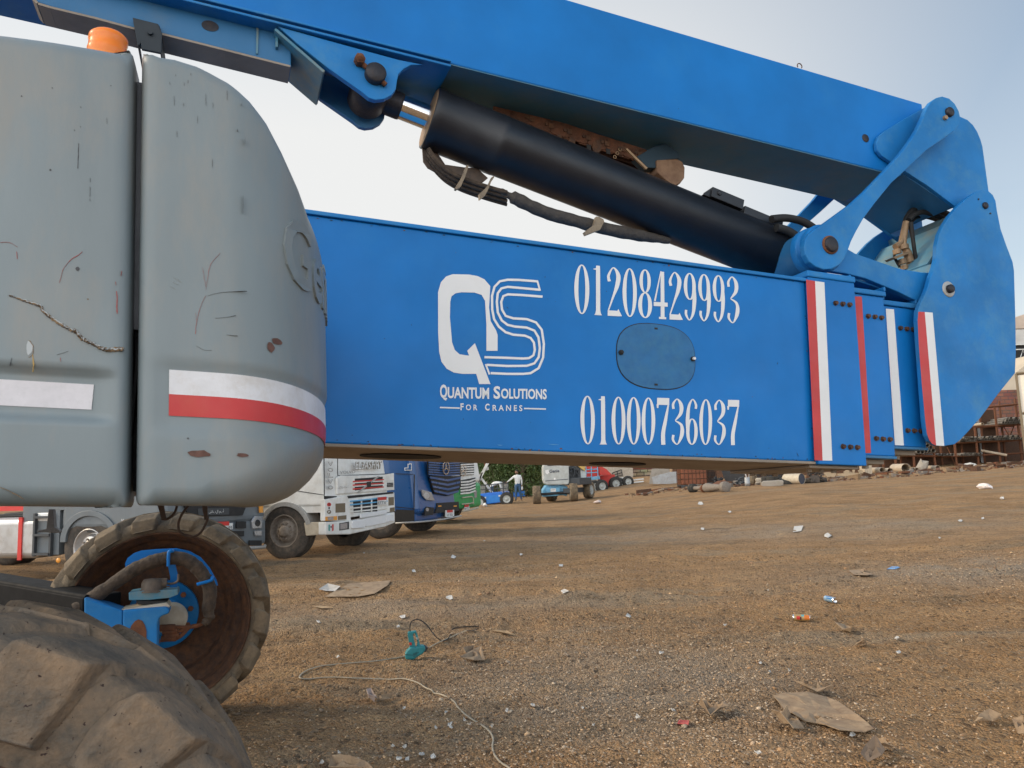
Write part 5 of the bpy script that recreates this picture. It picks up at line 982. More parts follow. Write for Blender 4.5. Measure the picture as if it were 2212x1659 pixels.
m_conc = mat('stained_concrete', (.33, .30, .26), .9, dirt=(.2, .17, .13), amt=.5, scale=2, bump=.4, bscale=20); m_sheet = mat('bare_sheet_metal', (.36, .38, .40), .5, metal=.3, dirt=(.25, .22, .18), amt=.5, scale=3); m_card = mat('cardboard', (.38, .27, .16), .85, dirt=(.25, .17, .10), amt=.5, scale=9, var=.1); m_rubb = mat('old_rubber', (.03, .03, .028), .85, dirt=(.10, .08, .06), amt=.4, scale=8)
m_wood = mat('rough_wood', (.25, .17, .10), .85, scale=8, dirt=(.12, .08, .05), amt=.4); m_stone = mat('pale_stone', (.48, .42, .34), .9, dirt=(.25, .2, .15), amt=.5, scale=3, bump=.5, bscale=12); m_gpipe = mat('grey_steel_pipe', (.24, .225, .20), .5, metal=.3, dirt=(.2, .13, .09), amt=.4, scale=5); m_cpipe = mat('cream_plastic_pipe', (.48, .40, .30), .5, dirt=(.35, .25, .18), amt=.3, scale=3)
# ---- people
def limb_body(name, root, P0, J, edges, mt, sub=1):
    me = bpy.data.meshes.new(name); keys = list(J); me.from_pydata([tuple(J[k][:3]) for k in keys], [(keys.index(a), keys.index(b)) for a, b in edges], [])
    o = bpy.data.objects.new(name, me); COL.objects.link(o); sk_ = o.modifiers.new('skin', 'SKIN')
    for i, k in enumerate(keys): r = J[k][3]; me.skin_vertices[0].data[i].radius = r if hasattr(r, '__len__') else (r, r)
    me.skin_vertices[0].data[0].use_root = True; s = o.modifiers.new('sub', 'SUBSURF'); s.levels = s.render_levels = sub
    dg = bpy.context.evaluated_depsgraph_get(); dg.update(); m2 = bpy.data.meshes.new_from_object(o.evaluated_get(dg)); bpy.data.objects.remove(o); m2.name = name
    for p in m2.polygons: p.use_smooth = True
    ob = bpy.data.objects.new(name, m2); COL.objects.link(ob); ob.parent = root; return ob
m_skin = mat('skin', (.30, .17, .11), .6, var=.05); m_shirt = mat('white_cotton', (.70, .70, .68), .8, dirt=(.5, .48, .45), amt=.3, scale=8); m_jean = mat('blue_denim', (.045, .10, .19), .85, dirt=(.02, .05, .1), amt=.3, scale=15); m_hair = mat('black_hair', (.012, .010, .009), .7); m_shoe = mat('dark_shoes', (.03, .025, .02), .7)
def hand(J, E_, side, w, d, up):         # palm, four fingers and a thumb from wrist key
    w = np.array(w, float); d = np.array(d, float) / np.linalg.norm(d); up = np.array(up, float); sx_ = np.cross(d, up); sx_ /= np.linalg.norm(sx_)
    pm = w + d * .055; J[side + 'palm'] = (*pm, (.030, .018)); E_.append((side + 'wrist', side + 'palm'))
    for i, L in enumerate((.062, .072, .068, .052)):
        o = (i - 1.5) * .019; a = pm + d * .035 + sx_ * o; b = a + d * L * .5; c = b + d * L * .4 - up * .018; 
        for n, p, r in (('a', a, .010), ('b', b, .009), ('c', c, .008)): J[f'{side}f{i}{n}'] = (*p, r)
        E_ += [(side + 'palm', f'{side}f{i}a'), (f'{side}f{i}a', f'{side}f{i}b'), (f'{side}f{i}b', f'{side}f{i}c')]
    a = pm - d * .02 + sx_ * .032; b = a + sx_ * .022 + d * .03; J[side + 'ta'] = (*a, .011); J[side + 'tb'] = (*b, .009); E_ += [(side + 'palm', side + 'ta'), (side + 'ta', side + 'tb')]
def head_mesh(c, face, r=.10):
    c = np.array(c, float); f = np.array(face, float); f /= np.linalg.norm(f); r_ = np.cross(f, UP); r_ /= np.linalg.norm(r_); mb = MB(); V = []; n = 20; k = 14
    for i in range(k + 1):
        ph = math.pi * i / k; z = math.cos(ph)
        for j in range(n):
            th = 2 * math.pi * j / n; x = math.sin(ph) * math.cos(th); y = math.sin(ph) * math.sin(th)
            fx = x * (.098 if x > 0 else .100); sy = y * (.075 - .018 * max(0, -z)); zz = z * .118
            if x > .2 and abs(y) < .25 and -.35 < z < .12: fx += .020 * (1 - abs(y) * 4) * (.12 - z)       # nose
            if x > .3 and z < -.55: fx += .012
            if x > .5 and .10 < z < .30 and .2 < abs(y) < .6: fx -= .008
            V.append(c + f * fx + r_ * sy + UP * zz)
    mb.add(V, [(i * n + j, i * n + (j + 1) % n, (i + 1) * n + (j + 1) % n, (i + 1) * n + j) for i in range(k) for j in range(n)], 0, True)
    for s in (-1, 1):
        e = c + f * .086 + r_ * .032 * s + UP * .018; mb.lathe(e, f, [(.011, -.004), (.009, .004), (0, .006)], 10, 1); mb.tube([c + r_ * s * .070 + UP * .02, c + r_ * s * .084 + UP * .005 - f * .01, c + r_ * s * .072 - UP * .028], [.012, .014, .008], 8, 0); mb.box(e + UP * .018, (.016, .004, .003), (r_, f, UP), 2)
    mb.box(c + f * .095 - UP * .052, (.022, .004, .004), (r_, f, UP), 3); return mb, f, r_
def hair_mesh(c, f, r_, beard=True):
    mb = MB(); V = []; n = 20; k = 8
    for i in range(k + 1):
        ph = .56 * math.pi * i / k
        for j in range(n):
            th = 2 * math.pi * j / n; x = math.cos(th); y = math.sin(th); z = math.cos(ph); lim = 1.0 if x < .2 else (1.0 if z > .45 else .55)
            V.append(c + f * math.sin(ph) * x * .108 * (lim if x > .2 else 1) - f * .006 + r_ * math.sin(ph) * y * .084 + UP * (z * .127 + .004))
    mb.add(V, [(i * n + j, i * n + (j + 1) % n, (i + 1) * n + (j + 1) % n, (i + 1) * n + j) for i in range(k) for j in range(n)], 0, True)
    if beard: mb.lathe(c - UP * .085 + f * .035, UP, [(.030, -.035), (.050, -.01), (.052, .02), (.040, .035)], 14)
    return mb
g = G(*B2(580, 532)); g[2] = float(gz(g[0], g[1])); per = thing('person', 'standing bearded man in white long sleeved shirt and blue jeans, carrying a white bottle', 'person', g)
J = {'hip': (0, 0, .95, (.15, .11)), 'waist': (0, .0, 1.08, (.145, .105)), 'chest': (-.01, 0, 1.30, (.175, .12)), 'neck0': (-.01, 0, 1.47, (.075, .07)), 'neck': (-.02, -.01, 1.54, (.055, .055)),
     'Lsh': (-.17, 0, 1.42, .075), 'Lel': (-.36, -.06, 1.26, .055), 'Lfa': (-.50, -.12, 1.16, .045), 'Lwrist': (-.60, -.16, 1.10, (.030, .024)), 'Rsh': (.17, 0, 1.42, .075), 'Rel': (.235, .02, 1.14, .055), 'Rwrist': (.24, -.06, .90, (.030, .024)),
     'Lhip': (-.09, 0, .88, .105), 'Lkn': (-.11, -.03, .49, .075), 'Lan': (-.13, 0, .10, .05), 'Lto': (-.15, -.15, .045, (.05, .035)), 'Rhip': (.09, 0, .88, .105), 'Rkn': (.13, -.02, .50, .075), 'Ran': (.19, .03, .10, .05), 'Rto': (.22, -.11, .045, (.05, .035))}
Ed = [('hip', 'waist'), ('waist', 'chest'), ('chest', 'neck0'), ('neck0', 'neck'), ('chest', 'Lsh'), ('Lsh', 'Lel'), ('Lel', 'Lfa'), ('Lfa', 'Lwrist'), ('chest', 'Rsh'), ('Rsh', 'Rel'), ('Rel', 'Rwrist'), ('hip', 'Lhip'), ('Lhip', 'Lkn'), ('Lkn', 'Lan'), ('Lan', 'Lto'), ('hip', 'Rhip'), ('Rhip', 'Rkn'), ('Rkn', 'Ran'), ('Ran', 'Rto')]
hand(J, Ed, 'L', J['Lwrist'][:3], (-.8, -.3, -.3), (0, 0, 1)); hand(J, Ed, 'R', J['Rwrist'][:3], (0, -.1, -1), (0, 1, 0))
def split_mats(o, rules, mats):
    for m in mats: o.data.materials.append(m)
    for p in o.data.polygons:
        c = p.center
        for i, r in enumerate(rules):
            if r(c): p.material_index = i; break
bd = limb_body('body', per, None, J, Ed, m_shirt); 
split_mats(bd, [lambda c: c.z > 1.50 or c.x < -.595 or (c.x > .17 and c.z < .90 and c.y < -.045 and c.x > .2), lambda c: c.z > .97 or (c.x > .185 and c.z > .90), lambda c: c.z > .13, lambda c: True], [m_skin, m_shirt, m_jean, m_shoe])
hc_ = np.array([-.03, -.02, 1.655]); hm, hf, hr = head_mesh(hc_, (-.8, -.55, -.05)); hm.build('head', [m_skin, m_ink, m_hair, mat('lips', (.22, .08, .06), .6)], per); hair_mesh(hc_, hf, hr).build('hair', m_hair, per)
bo = MB(); q = np.array(g) + [.25, -.09, .80]; bo.lathe(q - UP * .16, UP, [(0, 0), (.045, .0), (.048, .02), (.048, .12), (.02, .17), (.018, .20), (0, .20)], 16); b_ = bo.build('plastic_bottle', m_shirt, None); tag(b_, "small white plastic bottle hanging from the standing man's right hand", 'bottle')
# bent man inside the lift
g2_ = G(*B2(350, 560)); fx = Face(g2_ + np.array([0, 1.3, 0]), (0, -1, 0)); hb_ = fx.p(*B2(305, 372)); 
pe2 = thing('person', 'man in a white top bending forward behind the railing of the blue scissor lift', 'person', hb_)
S2 = {'hip': (0, 0, 0, (.14, .13)), 'waist': (.10, 0, .10, (.13, .12)), 'chest': (.38, 0, .17, (.16, .13)), 'neck0': (.56, 0, .13, (.07, .07)), 'neck': (.62, 0, .12, .055), 'Lsh': (.46, -.17, .14, .07), 'Lel': (.50, -.20, -.13, .05), 'Lwrist': (.60, -.18, -.34, (.03, .024)), 'Rsh': (.46, .17, .14, .07), 'Rel': (.52, .2, -.12, .05), 'Rwrist': (.66, .16, -.30, (.03, .024)),
      'Lhip': (-.02, -.09, -.08, .10), 'Lkn': (.06, -.11, -.48, .075), 'Lan': (-.02, -.12, -.86, .05), 'Lto': (.12, -.12, -.91, (.045, .035)), 'Rhip': (-.02, .09, -.08, .10), 'Rkn': (.06, .11, -.48, .075), 'Ran': (-.02, .12, -.86, .05), 'Rto': (.12, .12, -.91, (.045, .035))}
E2_ = [('hip', 'waist'), ('waist', 'chest'), ('chest', 'neck0'), ('neck0', 'neck'), ('chest', 'Lsh'), ('Lsh', 'Lel'), ('Lel', 'Lwrist'), ('chest', 'Rsh'), ('Rsh', 'Rel'), ('Rel', 'Rwrist'), ('hip', 'Lhip'), ('Lhip', 'Lkn'), ('Lkn', 'Lan'), ('Lan', 'Lto'), ('hip', 'Rhip'), ('Rhip', 'Rkn'), ('Rkn', 'Ran'), ('Ran', 'Rto')]
hand(S2, E2_, 'L', S2['Lwrist'][:3], (.5, 0, -.8), (1, 0, .5)); hand(S2, E2_, 'R', S2['Rwrist'][:3], (.5, 0, -.8), (1, 0, .5))
b2_ = limb_body('body', pe2, None, S2, E2_, m_shirt); split_mats(b2_, [lambda c: (c.z < -.22 and c.x > .5) or c.x > .57, lambda c: c.z > -.02 or c.x > .3, lambda c: True], [m_skin, m_shirt, m_jean])
hm, hf, hr = head_mesh((.72, 0, .10), (.8, 0, -.7)); hm.build('head', [m_skin, m_ink, m_hair, m_skin], pe2); hair_mesh(np.array([.72, 0, .10]), hf, hr, False).build('hair', m_hair, pe2)
# ---- generic small machine wheel
def mwheel(pr_, c, ax, r, w, m=m_tyre, rimm=m_lgrey, lug=0, parent=None):
    mb = MB(); c = np.array(c, float); ax = np.array(ax, float); ax /= np.linalg.norm(ax)
    if lug: tyre(mb, c, ax, r, w, r * .55, lug, lug=r * .07, shift=.35)
    else: mb.lathe(c, ax, [(r * .55, -w / 2), (r * .9, -w / 2), (r, -w * .35), (r, w * .35), (r * .9, w / 2), (r * .55, w / 2)], 28)
    t = pr_.part(mb, 'wheel', m, parent)
    mb = MB()
    for s in (-1, 1): mb.lathe(c, ax * s, [(r * .57, w * .44), (r * .52, w * .50), (r * .46, w * .34), (r * .25, w * .28), (r * .22, w * .42), (0, w * .44)], 24)
    pr_.part(mb, 'rim', rimm, t); return t
# ---- grey covered boom lift in the yard
LB = Prop('boom_lift', 'smaller boom lift with light grey cover and pale blue chassis standing beyond the trucks', 'boom lift', B2(960, 535), D=39.3)
n_ = np.array([-.42, -.91, 0]); n_ /= np.linalg.norm(n_); t_ = np.array([.91, -.42, 0]); t_ /= np.linalg.norm(t_); 
def pw(px, D): q = at(*px, D); q[2] = float(gz(q[0], q[1])) + .45; return q
Wp = [pw(B2(775, 540), 38.6), pw(B2(1160, 525), 38.6), pw(B2(1318, 500), 40.6), pw(B2(930, 520), 41.2)]
ax_f = Wp[1] - Wp[0]; ax_f[2] = 0
for i, q in enumerate(Wp): mwheel(LB, q, ax_f if i < 2 else (.9, -.43, 0), .45, .36, m_tyre, m_lgrey, 16)
LB.F = Face(LB.b, (0, -1, 0)); LB.n = np.array([0, -1., 0]); LB.t = np.array([1., 0, 0])
ch_ = LB.poly(B2, [(835, 420), (870, 370), (990, 372), (1050, 365), (1095, 380), (1098, 440), (1085, 482), (1040, 470), (990, 475), (935, 485), (838, 490)], .15, 2.2, m_lblue, 'chassis', bevel=.03)
LB.poly(B2, [(868, 400), (1015, 395), (1015, 465), (985, 478), (880, 480)], .35, .2, m_lblue, 'front_plate', ch_, .02)
mb = MB(); LB.F.poly(mb, pts(B2, [(918, 402), (973, 400), (973, 434), (918, 436)]), .37, .01, 0); LB.F.poly(mb, pts(B2, [(924, 408), (968, 406), (968, 412), (924, 414)]), .374, .004, 1); LB.F.poly(mb, pts(B2, [(924, 418), (960, 416), (960, 420), (924, 422)]), .374, .004, 1); LB.part(mb, 'notice_plate', [m_plate, m_steel], ch_)
cv = LB.poly(B2, [(842, 150), (870, 144), (1095, 142), (1108, 160), (1112, 345), (1095, 362), (880, 364), (852, 350), (838, 310), (834, 180)], .45, 1.5, m_lgrey, 'engine_cover', bevel=.12)
LB.poly(B2, [(878, 130), (975, 130), (980, 160), (885, 168)], .47, .3, m_glass, 'cover_window', cv)
mb = MB(); LB.F.text(mb, 'Genie', pts(B2, [(905, 205), (1008, 198), (1008, 232), (905, 240)]), .47, 0, .03); LB.part(mb, 'cover_lettering', m_greyd, cv)
mb = MB(); LB.F.poly(mb, pts(B2, [(862, 210), (895, 205), (905, 235), (885, 255), (865, 240)]), .46, .008); LB.F.poly(mb, pts(B2, [(950, 292), (968, 290), (970, 312), (952, 312)]), .46, .008); LB.part(mb, 'peeling_sticker', m_plate, cv)
mb = MB(); LB.F.poly(mb, pts(B2, [(862, 318), (1100, 300), (1100, 308), (862, 326)]), .462, .01); LB.part(mb, 'cover_groove', m_greyd, cv)
mb = MB()
for i in range(26): a = LB.F.p(*B2(1110 + random.random() * 90, 155 + random.random() * 160), -.1 - random.random() * .6); b = a + np.array([random.uniform(-.3, .3), random.uniform(-.2, .2), random.uniform(-.4, .4)]); mb.tube([a, (a + b) / 2 + [.05, 0, .05], b], random.uniform(.02, .05), 6)
mb.box(LB.F.p(*B2(1155, 240), -.6), (.35, .25, .35)); LB.part(mb, 'engine', m_tgrey2)
LB.poly(B2, [(1190, 150), (1285, 210), (1290, 325), (1215, 330), (1180, 260)], -.4, .9, mat('pale_panel', (.45, .5, .5), .5), 'rear_cover', bevel=.06); LB.poly(B2, [(1200, 130), (1285, 150), (1275, 222), (1230, 190), (1190, 160)], -.2, .3, m_yel, 'yellow_boom', bevel=.02)
mb = MB(); mb.box((Wp[1] + Wp[2]) / 2 + [-.3, .2, .05], (.25, 1.1, .12), (t_, -n_, UP)); mb.box((Wp[1] + Wp[2]) / 2 + [-.2, .2, .5], (.5, .9, .18), (t_, -n_, UP)); LB.part(mb, 'rear_frame', m_tgrey2, bevel=.02)
mb = MB(); mb.tube([Wp[0] + [0, .35, 0], Wp[1] + [0, .35, 0]], .07, 10); mb.tube([Wp[3], Wp[2]], .07, 10); LB.part(mb, 'axle', m_dark)
# ---- blue scissor lift
SL = Prop('scissor_lift', 'blue scissor lift with a white scissor arm and mesh railing beside the standing man', 'scissor lift', B2(330, 565), nrm=(0, -1, 0))
bs = SL.poly(B2, [(150, 462), (300, 445), (485, 432), (490, 470), (430, 490), (425, 545), (210, 570), (205, 530), (150, 510)], 0, 1.5, m_sblue, 'base', bevel=.03)
SL.poly(B2, [(225, 480), (400, 465), (402, 540), (228, 555)], .02, .02, mat('blue_panel', (.02, .2, .6), .5), 'side_door', bs)
mb = MB(); SL.F.poly(mb, pts(B2, [(375, 470), (395, 468), (395, 484), (375, 486)]), .04, .01, 0); SL.F.poly(mb, pts(B2, [(230, 490), (245, 488), (245, 505), (230, 506)]), .04, .01, 0); SL.part(mb, 'sticker', m_plate, bs)
mb = MB()
for i in range(5): SL.F.poly(mb, pts(B2, [(415 + i * 15, 436 - i * .8), (423 + i * 15, 435 - i * .8), (418 + i * 15, 443 - i * .8), (410 + i * 15, 444 - i * .8)]), .03, .01, i % 2)
SL.part(mb, 'hazard_strip', [m_yel, m_ink], bs)
for (x, y, r) in ((178, 545, .40), (460, 510, .40)):
    for dd in (0, -1.3): mwheel(SL, SL.F.p(*B2(x, y), .02 + dd), (0, 1, 0), .37 * 38 / 2 * .0 + .36, .2, m_rubb, m_lgrey)
mb = MB()
for a, b in (((150, 370), (475, 345)), ((150, 415), (478, 395)), ((155, 372), (155, 460)), ((240, 365), (240, 450)), ((365, 355), (365, 440)), ((475, 345), (478, 430)), ((300, 360), (300, 445)), ((425, 350), (428, 436))): mb.tube([SL.F.p(*B2(*a), -.05), SL.F.p(*B2(*b), -.05)], .025, 6); mb.tube([SL.F.p(*B2(*a), -1.35), SL.F.p(*B2(*b), -1.35)], .025, 6)
rl = SL.part(mb, 'railing', m_tgrey2)
mb = MB()
for x in range(156, 236, 6): mb.tube([SL.F.p(*B2(x, 372), -.05), SL.F.p(*B2(x, 455), -.05)], .006, 4)
for y in range(380, 455, 7): mb.tube([SL.F.p(*B2(155, y), -.05), SL.F.p(*B2(240, y - 5), -.05)], .006, 4)
for x in range(400, 474, 7): mb.tube([SL.F.p(*B2(x, 352), -.05), SL.F.p(*B2(x, 434), -.05)], .006, 4)
for y in range(358, 430, 7): mb.tube([SL.F.p(*B2(396, y + 2), -.05), SL.F.p(*B2(476, y - 4), -.05)], .006, 4)
SL.part(mb, 'mesh_panel', m_steel, rl)
for k, L in enumerate(([(140, 350), (160, 368), (282, 128), (255, 118)], [(150, 215), (135, 230), (290, 440), (320, 440)], [(120, 470), (140, 440), (215, 235), (195, 225)], [(240, 180), (270, 175), (275, 205), (245, 215)])):
    SL.poly(B2, [(x, y) for x, y in L], -.35 - .12 * (k % 2), .09, m_bwhite, 'scissor_arm', bevel=.01)
mb = MB(); SL.F.poly(mb, pts(B2, [(222, 118), (238, 118), (238, 170), (228, 180)]), -.5, .08); SL.part(mb, 'hydraulic_ram', m_rust)
TBX = Prop('tool_chest', 'small blue metal chest on the ground behind the standing man', 'tool chest', B2(595, 487), nrm=(0, -1, 0)); TBX.poly(B2, [(528, 440), (650, 428), (655, 480), (600, 485), (532, 490)], 0, .6, m_sblue, 'body', bevel=.02); TBX.poly(B2, [(526, 436), (652, 424), (652, 432), (528, 444)], .02, .64, m_sblue, 'lid', bevel=.01)
# ---- red lifts and white scissor lift behind
RB = Prop('boom_lift', 'red boom lift with a pale blue basket, right of the grey covered lift', 'boom lift', B2(1400, 420), nrm=(0, -1, 0))
RB.poly(B2, [(1350, 330), (1425, 320), (1440, 390), (1380, 405), (1355, 400)], 0, 1.4, m_mred, 'chassis', bevel=.04); RB.poly(B2, [(1285, 160), (1420, 158), (1430, 280), (1290, 285)], -.5, .8, m_mred, 'mast', bevel=.05); RB.poly(B2, [(1285, 282), (1428, 272), (1432, 305), (1290, 318)], .1, .9, m_lblue, 'basket_floor', bevel=.02)
mb = MB()
for a, b in (((1287, 205), (1410, 198)), ((1287, 285), (1287, 160)), ((1345, 310), (1340, 158)), ((1412, 300), (1405, 158)), ((1287, 240), (1412, 232))): mb.tube([RB.F.p(*B2(*a), .12), RB.F.p(*B2(*b), .12)], .03, 8)
RB.part(mb, 'basket_rail', m_lblue); RB.poly(B2, [(1420, 158), (1500, 200), (1560, 260), (1430, 262)], -.3, .3, m_mred, 'boom', bevel=.02)
for x, y in ((1375, 385), (1447, 378)): mwheel(RB, RB.F.p(*B2(x, y), .05), (.35, -1, 0), .42, .3, m_rubb, m_lgrey)
RS = Prop('scissor_lift', 'red box shaped scissor lift between the pale blue basket and the white lift', 'scissor lift', B2(1520, 388), nrm=(0, -1, 0))
RS.poly(B2, [(1435, 265), (1585, 255), (1590, 290), (1570, 370), (1450, 385), (1435, 330)], 0, 1.4, m_mred, 'body', bevel=.03); RS.poly(B2, [(1452, 285), (1540, 278), (1548, 372), (1462, 380)], .03, .03, mat('bright_red_panel', (.62, .04, .03), .5), 'side_door', bevel=.01)
for x, y in ((1592, 350), (1600, 348)): mwheel(RS, RS.F.p(*B2(x, y), .06 if x == 1592 else -1.2), (.25, -1, 0), .44, .28, m_rubb, m_lgrey)
YM = Prop('platform_stack', 'yellow folded lift platform with dark handrails above the white scissor lift', 'lift platform', B2(1610, 380), D=62, nrm=(0, -1, 0))
YM.poly(B2, [(1470, 165), (1700, 170), (1700, 285), (1560, 280), (1475, 240)], -.6, 1.2, m_yel, 'panel', bevel=.04); mb = MB()
for a, b in (((1560, 240), (1655, 205)), ((1570, 262), (1660, 235)), ((1580, 282), (1665, 262)), ((1560, 240), (1580, 290)), ((1655, 205), (1665, 270)), ((1610, 222), (1620, 280))): mb.tube([YM.F.p(*B2(*a), .2), YM.F.p(*B2(*b), .2)], .035, 6)
YM.part(mb, 'handrail', m_dark)
WS = Prop('scissor_lift', 'white scissor lift base on black wheels in front of the brick wall', 'scissor lift', B2(1680, 365), nrm=(0, -1, 0))
WS.poly(B2, [(1600, 295), (1710, 282), (1718, 345), (1610, 368)], 0, 1.2, m_bwhite, 'base', bevel=.03)
for x, y in ((1635, 350), (1722, 330)): mwheel(WS, WS.F.p(*B2(x, y), .04), (.25, -1, 0), .38, .22, m_rubb, m_lgrey)
BR = Prop('barrier_board', 'red and white striped barrier board above the white scissor lift', 'barrier', B2(1665, 350), D=66, nrm=(0, -1, 0)); mb = MB()
for i in range(6): BR.F.poly(mb, pts(B2, [(1608 + i * 19, 188 - i * 1.6), (1627 + i * 19, 186 - i * 1.6), (1627 + i * 19, 200 - i * 1.6), (1608 + i * 19, 202 - i * 1.6)]), .05, .08, i % 2)
BR.part(mb, 'striped_board', [m_redp, m_plate]); mb = MB()
for x in (1612, 1718): mb.tube([BR.F.p(*B2(x, 190), 0), BR.F.p(*B2(x, 345), 0)], .04, 6)
BR.part(mb, 'post', m_steel)
# ---- walls and fences
def brick_mat(name, c1, c2, mort, sc, bw=.5, bh=.25, ms=.02):
    m = bpy.data.materials.new(name); m.use_nodes = True; nt = m.node_tree; N = nt.nodes; L = nt.links; b = N['Principled BSDF']; b.inputs['Roughness'].default_value = .9
    tc = N.new('ShaderNodeTexCoord'); mp = N.new('ShaderNodeMapping'); mp.inputs['Rotation'].default_value = (math.pi / 2, 0, 0); L.new(tc.outputs['Object'], mp.inputs['Vector'])
    ad = N.new('ShaderNodeVectorMath'); nn = N.new('ShaderNodeTexNoise'); nn.inputs['Scale'].default_value = 2.5; L.new(mp.outputs[0], nn.inputs['Vector']); sc_ = N.new('ShaderNodeVectorMath'); sc_.operation = 'SCALE'; sc_.inputs['Scale'].default_value = .10; L.new(nn.outputs['Color'], sc_.inputs[0]); L.new(mp.outputs[0], ad.inputs[0]); L.new(sc_.outputs[0], ad.inputs[1])
    br = N.new('ShaderNodeTexBrick'); br.inputs['Scale'].default_value = sc; br.inputs['Brick Width'].default_value = bw; br.inputs['Row Height'].default_value = bh; br.inputs['Mortar Size'].default_value = ms; br.inputs['Color1'].default_value = (*c1, 1); br.inputs['Color2'].default_value = (*c2, 1); br.inputs['Mortar'].default_value = (*mort, 1); br.inputs['Bias'].default_value = 0; L.new(ad.outputs[0], br.inputs['Vector'])
    n2 = N.new('ShaderNodeTexNoise'); n2.inputs['Scale'].default_value = 1.3; n2.inputs['Detail'].default_value = 5; L.new(mp.outputs[0], n2.inputs['Vector']); mx = N.new('ShaderNodeMix'); mx.data_type = 'RGBA'; mx.blend_type = 'MULTIPLY'; mx.inputs[0].default_value = .5; L.new(br.outputs['Color'], mx.inputs[6]); L.new(n2.outputs['Color'], mx.inputs[7]); L.new(mx.outputs[2], b.inputs['Base Color'])
    bp = N.new('ShaderNodeBump'); bp.inputs['Strength'].default_value = .8; bp.inputs['Distance'].default_value = .03; bp.invert = True; L.new(br.outputs['Fac'], bp.inputs['Height']); L.new(bp.outputs[0], b.inputs['Normal']); return m
def wall(name, label, a, b, ztop, y, m, th=.25, zbot=None, cap=None):
    pa = at(*a, y); pb = at(*b, y); zb = min(float(gz(pa[0], y)), float(gz(pb[0], y))) - .2 if zbot is None else zbot; mb = MB(); mb.bx(pa[0], pb[0], y, y + th, zb, ztop); o = mb.build(name, m, None, (pa[0], y, zb)); o.location = (pa[0], y, zb); tag(o, label, 'wall'); return o
zt = float(at(*B2(1800, 208), 66)[2]); wall('stone_wall', 'low wall of rough cream stones under the red brick course', B2(1560, 300), B2(2150, 300), zt, 66, brick_mat('cream_stone_courses', (.62, .50, .34), (.40, .30, .20), (.08, .06, .045), 1, .62, .30, .03), .4)
o = wall('brick_wall', 'upper course of red brick on top of the cream stone wall', B2(1560, 170), B2(2150, 170), zt + 2.2, 66, brick_mat('red_brick', (.42, .13, .08), (.30, .09, .06), (.16, .12, .10), 1, .5, .18, .02), .36, zt)
FN = Prop('corrugated_fence', 'lilac grey corrugated metal fence between the tree and the grey covered lift', 'fence', B2(800, 410), D=50, nrm=(0, -1, 0)); mb = MB(); n = 90; V = []
x0 = at(*B2(700, 300), 50)[0]; x1 = at(*B2(1000, 300), 50)[0]
for i in range(n * 2 + 1): x = x0 + (x1 - x0) * i / (2 * n); d = .04 * math.cos(i * math.pi / 2); V += [(x, 50 + d, -.1), (x, 50 + d, 4.2)]
mb.add(V, [(2 * i, 2 * i + 2, 2 * i + 3, 2 * i + 1) for i in range(2 * n)]); o = FN.part(mb, 'corrugated_sheet', mat('lilac_grey_sheet', (.30, .26, .30), .6, dirt=(.2, .17, .17), amt=.4, scale=1)); sm_ = o.modifiers.new('t', 'SOLIDIFY'); sm_.thickness = .01
# ---- trees behind the lifts
def leaf_mat(name, c): 
    m = mat(name, c, .6, scale=1.4, var=.35, dirt=(.12, .11, .03), amt=.3); return m
m_leaf = leaf_mat('dusty_leaf', (.055, .095, .022)); m_leaf2 = leaf_mat('yellow_green_leaf', (.10, .13, .03)); m_bark = mat('bark', (.12, .09, .06), .9, scale=10, bump=.5, bscale=30)
def tree(base, h, rad, label, m, nl=5200, drop=.8, seed=1):
    rg_ = np.random.default_rng(seed); b = np.array([base[0], base[1], float(gz(base[0], base[1]))]); root = thing('tree', label, 'tree', b, 0, 'trees behind the lifts')
    mb = MB(); mb.tube([b, b + [.05, 0, h * .3], b + [.1, .1, h * .6]], [.16, .12, .07], 10); tips = []
    for i in range(16):
        a = rg_.random() * 6.28; z0 = h * (.12 + .5 * rg_.random()); r = rad * (.45 + .5 * rg_.random()); e = b + [r * math.cos(a), r * math.sin(a) * .7, z0 + h * (.15 + .25 * rg_.random())]; s_ = b + [.05, 0, z0]; mb.tube([s_, (s_ + e) / 2 + [0, 0, .25], e], [.05, .035, .012], 6); tips.append(e); tips.append((s_ + e) / 2)
    mb.build('trunk', m_bark, root, b)
    V = []; Fs = []; k = 0
    cl_ = [t + rg_.normal(0, .3, 3) for t in tips] + [b + [rad * (rg_.random() * 2 - 1) * .9, rad * (rg_.random() * 2 - 1) * .6, h * (.08 + .85 * rg_.random())] for _ in range(46)]
    for i in range(nl):
        c = cl_[rg_.integers(len(cl_))] + rg_.normal(0, 1, 3) * [.34, .34, .42]; 
        if c[2] < b[2] + .1: c[2] = b[2] + .1 + rg_.random() * .5
        d = rg_.normal(0, 1, 3); d[2] -= drop; d /= np.linalg.norm(d); s = np.cross(d, rg_.normal(0, 1, 3)); s /= np.linalg.norm(s); L_ = .10 + .12 * rg_.random(); w_ = .022 + .02 * rg_.random()
        V += [c, c + d * L_ * .5 + s * w_, c + d * L_, c + d * L_ * .5 - s * w_]; Fs.append((k, k + 1, k + 2, k + 3)); k += 4
    mb = MB(); mb.add(V, Fs); mb.build('crown', m, root, b)
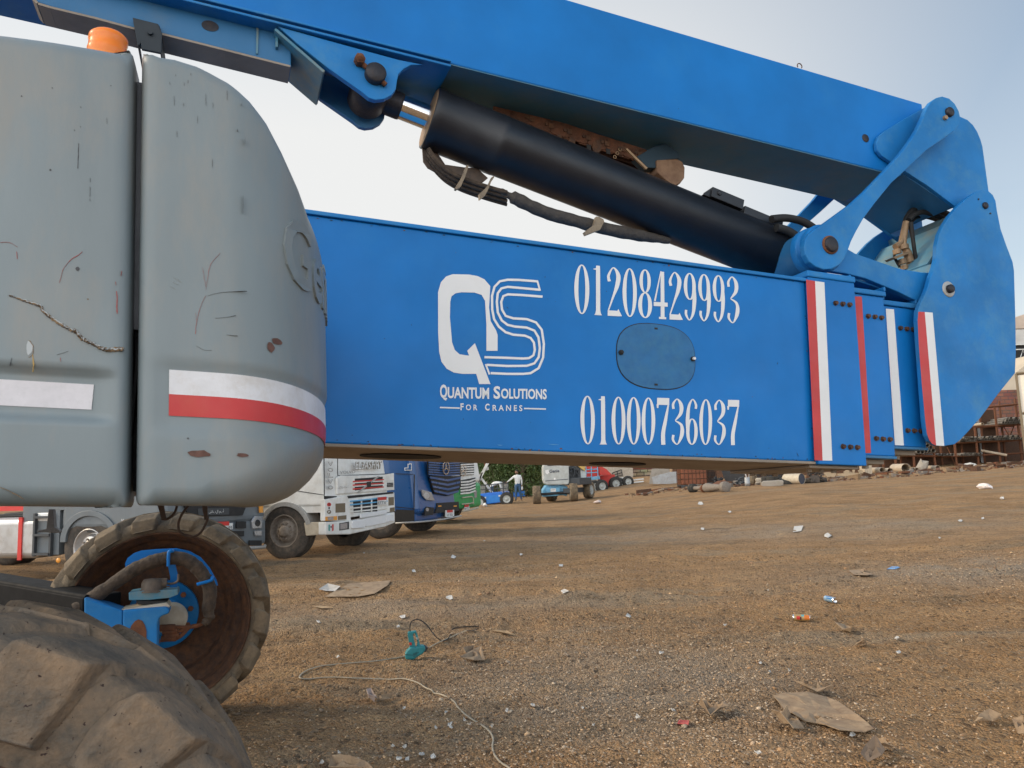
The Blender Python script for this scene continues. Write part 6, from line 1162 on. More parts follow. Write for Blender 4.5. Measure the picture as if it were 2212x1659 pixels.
for px, D, h, r, lab, m_, sd_ in ((200, 52, 5.0, 1.8, 'yellow green tree behind the white scissor arm', m_leaf2, 1), (330, 49, 4.4, 1.7, 'bushy green tree directly behind the bending man', m_leaf, 2), (480, 51, 4.8, 1.8, 'dusty green tree just left of the standing man', m_leaf, 3), (620, 48.5, 4.6, 1.6, 'leafy green tree just right of the standing man', m_leaf, 4), (705, 49.5, 4.2, 1.2, 'feathery tree edge against the lilac fence', m_leaf2, 5)):
    q = at(*B2(px, 420), D); tree((q[0], q[1]), h, r, lab, m_, 8500, .8, sd_)
# ---- building rows closing the yard
bk = Prop('shed', 'pale shed wall behind the trees and lifts', 'building', B2(600, 380), D=62, nrm=(0, -1, 0)); mb = MB(); mb.bx(-8, 9.5, 62, 70, -.2, 3.6); bk.part(mb, 'wall', m_stone); mb = MB(); mb.bx(-8.3, 9.8, 61.7, 70.3, 3.6, 3.8); bk.part(mb, 'roof', m_sheet)
# ---- clutter along the wall (B3 pixels)
def sheetprop(name, label, cat, base, L, m, th=.1, off=0, D=None, bevel=.01, Z=B3, group=None):
    p = Prop(name, label, cat, Z(*base), group, D); mb = MB(); p.F.poly(mb, pts(Z, L), off, th); o = mb.build(name, m, None, p.b, bevel); o.location = tuple(p.b); bpy.data.objects.remove(p.root); tag(o, label, cat, group); return o
sheetprop('concrete_slab', 'stained tan concrete slab leaning beside the brick wall', 'slab', (300, 300), [(240, 165), (395, 165), (400, 230), (330, 240), (315, 300), (215, 300), (222, 230)], m_conc, .3, D=46)
sheetprop('metal_sheet', 'big pale grey metal sheet leaning on edge left of the rusty crated tank', 'sheet', (400, 300), [(240, 240), (320, 215), (400, 195), (510, 188), (512, 285), (400, 300), (250, 302)], m_sheet, .05, D=44.5, bevel=.003)
for i, (y, lab) in enumerate(((258, 'upper white steel beam lying in front of the brick wall'), (280, 'lower white steel beam lying in front of the brick wall'))):
    sheetprop('steel_beam', lab, 'beam', (100, 298), [(40, y + 6), (165, y - 8), (170, y + 4), (42, y + 18)], m_bwhite, .2, -.3 * (1 - i), D=50 + (1 - i) * .5, group='white beams')
def crated_tank(label, x0, y0, x1, y1, base, m, D=None):
    T_ = Prop('caged_tank', label, 'tank', B3(*base), D=D, nrm=(0, -1, 0)); a = T_.F.p(*B3(x0, y1)); c = T_.F.p(*B3(x1, y0)); W_ = c[0] - a[0]; zb, zt_ = T_.b[2] + .14, c[2]; mb = MB(); mb.bx(a[0] + .03, c[0] - .03, a[1] + .03, a[1] + 1.0, zb, zt_ - .03); T_.part(mb, 'tank', m, bevel=.05)
    mb = MB()
    for i in range(8): x = a[0] + W_ * i / 7; mb.tube([(x, a[1], zb), (x, a[1], zt_)], .013, 6); 
    for i in range(5): z = zb + (zt_ - zb) * i / 4; mb.tube([(a[0], a[1], z), (c[0], a[1], z), (c[0], a[1] + 1.03, z), (a[0], a[1] + 1.03, z), (a[0], a[1], z)], .015, 6)
    for i in range(7): y = a[1] + 1.03 * i / 6; mb.tube([(c[0], y, zb), (c[0], y, zt_)], .013, 6); mb.tube([(a[0], y, zb), (a[0], y, zt_)], .013, 6)
    T_.part(mb, 'cage', m_rustd)
    mb = MB()
    for y in (0, .5, .95): mb.bx(a[0], c[0], a[1] + y, a[1] + y + .08, T_.b[2] - .02, T_.b[2] + .10)
    mb.bx(a[0], c[0], a[1], a[1] + 1.03, T_.b[2] + .10, T_.b[2] + .13); T_.part(mb, 'pallet', m_tgrey2)
crated_tank('rust red caged liquid tank on a pallet, the leftmost of the caged tanks', 500, 100, 722, 330, (610, 330), mat('rust_red_tank', (.26, .09, .045), .8, dirt=(.15, .06, .03), amt=.5, scale=2))
crated_tank('black caged tank right beside the rust red one', 728, 100, 800, 310, (790, 318), m_dark, 41); crated_tank('long dark caged tank behind the small tyre stack', 1165, 150, 1410, 270, (1280, 285), m_dark, 42.5)
sheetprop('steel_tank', 'tall black riveted tank side left of the leaning poles', 'tank', (960, 305), [(830, 120), (1060, 120), (1060, 290), (900, 305), (880, 260)], mat('black_tank', (.025, .025, .028), .6, dirt=(.08, .07, .06), amt=.4, scale=3), 1.2, D=43)
def clutter(name, label, cat, base, rx, ry, m, n=26, seed=0, D=None, r=(.012, .05)):
    p = Prop(name, label, cat, B3(*base), D=D); rr = random.Random(seed); a0 = p.F.p(*B3(base[0] - rx, base[1])); w_ = np.linalg.norm(p.F.p(*B3(base[0] + rx, base[1])) - a0) / 2; h = p.F.p(*B3(base[0], base[1] - 2 * ry))[2] - p.b[2]; mb = MB()
    p.box(mb, -w_ * .6, w_ * .55, h * .05, h * .6, .0, .5)
    for i in range(n):
        a = p.pt(rr.uniform(-w_, w_) * .85, rr.uniform(.05, 1) * h, rr.uniform(-.05, .5)); b = a + np.array([rr.uniform(-.3, .3), rr.uniform(-.2, .2), rr.uniform(-.22, .18)]); b[2] = max(b[2], p.b[2] + .02)
        if rr.random() < .3: mb.lathe(a, (rr.uniform(-1, 1), -1, rr.uniform(-.3, .3)), [(0, -.05), (.08, -.05), (.09, 0), (.08, .05), (0, .05)], 12)
        else: mb.tube([a, (a + b) / 2 + [0, 0, rr.uniform(-.06, .08)], b], rr.uniform(*r), 6)
    p.part(mb, 'castings', m); return p
clutter('scrap_engine', 'black scrap engine between the black caged tank and the black tank side', 'engine', (825, 320), 45, 34, m_dark, 26, 3); clutter('scrap_engine', 'small greasy pump unit on the ground left of the upright canister', 'engine', (1022, 315), 30, 25, m_tgrey2, 16, 4); ce = clutter('scrap_engine', 'tangled scrap engine sitting on the flat tyre right of the lying drum', 'engine', (1685, 265), 70, 44, mat('oily_scrap', (.06, .05, .045), .7, dirt=(.2, .15, .1), amt=.4, scale=12), 40, 5, D=36.2)
def tyre_thing(label, c, ax, r, w, m=m_rubb, group=None, name='loose_tyre'):
    c = np.array(c, float); mb = MB(); ax = np.array(ax, float); mb.lathe((0, 0, 0), ax, [(r * .6, -w * .4), (r * .8, -w / 2), (r * .96, -w * .42), (r, -w * .2), (r, w * .2), (r * .96, w * .42), (r * .8, w / 2), (r * .6, w * .4), (r * .62, 0)], 28, closed=True); o = mb.build(name, m, None); o.location = tuple(c); tag(o, label, 'tyre', group); return o
q = G(*B3(1690, 288)); tyre_thing('flat black tyre lying under the tangled scrap engine', q + [0, .3, .10], (0, 0, 1), .62, .22)
for i in range(3): q = at(*B3(1298, 268 - i * 12), 36.0); tyre_thing(('bottom', 'middle', 'top')[i] + ' tyre of the small stack on the concrete cap', q, (0, 0, 1), .24, .13, group='small tyre stack')
for i, (x, y, lab) in enumerate(((1245, 262, 'dark rubber ring left of the small tyre stack'), (1348, 258, 'dark rubber ring right of the small tyre stack'))): q = at(*B3(x, y), 36.6); tyre_thing(lab, q, (0, 0, 1), .2, .3)
q = at(*B3(1135, 255), 38); tyre_thing('big grey tyre half hidden behind the upright canister', q, (.9, -.4, 0), .62, .25, m_tyre); q = at(*B3(1430, 285), 36); tyre_thing('black tyre lying between the concrete cap and the lying drum', q + [0, 0, .0], (.3, -.2, 1), .36, .22)
cp_ = sheetprop('concrete_block', 'long broken concrete cap carrying the small tyre stack', 'block', (1300, 325), [(1205, 288), (1225, 276), (1395, 268), (1405, 280), (1400, 318), (1230, 328), (1208, 318)], m_conc, .8, bevel=.03)
sheetprop('stone_block', 'upper cream stone of the pair left of the concrete cap', 'stone', (1180, 330), [(1152, 262), (1165, 248), (1205, 246), (1217, 256), (1214, 274), (1160, 280)], m_stone, .35, bevel=.03, D=37.2); sheetprop('stone_block', 'lower white stone of the pair left of the concrete cap', 'stone', (1180, 330), [(1156, 282), (1208, 276), (1212, 315), (1195, 328), (1152, 330)], m_stone, .4, bevel=.03, D=37.0)
p = Prop('canister', 'upright pale metal canister left of the big grey tyre', 'canister', B3(1085, 318)); mb = MB(); r = .5 * np.linalg.norm(p.F.p(*B3(1110, 300)) - p.F.p(*B3(1062, 300))); h = p.F.p(*B3(1085, 246))[2] - p.b[2]; mb.lathe(p.b, UP, [(0, .0), (r, 0), (r, h * .3), (r * 1.03, h * .33), (r, h * .36), (r, h), (r * .9, h + .02), (0, h + .02)], 20); p.part(mb, 'shell', m_sheet)
for i, (a, b, lab) in enumerate((((1050, 165), (1078, 246), 'leftmost pole leaning by the canister'), ((1112, 165), (1095, 250), 'right hand pole leaning by the canister'))):
    A_, B_ = at(*B3(*a), 38.6), at(*B3(*b), 38.2); mb = MB(); mb.tube([A_, B_, B_ + (B_ - A_) * .6], .035, 8); o = mb.build('leaning_pole', m_steel, None, A_); o.location = tuple(A_); tag(o, lab, 'pole')
p = Prop('steel_drum', 'rusty cream drum lying on its side with its dark end showing', 'drum', B3(1545, 303), nrm=(0, -1, 0)); c = p.F.p(*B3(1565, 255)); r = .5 * (p.F.p(*B3(1565, 207))[2] - p.F.p(*B3(1565, 303))[2]); ax = np.array([.55, -.83, 0.]); ax /= np.linalg.norm(ax); mb = MB(); mb.lathe(c, ax, [(r * .98, 0), (r, .01), (r, -.02), (r * .98, -.03), (r * .98, -.30), (r * 1.0, -.32), (r * .98, -.34), (r * .98, -.62), (r, -.64), (r * .98, -.9), (0, -.9)], 32); s_ = p.part(mb, 'shell', m_cream); mb = MB(); mb.lathe(c, ax, [(r * .97, -.015), (0, -.015)], 32); p.part(mb, 'end_plate', mat('dark_blue_end', (.035, .04, .06), .6), s_)
p = Prop('bucket', 'small white bucket left of the lying drum', 'bucket', B3(1458, 290), D=36.6); mb = MB(); mb.lathe(p.b, UP, [(0, .0), (.16, 0), (.20, .38), (.21, .40), (.0, .40)], 20); p.part(mb, 'shell', m_plate)
# axle on the ground
a, b = G(*B3(590, 372)), G(*B3(900, 372)); a = a + [0, 0, .16]; b = b + [0, 0, .20]; d = (b - a); Ld = np.linalg.norm(d); d /= Ld; AX = thing('scrap_axle', 'dismounted truck axle lying on the open ground before the caged tank', 'axle', a - [0, 0, .16]); OA = a - [0, 0, .16]
mb = MB(); mb.tube([a, a + d * Ld * .3, a + d * Ld * .42, a + d * Ld * .5, a + d * Ld * .58, a + d * Ld], [.09, .09, .17, .2, .17, .09], 14); mb.build('axle_tube', m_hub, AX, OA)
mb = MB(); mb.lathe(a, d, [(0, -.05), (.18, -.05), (.2, 0), (.2, .12), (.12, .14), (.12, .2), (.19, .21), (.19, .26), (.1, .28)], 20); mb.build('hub', m_rubb, AX, OA); mb = MB(); mb.lathe(b, -d, [(0, -.02), (.2, -.02), (.23, .02), (.23, .2), (.1, .24)], 20); mb.build('hub', m_hub, AX, OA)
mb = MB(); c = a + d * Ld * .34 - [0, .25, .02]; mb.lathe(c, (0.1, -1, 0), [(.06, 0), (.16, 0), (.17, -.04), (.12, -.1), (.1, -.3)], 20); mb.build('flange', m_rust, AX, OA)
for i, (x0, y0, x1, y1, m_, lab) in enumerate(((218, 362, 378, 368, m_wood, 'long thin plank lying left of the scrap axle'), (350, 352, 440, 355, m_dark, 'black bar lying just behind the long thin plank'), (455, 345, 520, 358, m_wood, 'short broken plank beside the left end of the axle'), (930, 352, 1080, 345, m_wood, 'thin plank right of the scrap axle'))):
    A_, B_ = G(*B3(x0, y0), .03), G(*B3(x1, y1), .03); dd = (B_ - A_) / np.linalg.norm(B_ - A_); mb = MB(); mb.box((A_ + B_) / 2, (np.linalg.norm(B_ - A_) / 2, .05, .025), (dd, np.cross(UP, dd), UP)); o = mb.build('plank', m_, None, A_); o.location = tuple(A_); tag(o, lab, 'plank')
# cardboard heap and corrugated chest
rr_c = [((1750, 225), [(1755, 200), (1800, 195), (1870, 205), (1860, 235), (1790, 240)]), ((1900, 225), [(1880, 212), (1960, 205), (2060, 205), (2100, 222), (1980, 232), (1890, 230)]), ((1960, 220), [(1930, 195), (1965, 172), (1990, 185), (1975, 215), (1945, 212)]), ((1995, 225), [(1965, 205), (2000, 190), (2020, 215), (1990, 230)]), ((2030, 205), [(2008, 165), (2040, 155), (2032, 205), (2015, 210)]), ((2080, 200), [(2060, 180), (2100, 172), (2112, 205), (2075, 212)])]
labs = ['flat cardboard piece at the left end of the cardboard heap', 'long flat cardboard sheet along the front of the cardboard heap', 'tilted cardboard flap standing at the back of the heap', 'small folded cardboard flap in the middle of the heap', 'narrow upright cardboard strip near the heap', 'crumpled cardboard piece at the right end of the heap']
for (b0, L), lb in zip(rr_c, labs): sheetprop('cardboard_piece', lb, 'cardboard', b0, L, mat('pale_cardboard', (.38, .29, .19), .85, var=.1), .04, D=40, bevel=.003, group='cardboard heap')
CH = Prop('corrugated_chest', 'upright cream corrugated plastic chest under the end of the big boom', 'chest', B4(262, 1262), nrm=(0, -1, 0)); a, b, c = CH.F.p(*B4(190, 1245)), CH.F.p(*B4(285, 1265)), CH.F.p(*B4(345, 1235)); h = CH.F.p(*B4(262, 1082))[2] - CH.b[2]; mb = MB(); pl_ = []
for A_, B_, n_k in ((a, b, 3), (b, b + (c - b) + [0, .6, 0], 3)):
    for i in range(n_k): t = i / n_k; q0 = A_ + (B_ - A_) * t; q1 = A_ + (B_ - A_) * (t + .5 / n_k); pl_ += [q0, q1 + [-.03, .06, 0]]
pl_ += [c + [0, .6, 0], a + [.1, .9, 0]]; pl_ = [np.array([q[0], q[1], CH.b[2] - .03]) for q in pl_]; mb.prism(pl_, UP * h); CH.part(mb, 'body', m_cpipe, bevel=.01)
# ---- pipe rack
RK = Prop('pipe_rack', 'rusty open steel rack loaded with pipes beyond the end of the boom', 'rack', B4(1365, 1180), D=48, nrm=(0, -1, 0)); RF = RK.F
bays = [((565, 1045), (598, 1235)), ((800, 1010), (825, 1160)), ((1058, 900), (1090, 1150)), ((1325, 740), (1368, 1188)), ((1575, 660), (1645, 1165)), ((1832, 400), (1925, 1140)), ((2120, 300), (2200, 1130))]
for dz in (0, -1.6):
    for (a, b) in bays:
        mb = MB(); A_ = RF.p(*B4(*b), 0); top = RF.p(*B4(*a), 0)[2]; x = A_[0]; mb.bx(x - .05, x + .05, 48 - dz, 48 - dz + .10, float(gz(x, 48)) - .1, max(top, A_[2] + 1)); RK.part(mb, 'post', m_rust)
    for L in ([(580, 1022), (1340, 1035), (2300, 988)], [(1100, 868), (1400, 860), (2300, 822)], [(1400, 665), (1580, 655), (2300, 628)], [(1700, 410), (1840, 398), (2300, 352)]):
        mb = MB(); mb.tube([RF.p(*B4(*q)) - [0, dz, 0] for q in L], .05, 4, sm=False); RK.part(mb, 'beam', m_rust)
mb = MB(); mb.tube([RF.p(*B4(1240, 920), -.8), RF.p(*B4(1345, 1160), -.8)], .03, 6); mb.tube([RF.p(*B4(2090, 640), -.8), RF.p(*B4(2040, 760), -.8)], .03, 6); mb.tube([RF.p(*B4(1950, 650), -.8), RF.p(*B4(2030, 780), -.8)], .03, 6); mb.tube([RF.p(*B4(2190, 380), -.8), RF.p(*B4(2130, 500), -.8)], .03, 6); RK.part(mb, 'brace', m_rust)
mb = MB(); xa = RF.p(*B4(350, 1100), -2.2)[0]; xb = RF.p(*B4(1930, 1100), -2.2)[0]; xc = RF.p(*B4(2600, 1100), -2.2)[0]; zz = RF.p(*B4(1800, 440), -2.2)[2]; z3 = RF.p(*B4(1800, 830), -2.2)[2]; zl = RF.p(*B4(700, 1010), -2.2)[2]
mb.bx(xa, xb - 4, 50.3, 50.36, .6, zl + .6); mb.bx(xb - 4, xb, 50.3, 50.36, .6, zz); mb.bx(xb, xc, 50.3, 50.36, .6, z3); RK.part(mb, 'back_sheet', m_rustd)
mb = MB(); mb.bx(RF.p(*B4(1880, 600))[0], RF.p(*B4(1935, 600))[0], 50.1, 50.2, 1, zz - .1); RK.part(mb, 'grey_strip', m_sheet)
def pipe_mesh(seg=14, wall_=.14):
    mb = MB(); mb.lathe((0, 0, 0), (0, 1, 0), [(1 - wall_, .0), (1, 0), (1, 1), (1 - wall_, 1)], seg, closed=True); return mb
m_gp = MB(); base_p = {}
def pipe(c, d, r, L, m, label, group, key):
    d = np.array(d, float) / np.linalg.norm(d)
    if key not in base_p: o = pipe_mesh().build('steel_pipe' if 'cream' not in key else 'plastic_pipe', m, None); base_p[key] = o
    else: o = base_p[key].copy(); COL.objects.link(o)
    q = Vector(d).to_track_quat('Y', 'Z'); o.matrix_world = Matrix.LocRotScale(Vector(c), q, Vector((r, L, r))); tag(o, label, 'pipe', group); return o
PD = (.16, .985, .0)
def bundle(x0, x1, yb, r_px, rows, label, group, L=6, m=m_gpipe, key='grey', slope=0.):
    r = r_px * .1699 / 1650 * 48; n = int((x1 - x0) / (2 * r_px))
    for j in range(rows):
        for i in range(n - j):
            if j == rows - 1 and random.random() < .3: continue
            x = x0 + r_px * (1 + j) + 2 * r_px * i; y = yb - r_px * (1 + 1.74 * j) + slope * (x - x0); c = RF.p(*B4(x, y), .25 + random.uniform(-.25, .1)); pipe(c, PD, r * .96, L, m, label, group, key)
bundle(600, 832, 1003, 11, 2, 'thin grey pipe in the small bundle at the left end of the lowest rack shelf', 'thin pipes, left end of lowest shelf'); bundle(1405, 1700, 1030, 11.5, 2, 'thin grey pipe in the bundle right of centre on the lowest rack shelf', 'thin pipes, right of lowest shelf')
bundle(1400, 1665, 855, 13, 3, 'grey pipe in the dense bundle left of the bigger bore pipes on the second shelf', 'dense bundle, second shelf', slope=-.03); bundle(1680, 2300, 838, 16.5, 2, 'bigger bore grey pipe in the long row on the second rack shelf', 'long row, second shelf', slope=-.03); bundle(1935, 2300, 625, 16.5, 3, 'grey pipe in the stack on the third rack shelf', 'stack, third shelf', slope=-.02)
for i, (x, y, r) in enumerate(((877, 978, 27), (925, 978, 25), (970, 972, 20), (1015, 970, 20), (1064, 962, 26), (1030, 922, 24), (990, 898, 24))): pipe(RF.p(*B4(x, y), .3), PD, r * .1699 / 1650 * 48, 5, m_gpipe, 'wide grey pipe in the heap beside the knuckle plate on the lowest shelf', 'wide pipes on the lowest shelf', 'grey')
for i, (x, r) in enumerate(((1143, 17), (1182, 17), (1216, 15), (1262, 15), (1302, 17))): pipe(RF.p(*B4(x, 1014), .3), PD, r * .1699 / 1650 * 48, 5, m_gpipe, 'grey pipe in the single row of five on the lowest shelf', 'row of five pipes', 'grey')
pipe(RF.p(*B4(1685, 622), .3), PD, .09, 4, m_cpipe, 'lone pale pipe on the third shelf near the blue plate', None, 'cream_a'); pipe(RF.p(*B4(1998, 1020), .3), (-.8, .5, .25), .08, 1.4, m_cpipe, 'short pale pipe sticking out of the lowest shelf at the right', None, 'cream_a')
for i, (x, y, r, L, lab) in enumerate(((415, 1212, 39, 1.6, 'leftmost cream pipe of the two lying by the corrugated chest'), (512, 1220, 38, 1.6, 'second cream pipe lying by the corrugated chest'), (712, 1186, 60, 2.4, 'largest cream pipe on the ground with small pipes inside'), (698, 1213, 13, 2.0, 'small pipe inside the largest pipe, on the left'), (733, 1213, 13, 2.0, 'small pipe inside the largest pipe, on the right'), (808, 1206, 25, 1.5, 'left one of the two mid sized pipes right of the largest pipe'), (850, 1199, 22, 1.5, 'right one of the two mid sized pipes right of the largest pipe'), (1120, 1182, 32, 1.5, 'cream pipe lying alone on the ground under the rack'))):
    c = at(*B4(x, y), 45.5 if i not in (3, 4) else 45.7); rr = r * .1699 / 1650 * 45.5; pipe(c, (.10 + .05 * (i % 3), .99, 0), rr, L, m_cpipe, lab, None, 'cream_a')
def blobprop(name, label, cat, Z, L, m, D=None, base=None, h=.3, th=.5, seed=0, group=None):        # soft crumpled heap from an outline
    rr = random.Random(seed); xs = [p[0] for p in L]; ys = [p[1] for p in L]; b = G(*Z((min(xs) + max(xs)) / 2, max(ys))) if D is None else at(*Z((min(xs) + max(xs)) / 2, max(ys)), D); Fc = Face(b, (-b[0], -b[1], 0)); mb = MB(); n = len(L); cen = Fc.p(*Z(sum(xs) / n, sum(ys) / n), th * .5)
    A = [Fc.p(*Z(*p)) for p in L]; V = list(A) + [a * .5 + cen * .5 + np.array([rr.uniform(-.04, .04) * th, -th * .2, rr.uniform(-.03, .05)]) for a in A] + [cen] + [a * .7 + (cen - Fc.n * th * -1) * .0 + a * .3 - Fc.n * th for a in A]
    Fs = [(i, (i + 1) % n, n + (i + 1) % n, n + i) for i in range(n)] + [(n + i, n + (i + 1) % n, 2 * n) for i in range(n)] + [((i + 1) % n, i, 2 * n + 1 + i, 2 * n + 1 + (i + 1) % n) for i in range(n)]
    mb.add(V, Fs); o = mb.build(name, m, None, b); o.location = tuple(b); tag(o, label, cat, group); return o
blobprop('plastic_sheet', 'crumpled white sheet heaped under the rack at the right', 'sheet', B4, [(1380, 1170), (1450, 1130), (1530, 1112), (1600, 1130), (1640, 1180), (1560, 1190), (1470, 1188)], m_bwhite, 46.5); blobprop('rubble_heap', 'grey rubble heap right of the crumpled white sheet', 'rubble', B4, [(1640, 1180), (1680, 1138), (1760, 1150), (1820, 1180), (1760, 1192)], m_conc, 46.5, seed=2); blobprop('torn_sheet', 'torn grey curved sheet leaning right of the largest pipe', 'sheet', B4, [(835, 1180), (900, 1062), (920, 1085), (1000, 1095), (992, 1180), (960, 1235), (870, 1245)], m_conc, 45.8, seed=4); blobprop('cloth_bundle', 'dark folded cloth lying under the rack post', 'cloth', B4, [(1370, 1170), (1420, 1135), (1480, 1140), (1470, 1185)], m_tgrey2, 46.8, seed=5)
sheetprop('rusty_wall', 'low dark rusty sheet wall behind the cardboard heap and scrap', 'wall', (1500, 300), [(420, 120), (2250, 120), (2250, 260), (420, 300)], m_rustd, .2, D=49)
mb = MB(); rr = random.Random(5)
for i in range(2600):
    t = rr.random(); t = t if t > .17 or rr.random() < .25 else t + .4; x = B3(0, 0)[0] + t * 880; D_ = (38.5 + 7.5 * max(0, t - .25)) + rr.uniform(-1.6, 1.2) * (1 if rr.random() < .7 else 2.2); q = at(x, 1000, D_); z = float(gz(q[0], q[1])); s_ = rr.uniform(.03, .12) * (2.4 if rr.random() < .07 else 1); a = rr.uniform(0, 3.14)
    mb.box((q[0], q[1], z + s_ * .2), (s_ * rr.uniform(.6, 2), s_ * rr.uniform(.3, 1), s_ * rr.uniform(.15, .8)), ((math.cos(a), math.sin(a), rr.uniform(-.3, .3)), (-math.sin(a), math.cos(a), 0), (0, rr.uniform(-.3, .3), 1)), rr.choice((0, 0, 1, 1, 2, 3)))
o = mb.build('rubble', [m_wood, m_rustd, m_hub, m_rust], None); tag(o, 'band of loose rubble and broken scrap along the foot of the yard wall', 'rubble', kind='stuff')
# ---- right hand buildings
zt = float(at(*B4(2000, 190), 58)[2]); wall('brick_wall', 'rough red brick wall behind the right end of the pipe rack', B4(1500, 190), B4(2900, 190), zt, 58, brick_mat('rough_red_brick', (.34, .15, .10), (.25, .10, .07), (.13, .10, .09), 1, .55, .27, .025), .3)
WHs = Prop('warehouse', 'pale roofed warehouse with open dark trusses far right', 'building', B8(480, 900), D=85, nrm=(0, -1, 0)); xa = at(*B8(430, 400), 85)[0]; 
def zat(y, D): return float(at(*B8(480, y), D)[2])
mb = MB(); mb.prism([(xa - 3, 85, zat(340, 85)), (xa + 1.3, 85, zat(225, 85)), (xa + 30, 85, zat(60, 85)), (xa + 30, 85, zat(340, 85))], np.array([0, 12, 0])); WHs.part(mb, 'roof', mat('tan_roof', (.50, .40, .32), .8, scale=.5)); mb = MB(); mb.bx(xa - 3, xa + 30, 85.1, 97, zat(470, 85), zat(342, 85) - .05); WHs.part(mb, 'upper_wall', mat('pale_cladding', (.48, .46, .43), .7, scale=.6)); mb = MB(); mb.bx(xa - 3, xa + 30, 85.6, 97, 1, zat(475, 85)); WHs.part(mb, 'dark_interior', m_dark)
mb = MB(); 
for y in (470, 510, 655): mb.bx(xa - 3, xa + 30, 84.9, 85.05, zat(y + 8, 85), zat(y, 85))
for i in range(20): x = xa - 3 + i * 1.5; mb.tube([(x, 85, zat(655, 85)), (x + .75, 85, zat(520, 85)), (x + 1.5, 85, zat(655, 85))], .07, 4)
WHs.part(mb, 'truss', m_bwhite)
CN = Prop('container', 'cream white shipping container standing at the right edge', 'container', B8(520, 1500), D=44, nrm=(0, -1, 0)); CF = Face(at(*B8(460, 900), 44), (-.25, -.97, 0)); mb = MB(); q = [CF.p(*B8(*p)) for p in ((446, 716), (760, 600), (760, 1500), (530, 1250), (512, 1060))]; xl = q[0][0]; zt_ = q[0][2]
cd = np.array([.75, -.66]); ce_ = np.array([.66, .75]); q_ = lambda a, b, z: (xl + cd[0] * a + ce_[0] * b, 44 + cd[1] * a + ce_[1] * b, z); mb.hexa([q_(.02, 0, .7), q_(6, 0, .7), q_(6, 0, zt_), q_(0, 0, zt_)], [q_(.02, 2.4, .7), q_(6, 2.4, .7), q_(6, 2.4, zt_), q_(0, 2.4, zt_)]); CN.b = np.array([xl, 44, .9]); CN.root.location = (xl, 44, .9); s_ = CN.part(mb, 'shell', mat('cream_container', (.70, .64, .54), .6, scale=1)); mb = MB()
for a, b in ((q_(0, -.03, zt_), q_(.02, -.03, .8)), (q_(0, -.03, zt_), q_(6, -.03, zt_)), (q_(.1, -.03, zt_ - 2.3), q_(6, -.03, zt_ - 2.3))): mb.tube([a, b], .08, 4, sm=False)
CN.part(mb, 'frame', m_brownt, s_)
TR_ = Prop('shed', 'tan roofed low shed behind the right brick wall', 'building', B8(400, 900), D=72, nrm=(0, -1, 0)); xa = at(*B8(250, 800), 72)[0]; mb = MB(); mb.bx(xa, xa + 20, 72, 82, 1, float(at(*B8(400, 850), 72)[2])); TR_.part(mb, 'wall', m_stone); mb = MB(); z0 = float(at(*B8(400, 850), 72)[2]); mb.prism([(xa - .3, 71.8, z0), (xa + 20, 71.8, z0), (xa + 20, 71.8, z0 + 3.5), (xa + 5, 71.8, z0 + 3.5)], np.array([0, 10, 0])); TR_.part(mb, 'roof', mat('tan_roof2', (.55, .47, .36), .8, scale=.5))
# ================================================================ THINGS LYING ON THE NEAR GROUND
def scrap(Z, L, m, name, label, cat, group=None, up=.012, curl=.02, th=.003, seed=0, sub_=1, holes=False):
    rr = random.Random(seed or int(L[0][0] * 7 + L[0][1])); n = len(L); A = [G(*Z(*p)) for p in L]; c = sum(A) / n; K = 3; V = [c + [0, 0, up + curl * .3]]; 
    for k in range(1, K + 1):
        for a in A: p = c + (a - c) * k / K; p = p.copy(); p[2] = p[2] + up + (rr.uniform(0, 1) ** 2) * curl * (k / K) + (.3 * curl * rr.random()); V.append(p)
    Fs = [(0, 1 + i, 1 + (i + 1) % n) for i in range(n)] + [(1 + (k - 1) * n + i, 1 + k * n + i, 1 + k * n + (i + 1) % n, 1 + (k - 1) * n + (i + 1) % n) for k in range(1, K) for i in range(n)]
    Vv = [np.array(v) for v in V]; Fs = orient(Vv, Fs, UP); mb = MB(); mb.add(V, Fs, 0, False); o = mb.build(name, m, None, c); o.location = tuple(map(float, c)); s = o.modifiers.new('t', 'SOLIDIFY'); s.thickness = th; tag(o, label, cat, group); return o
m_paper = mat('white_paper', (.56, .54, .50), .8, var=.05); m_card2 = mat('dusty_cardboard', (.36, .26, .165), .9, dirt=(.20, .13, .08), amt=.6, scale=8, var=.15, bump=.2)
scrap(B5, [(412, 404), (545, 335), (610, 330), (778, 312), (765, 338), (690, 392), (600, 402)], m_card2, 'cardboard_sheet', 'large flat tan cardboard sheet lying on the mid ground', 'cardboard', curl=.015)
scrap(B5, [(380, 374), (430, 345), (500, 355), (470, 372), (420, 377)], mat('clear_plastic', (.45, .43, .40), .3), 'plastic_film', 'crumpled clear film at the left edge of the tan cardboard sheet', 'plastic film', curl=.05)
scrap(B6, [(825, 1172), (870, 1165), (910, 1160), (1010, 1162), (1120, 1172), (1180, 1215), (1290, 1285), (1345, 1325), (1380, 1355), (1330, 1370), (1190, 1385), (1110, 1350), (1060, 1325), (1000, 1310), (930, 1290), (890, 1260), (850, 1215)], m_card2, 'cardboard_sheet', 'biggest torn cardboard sheet, gravel scattered on it, near the bottom right', 'cardboard', curl=.025, up=.012, th=.004)
scrap(B6, [(945, 1115), (990, 1125), (1030, 1140), (1080, 1125), (1115, 1140), (1152, 1160), (1070, 1170), (1000, 1150)], m_card2, 'cardboard_scrap', 'torn cardboard strip just above the biggest cardboard sheet', 'cardboard', curl=.05, up=.02)
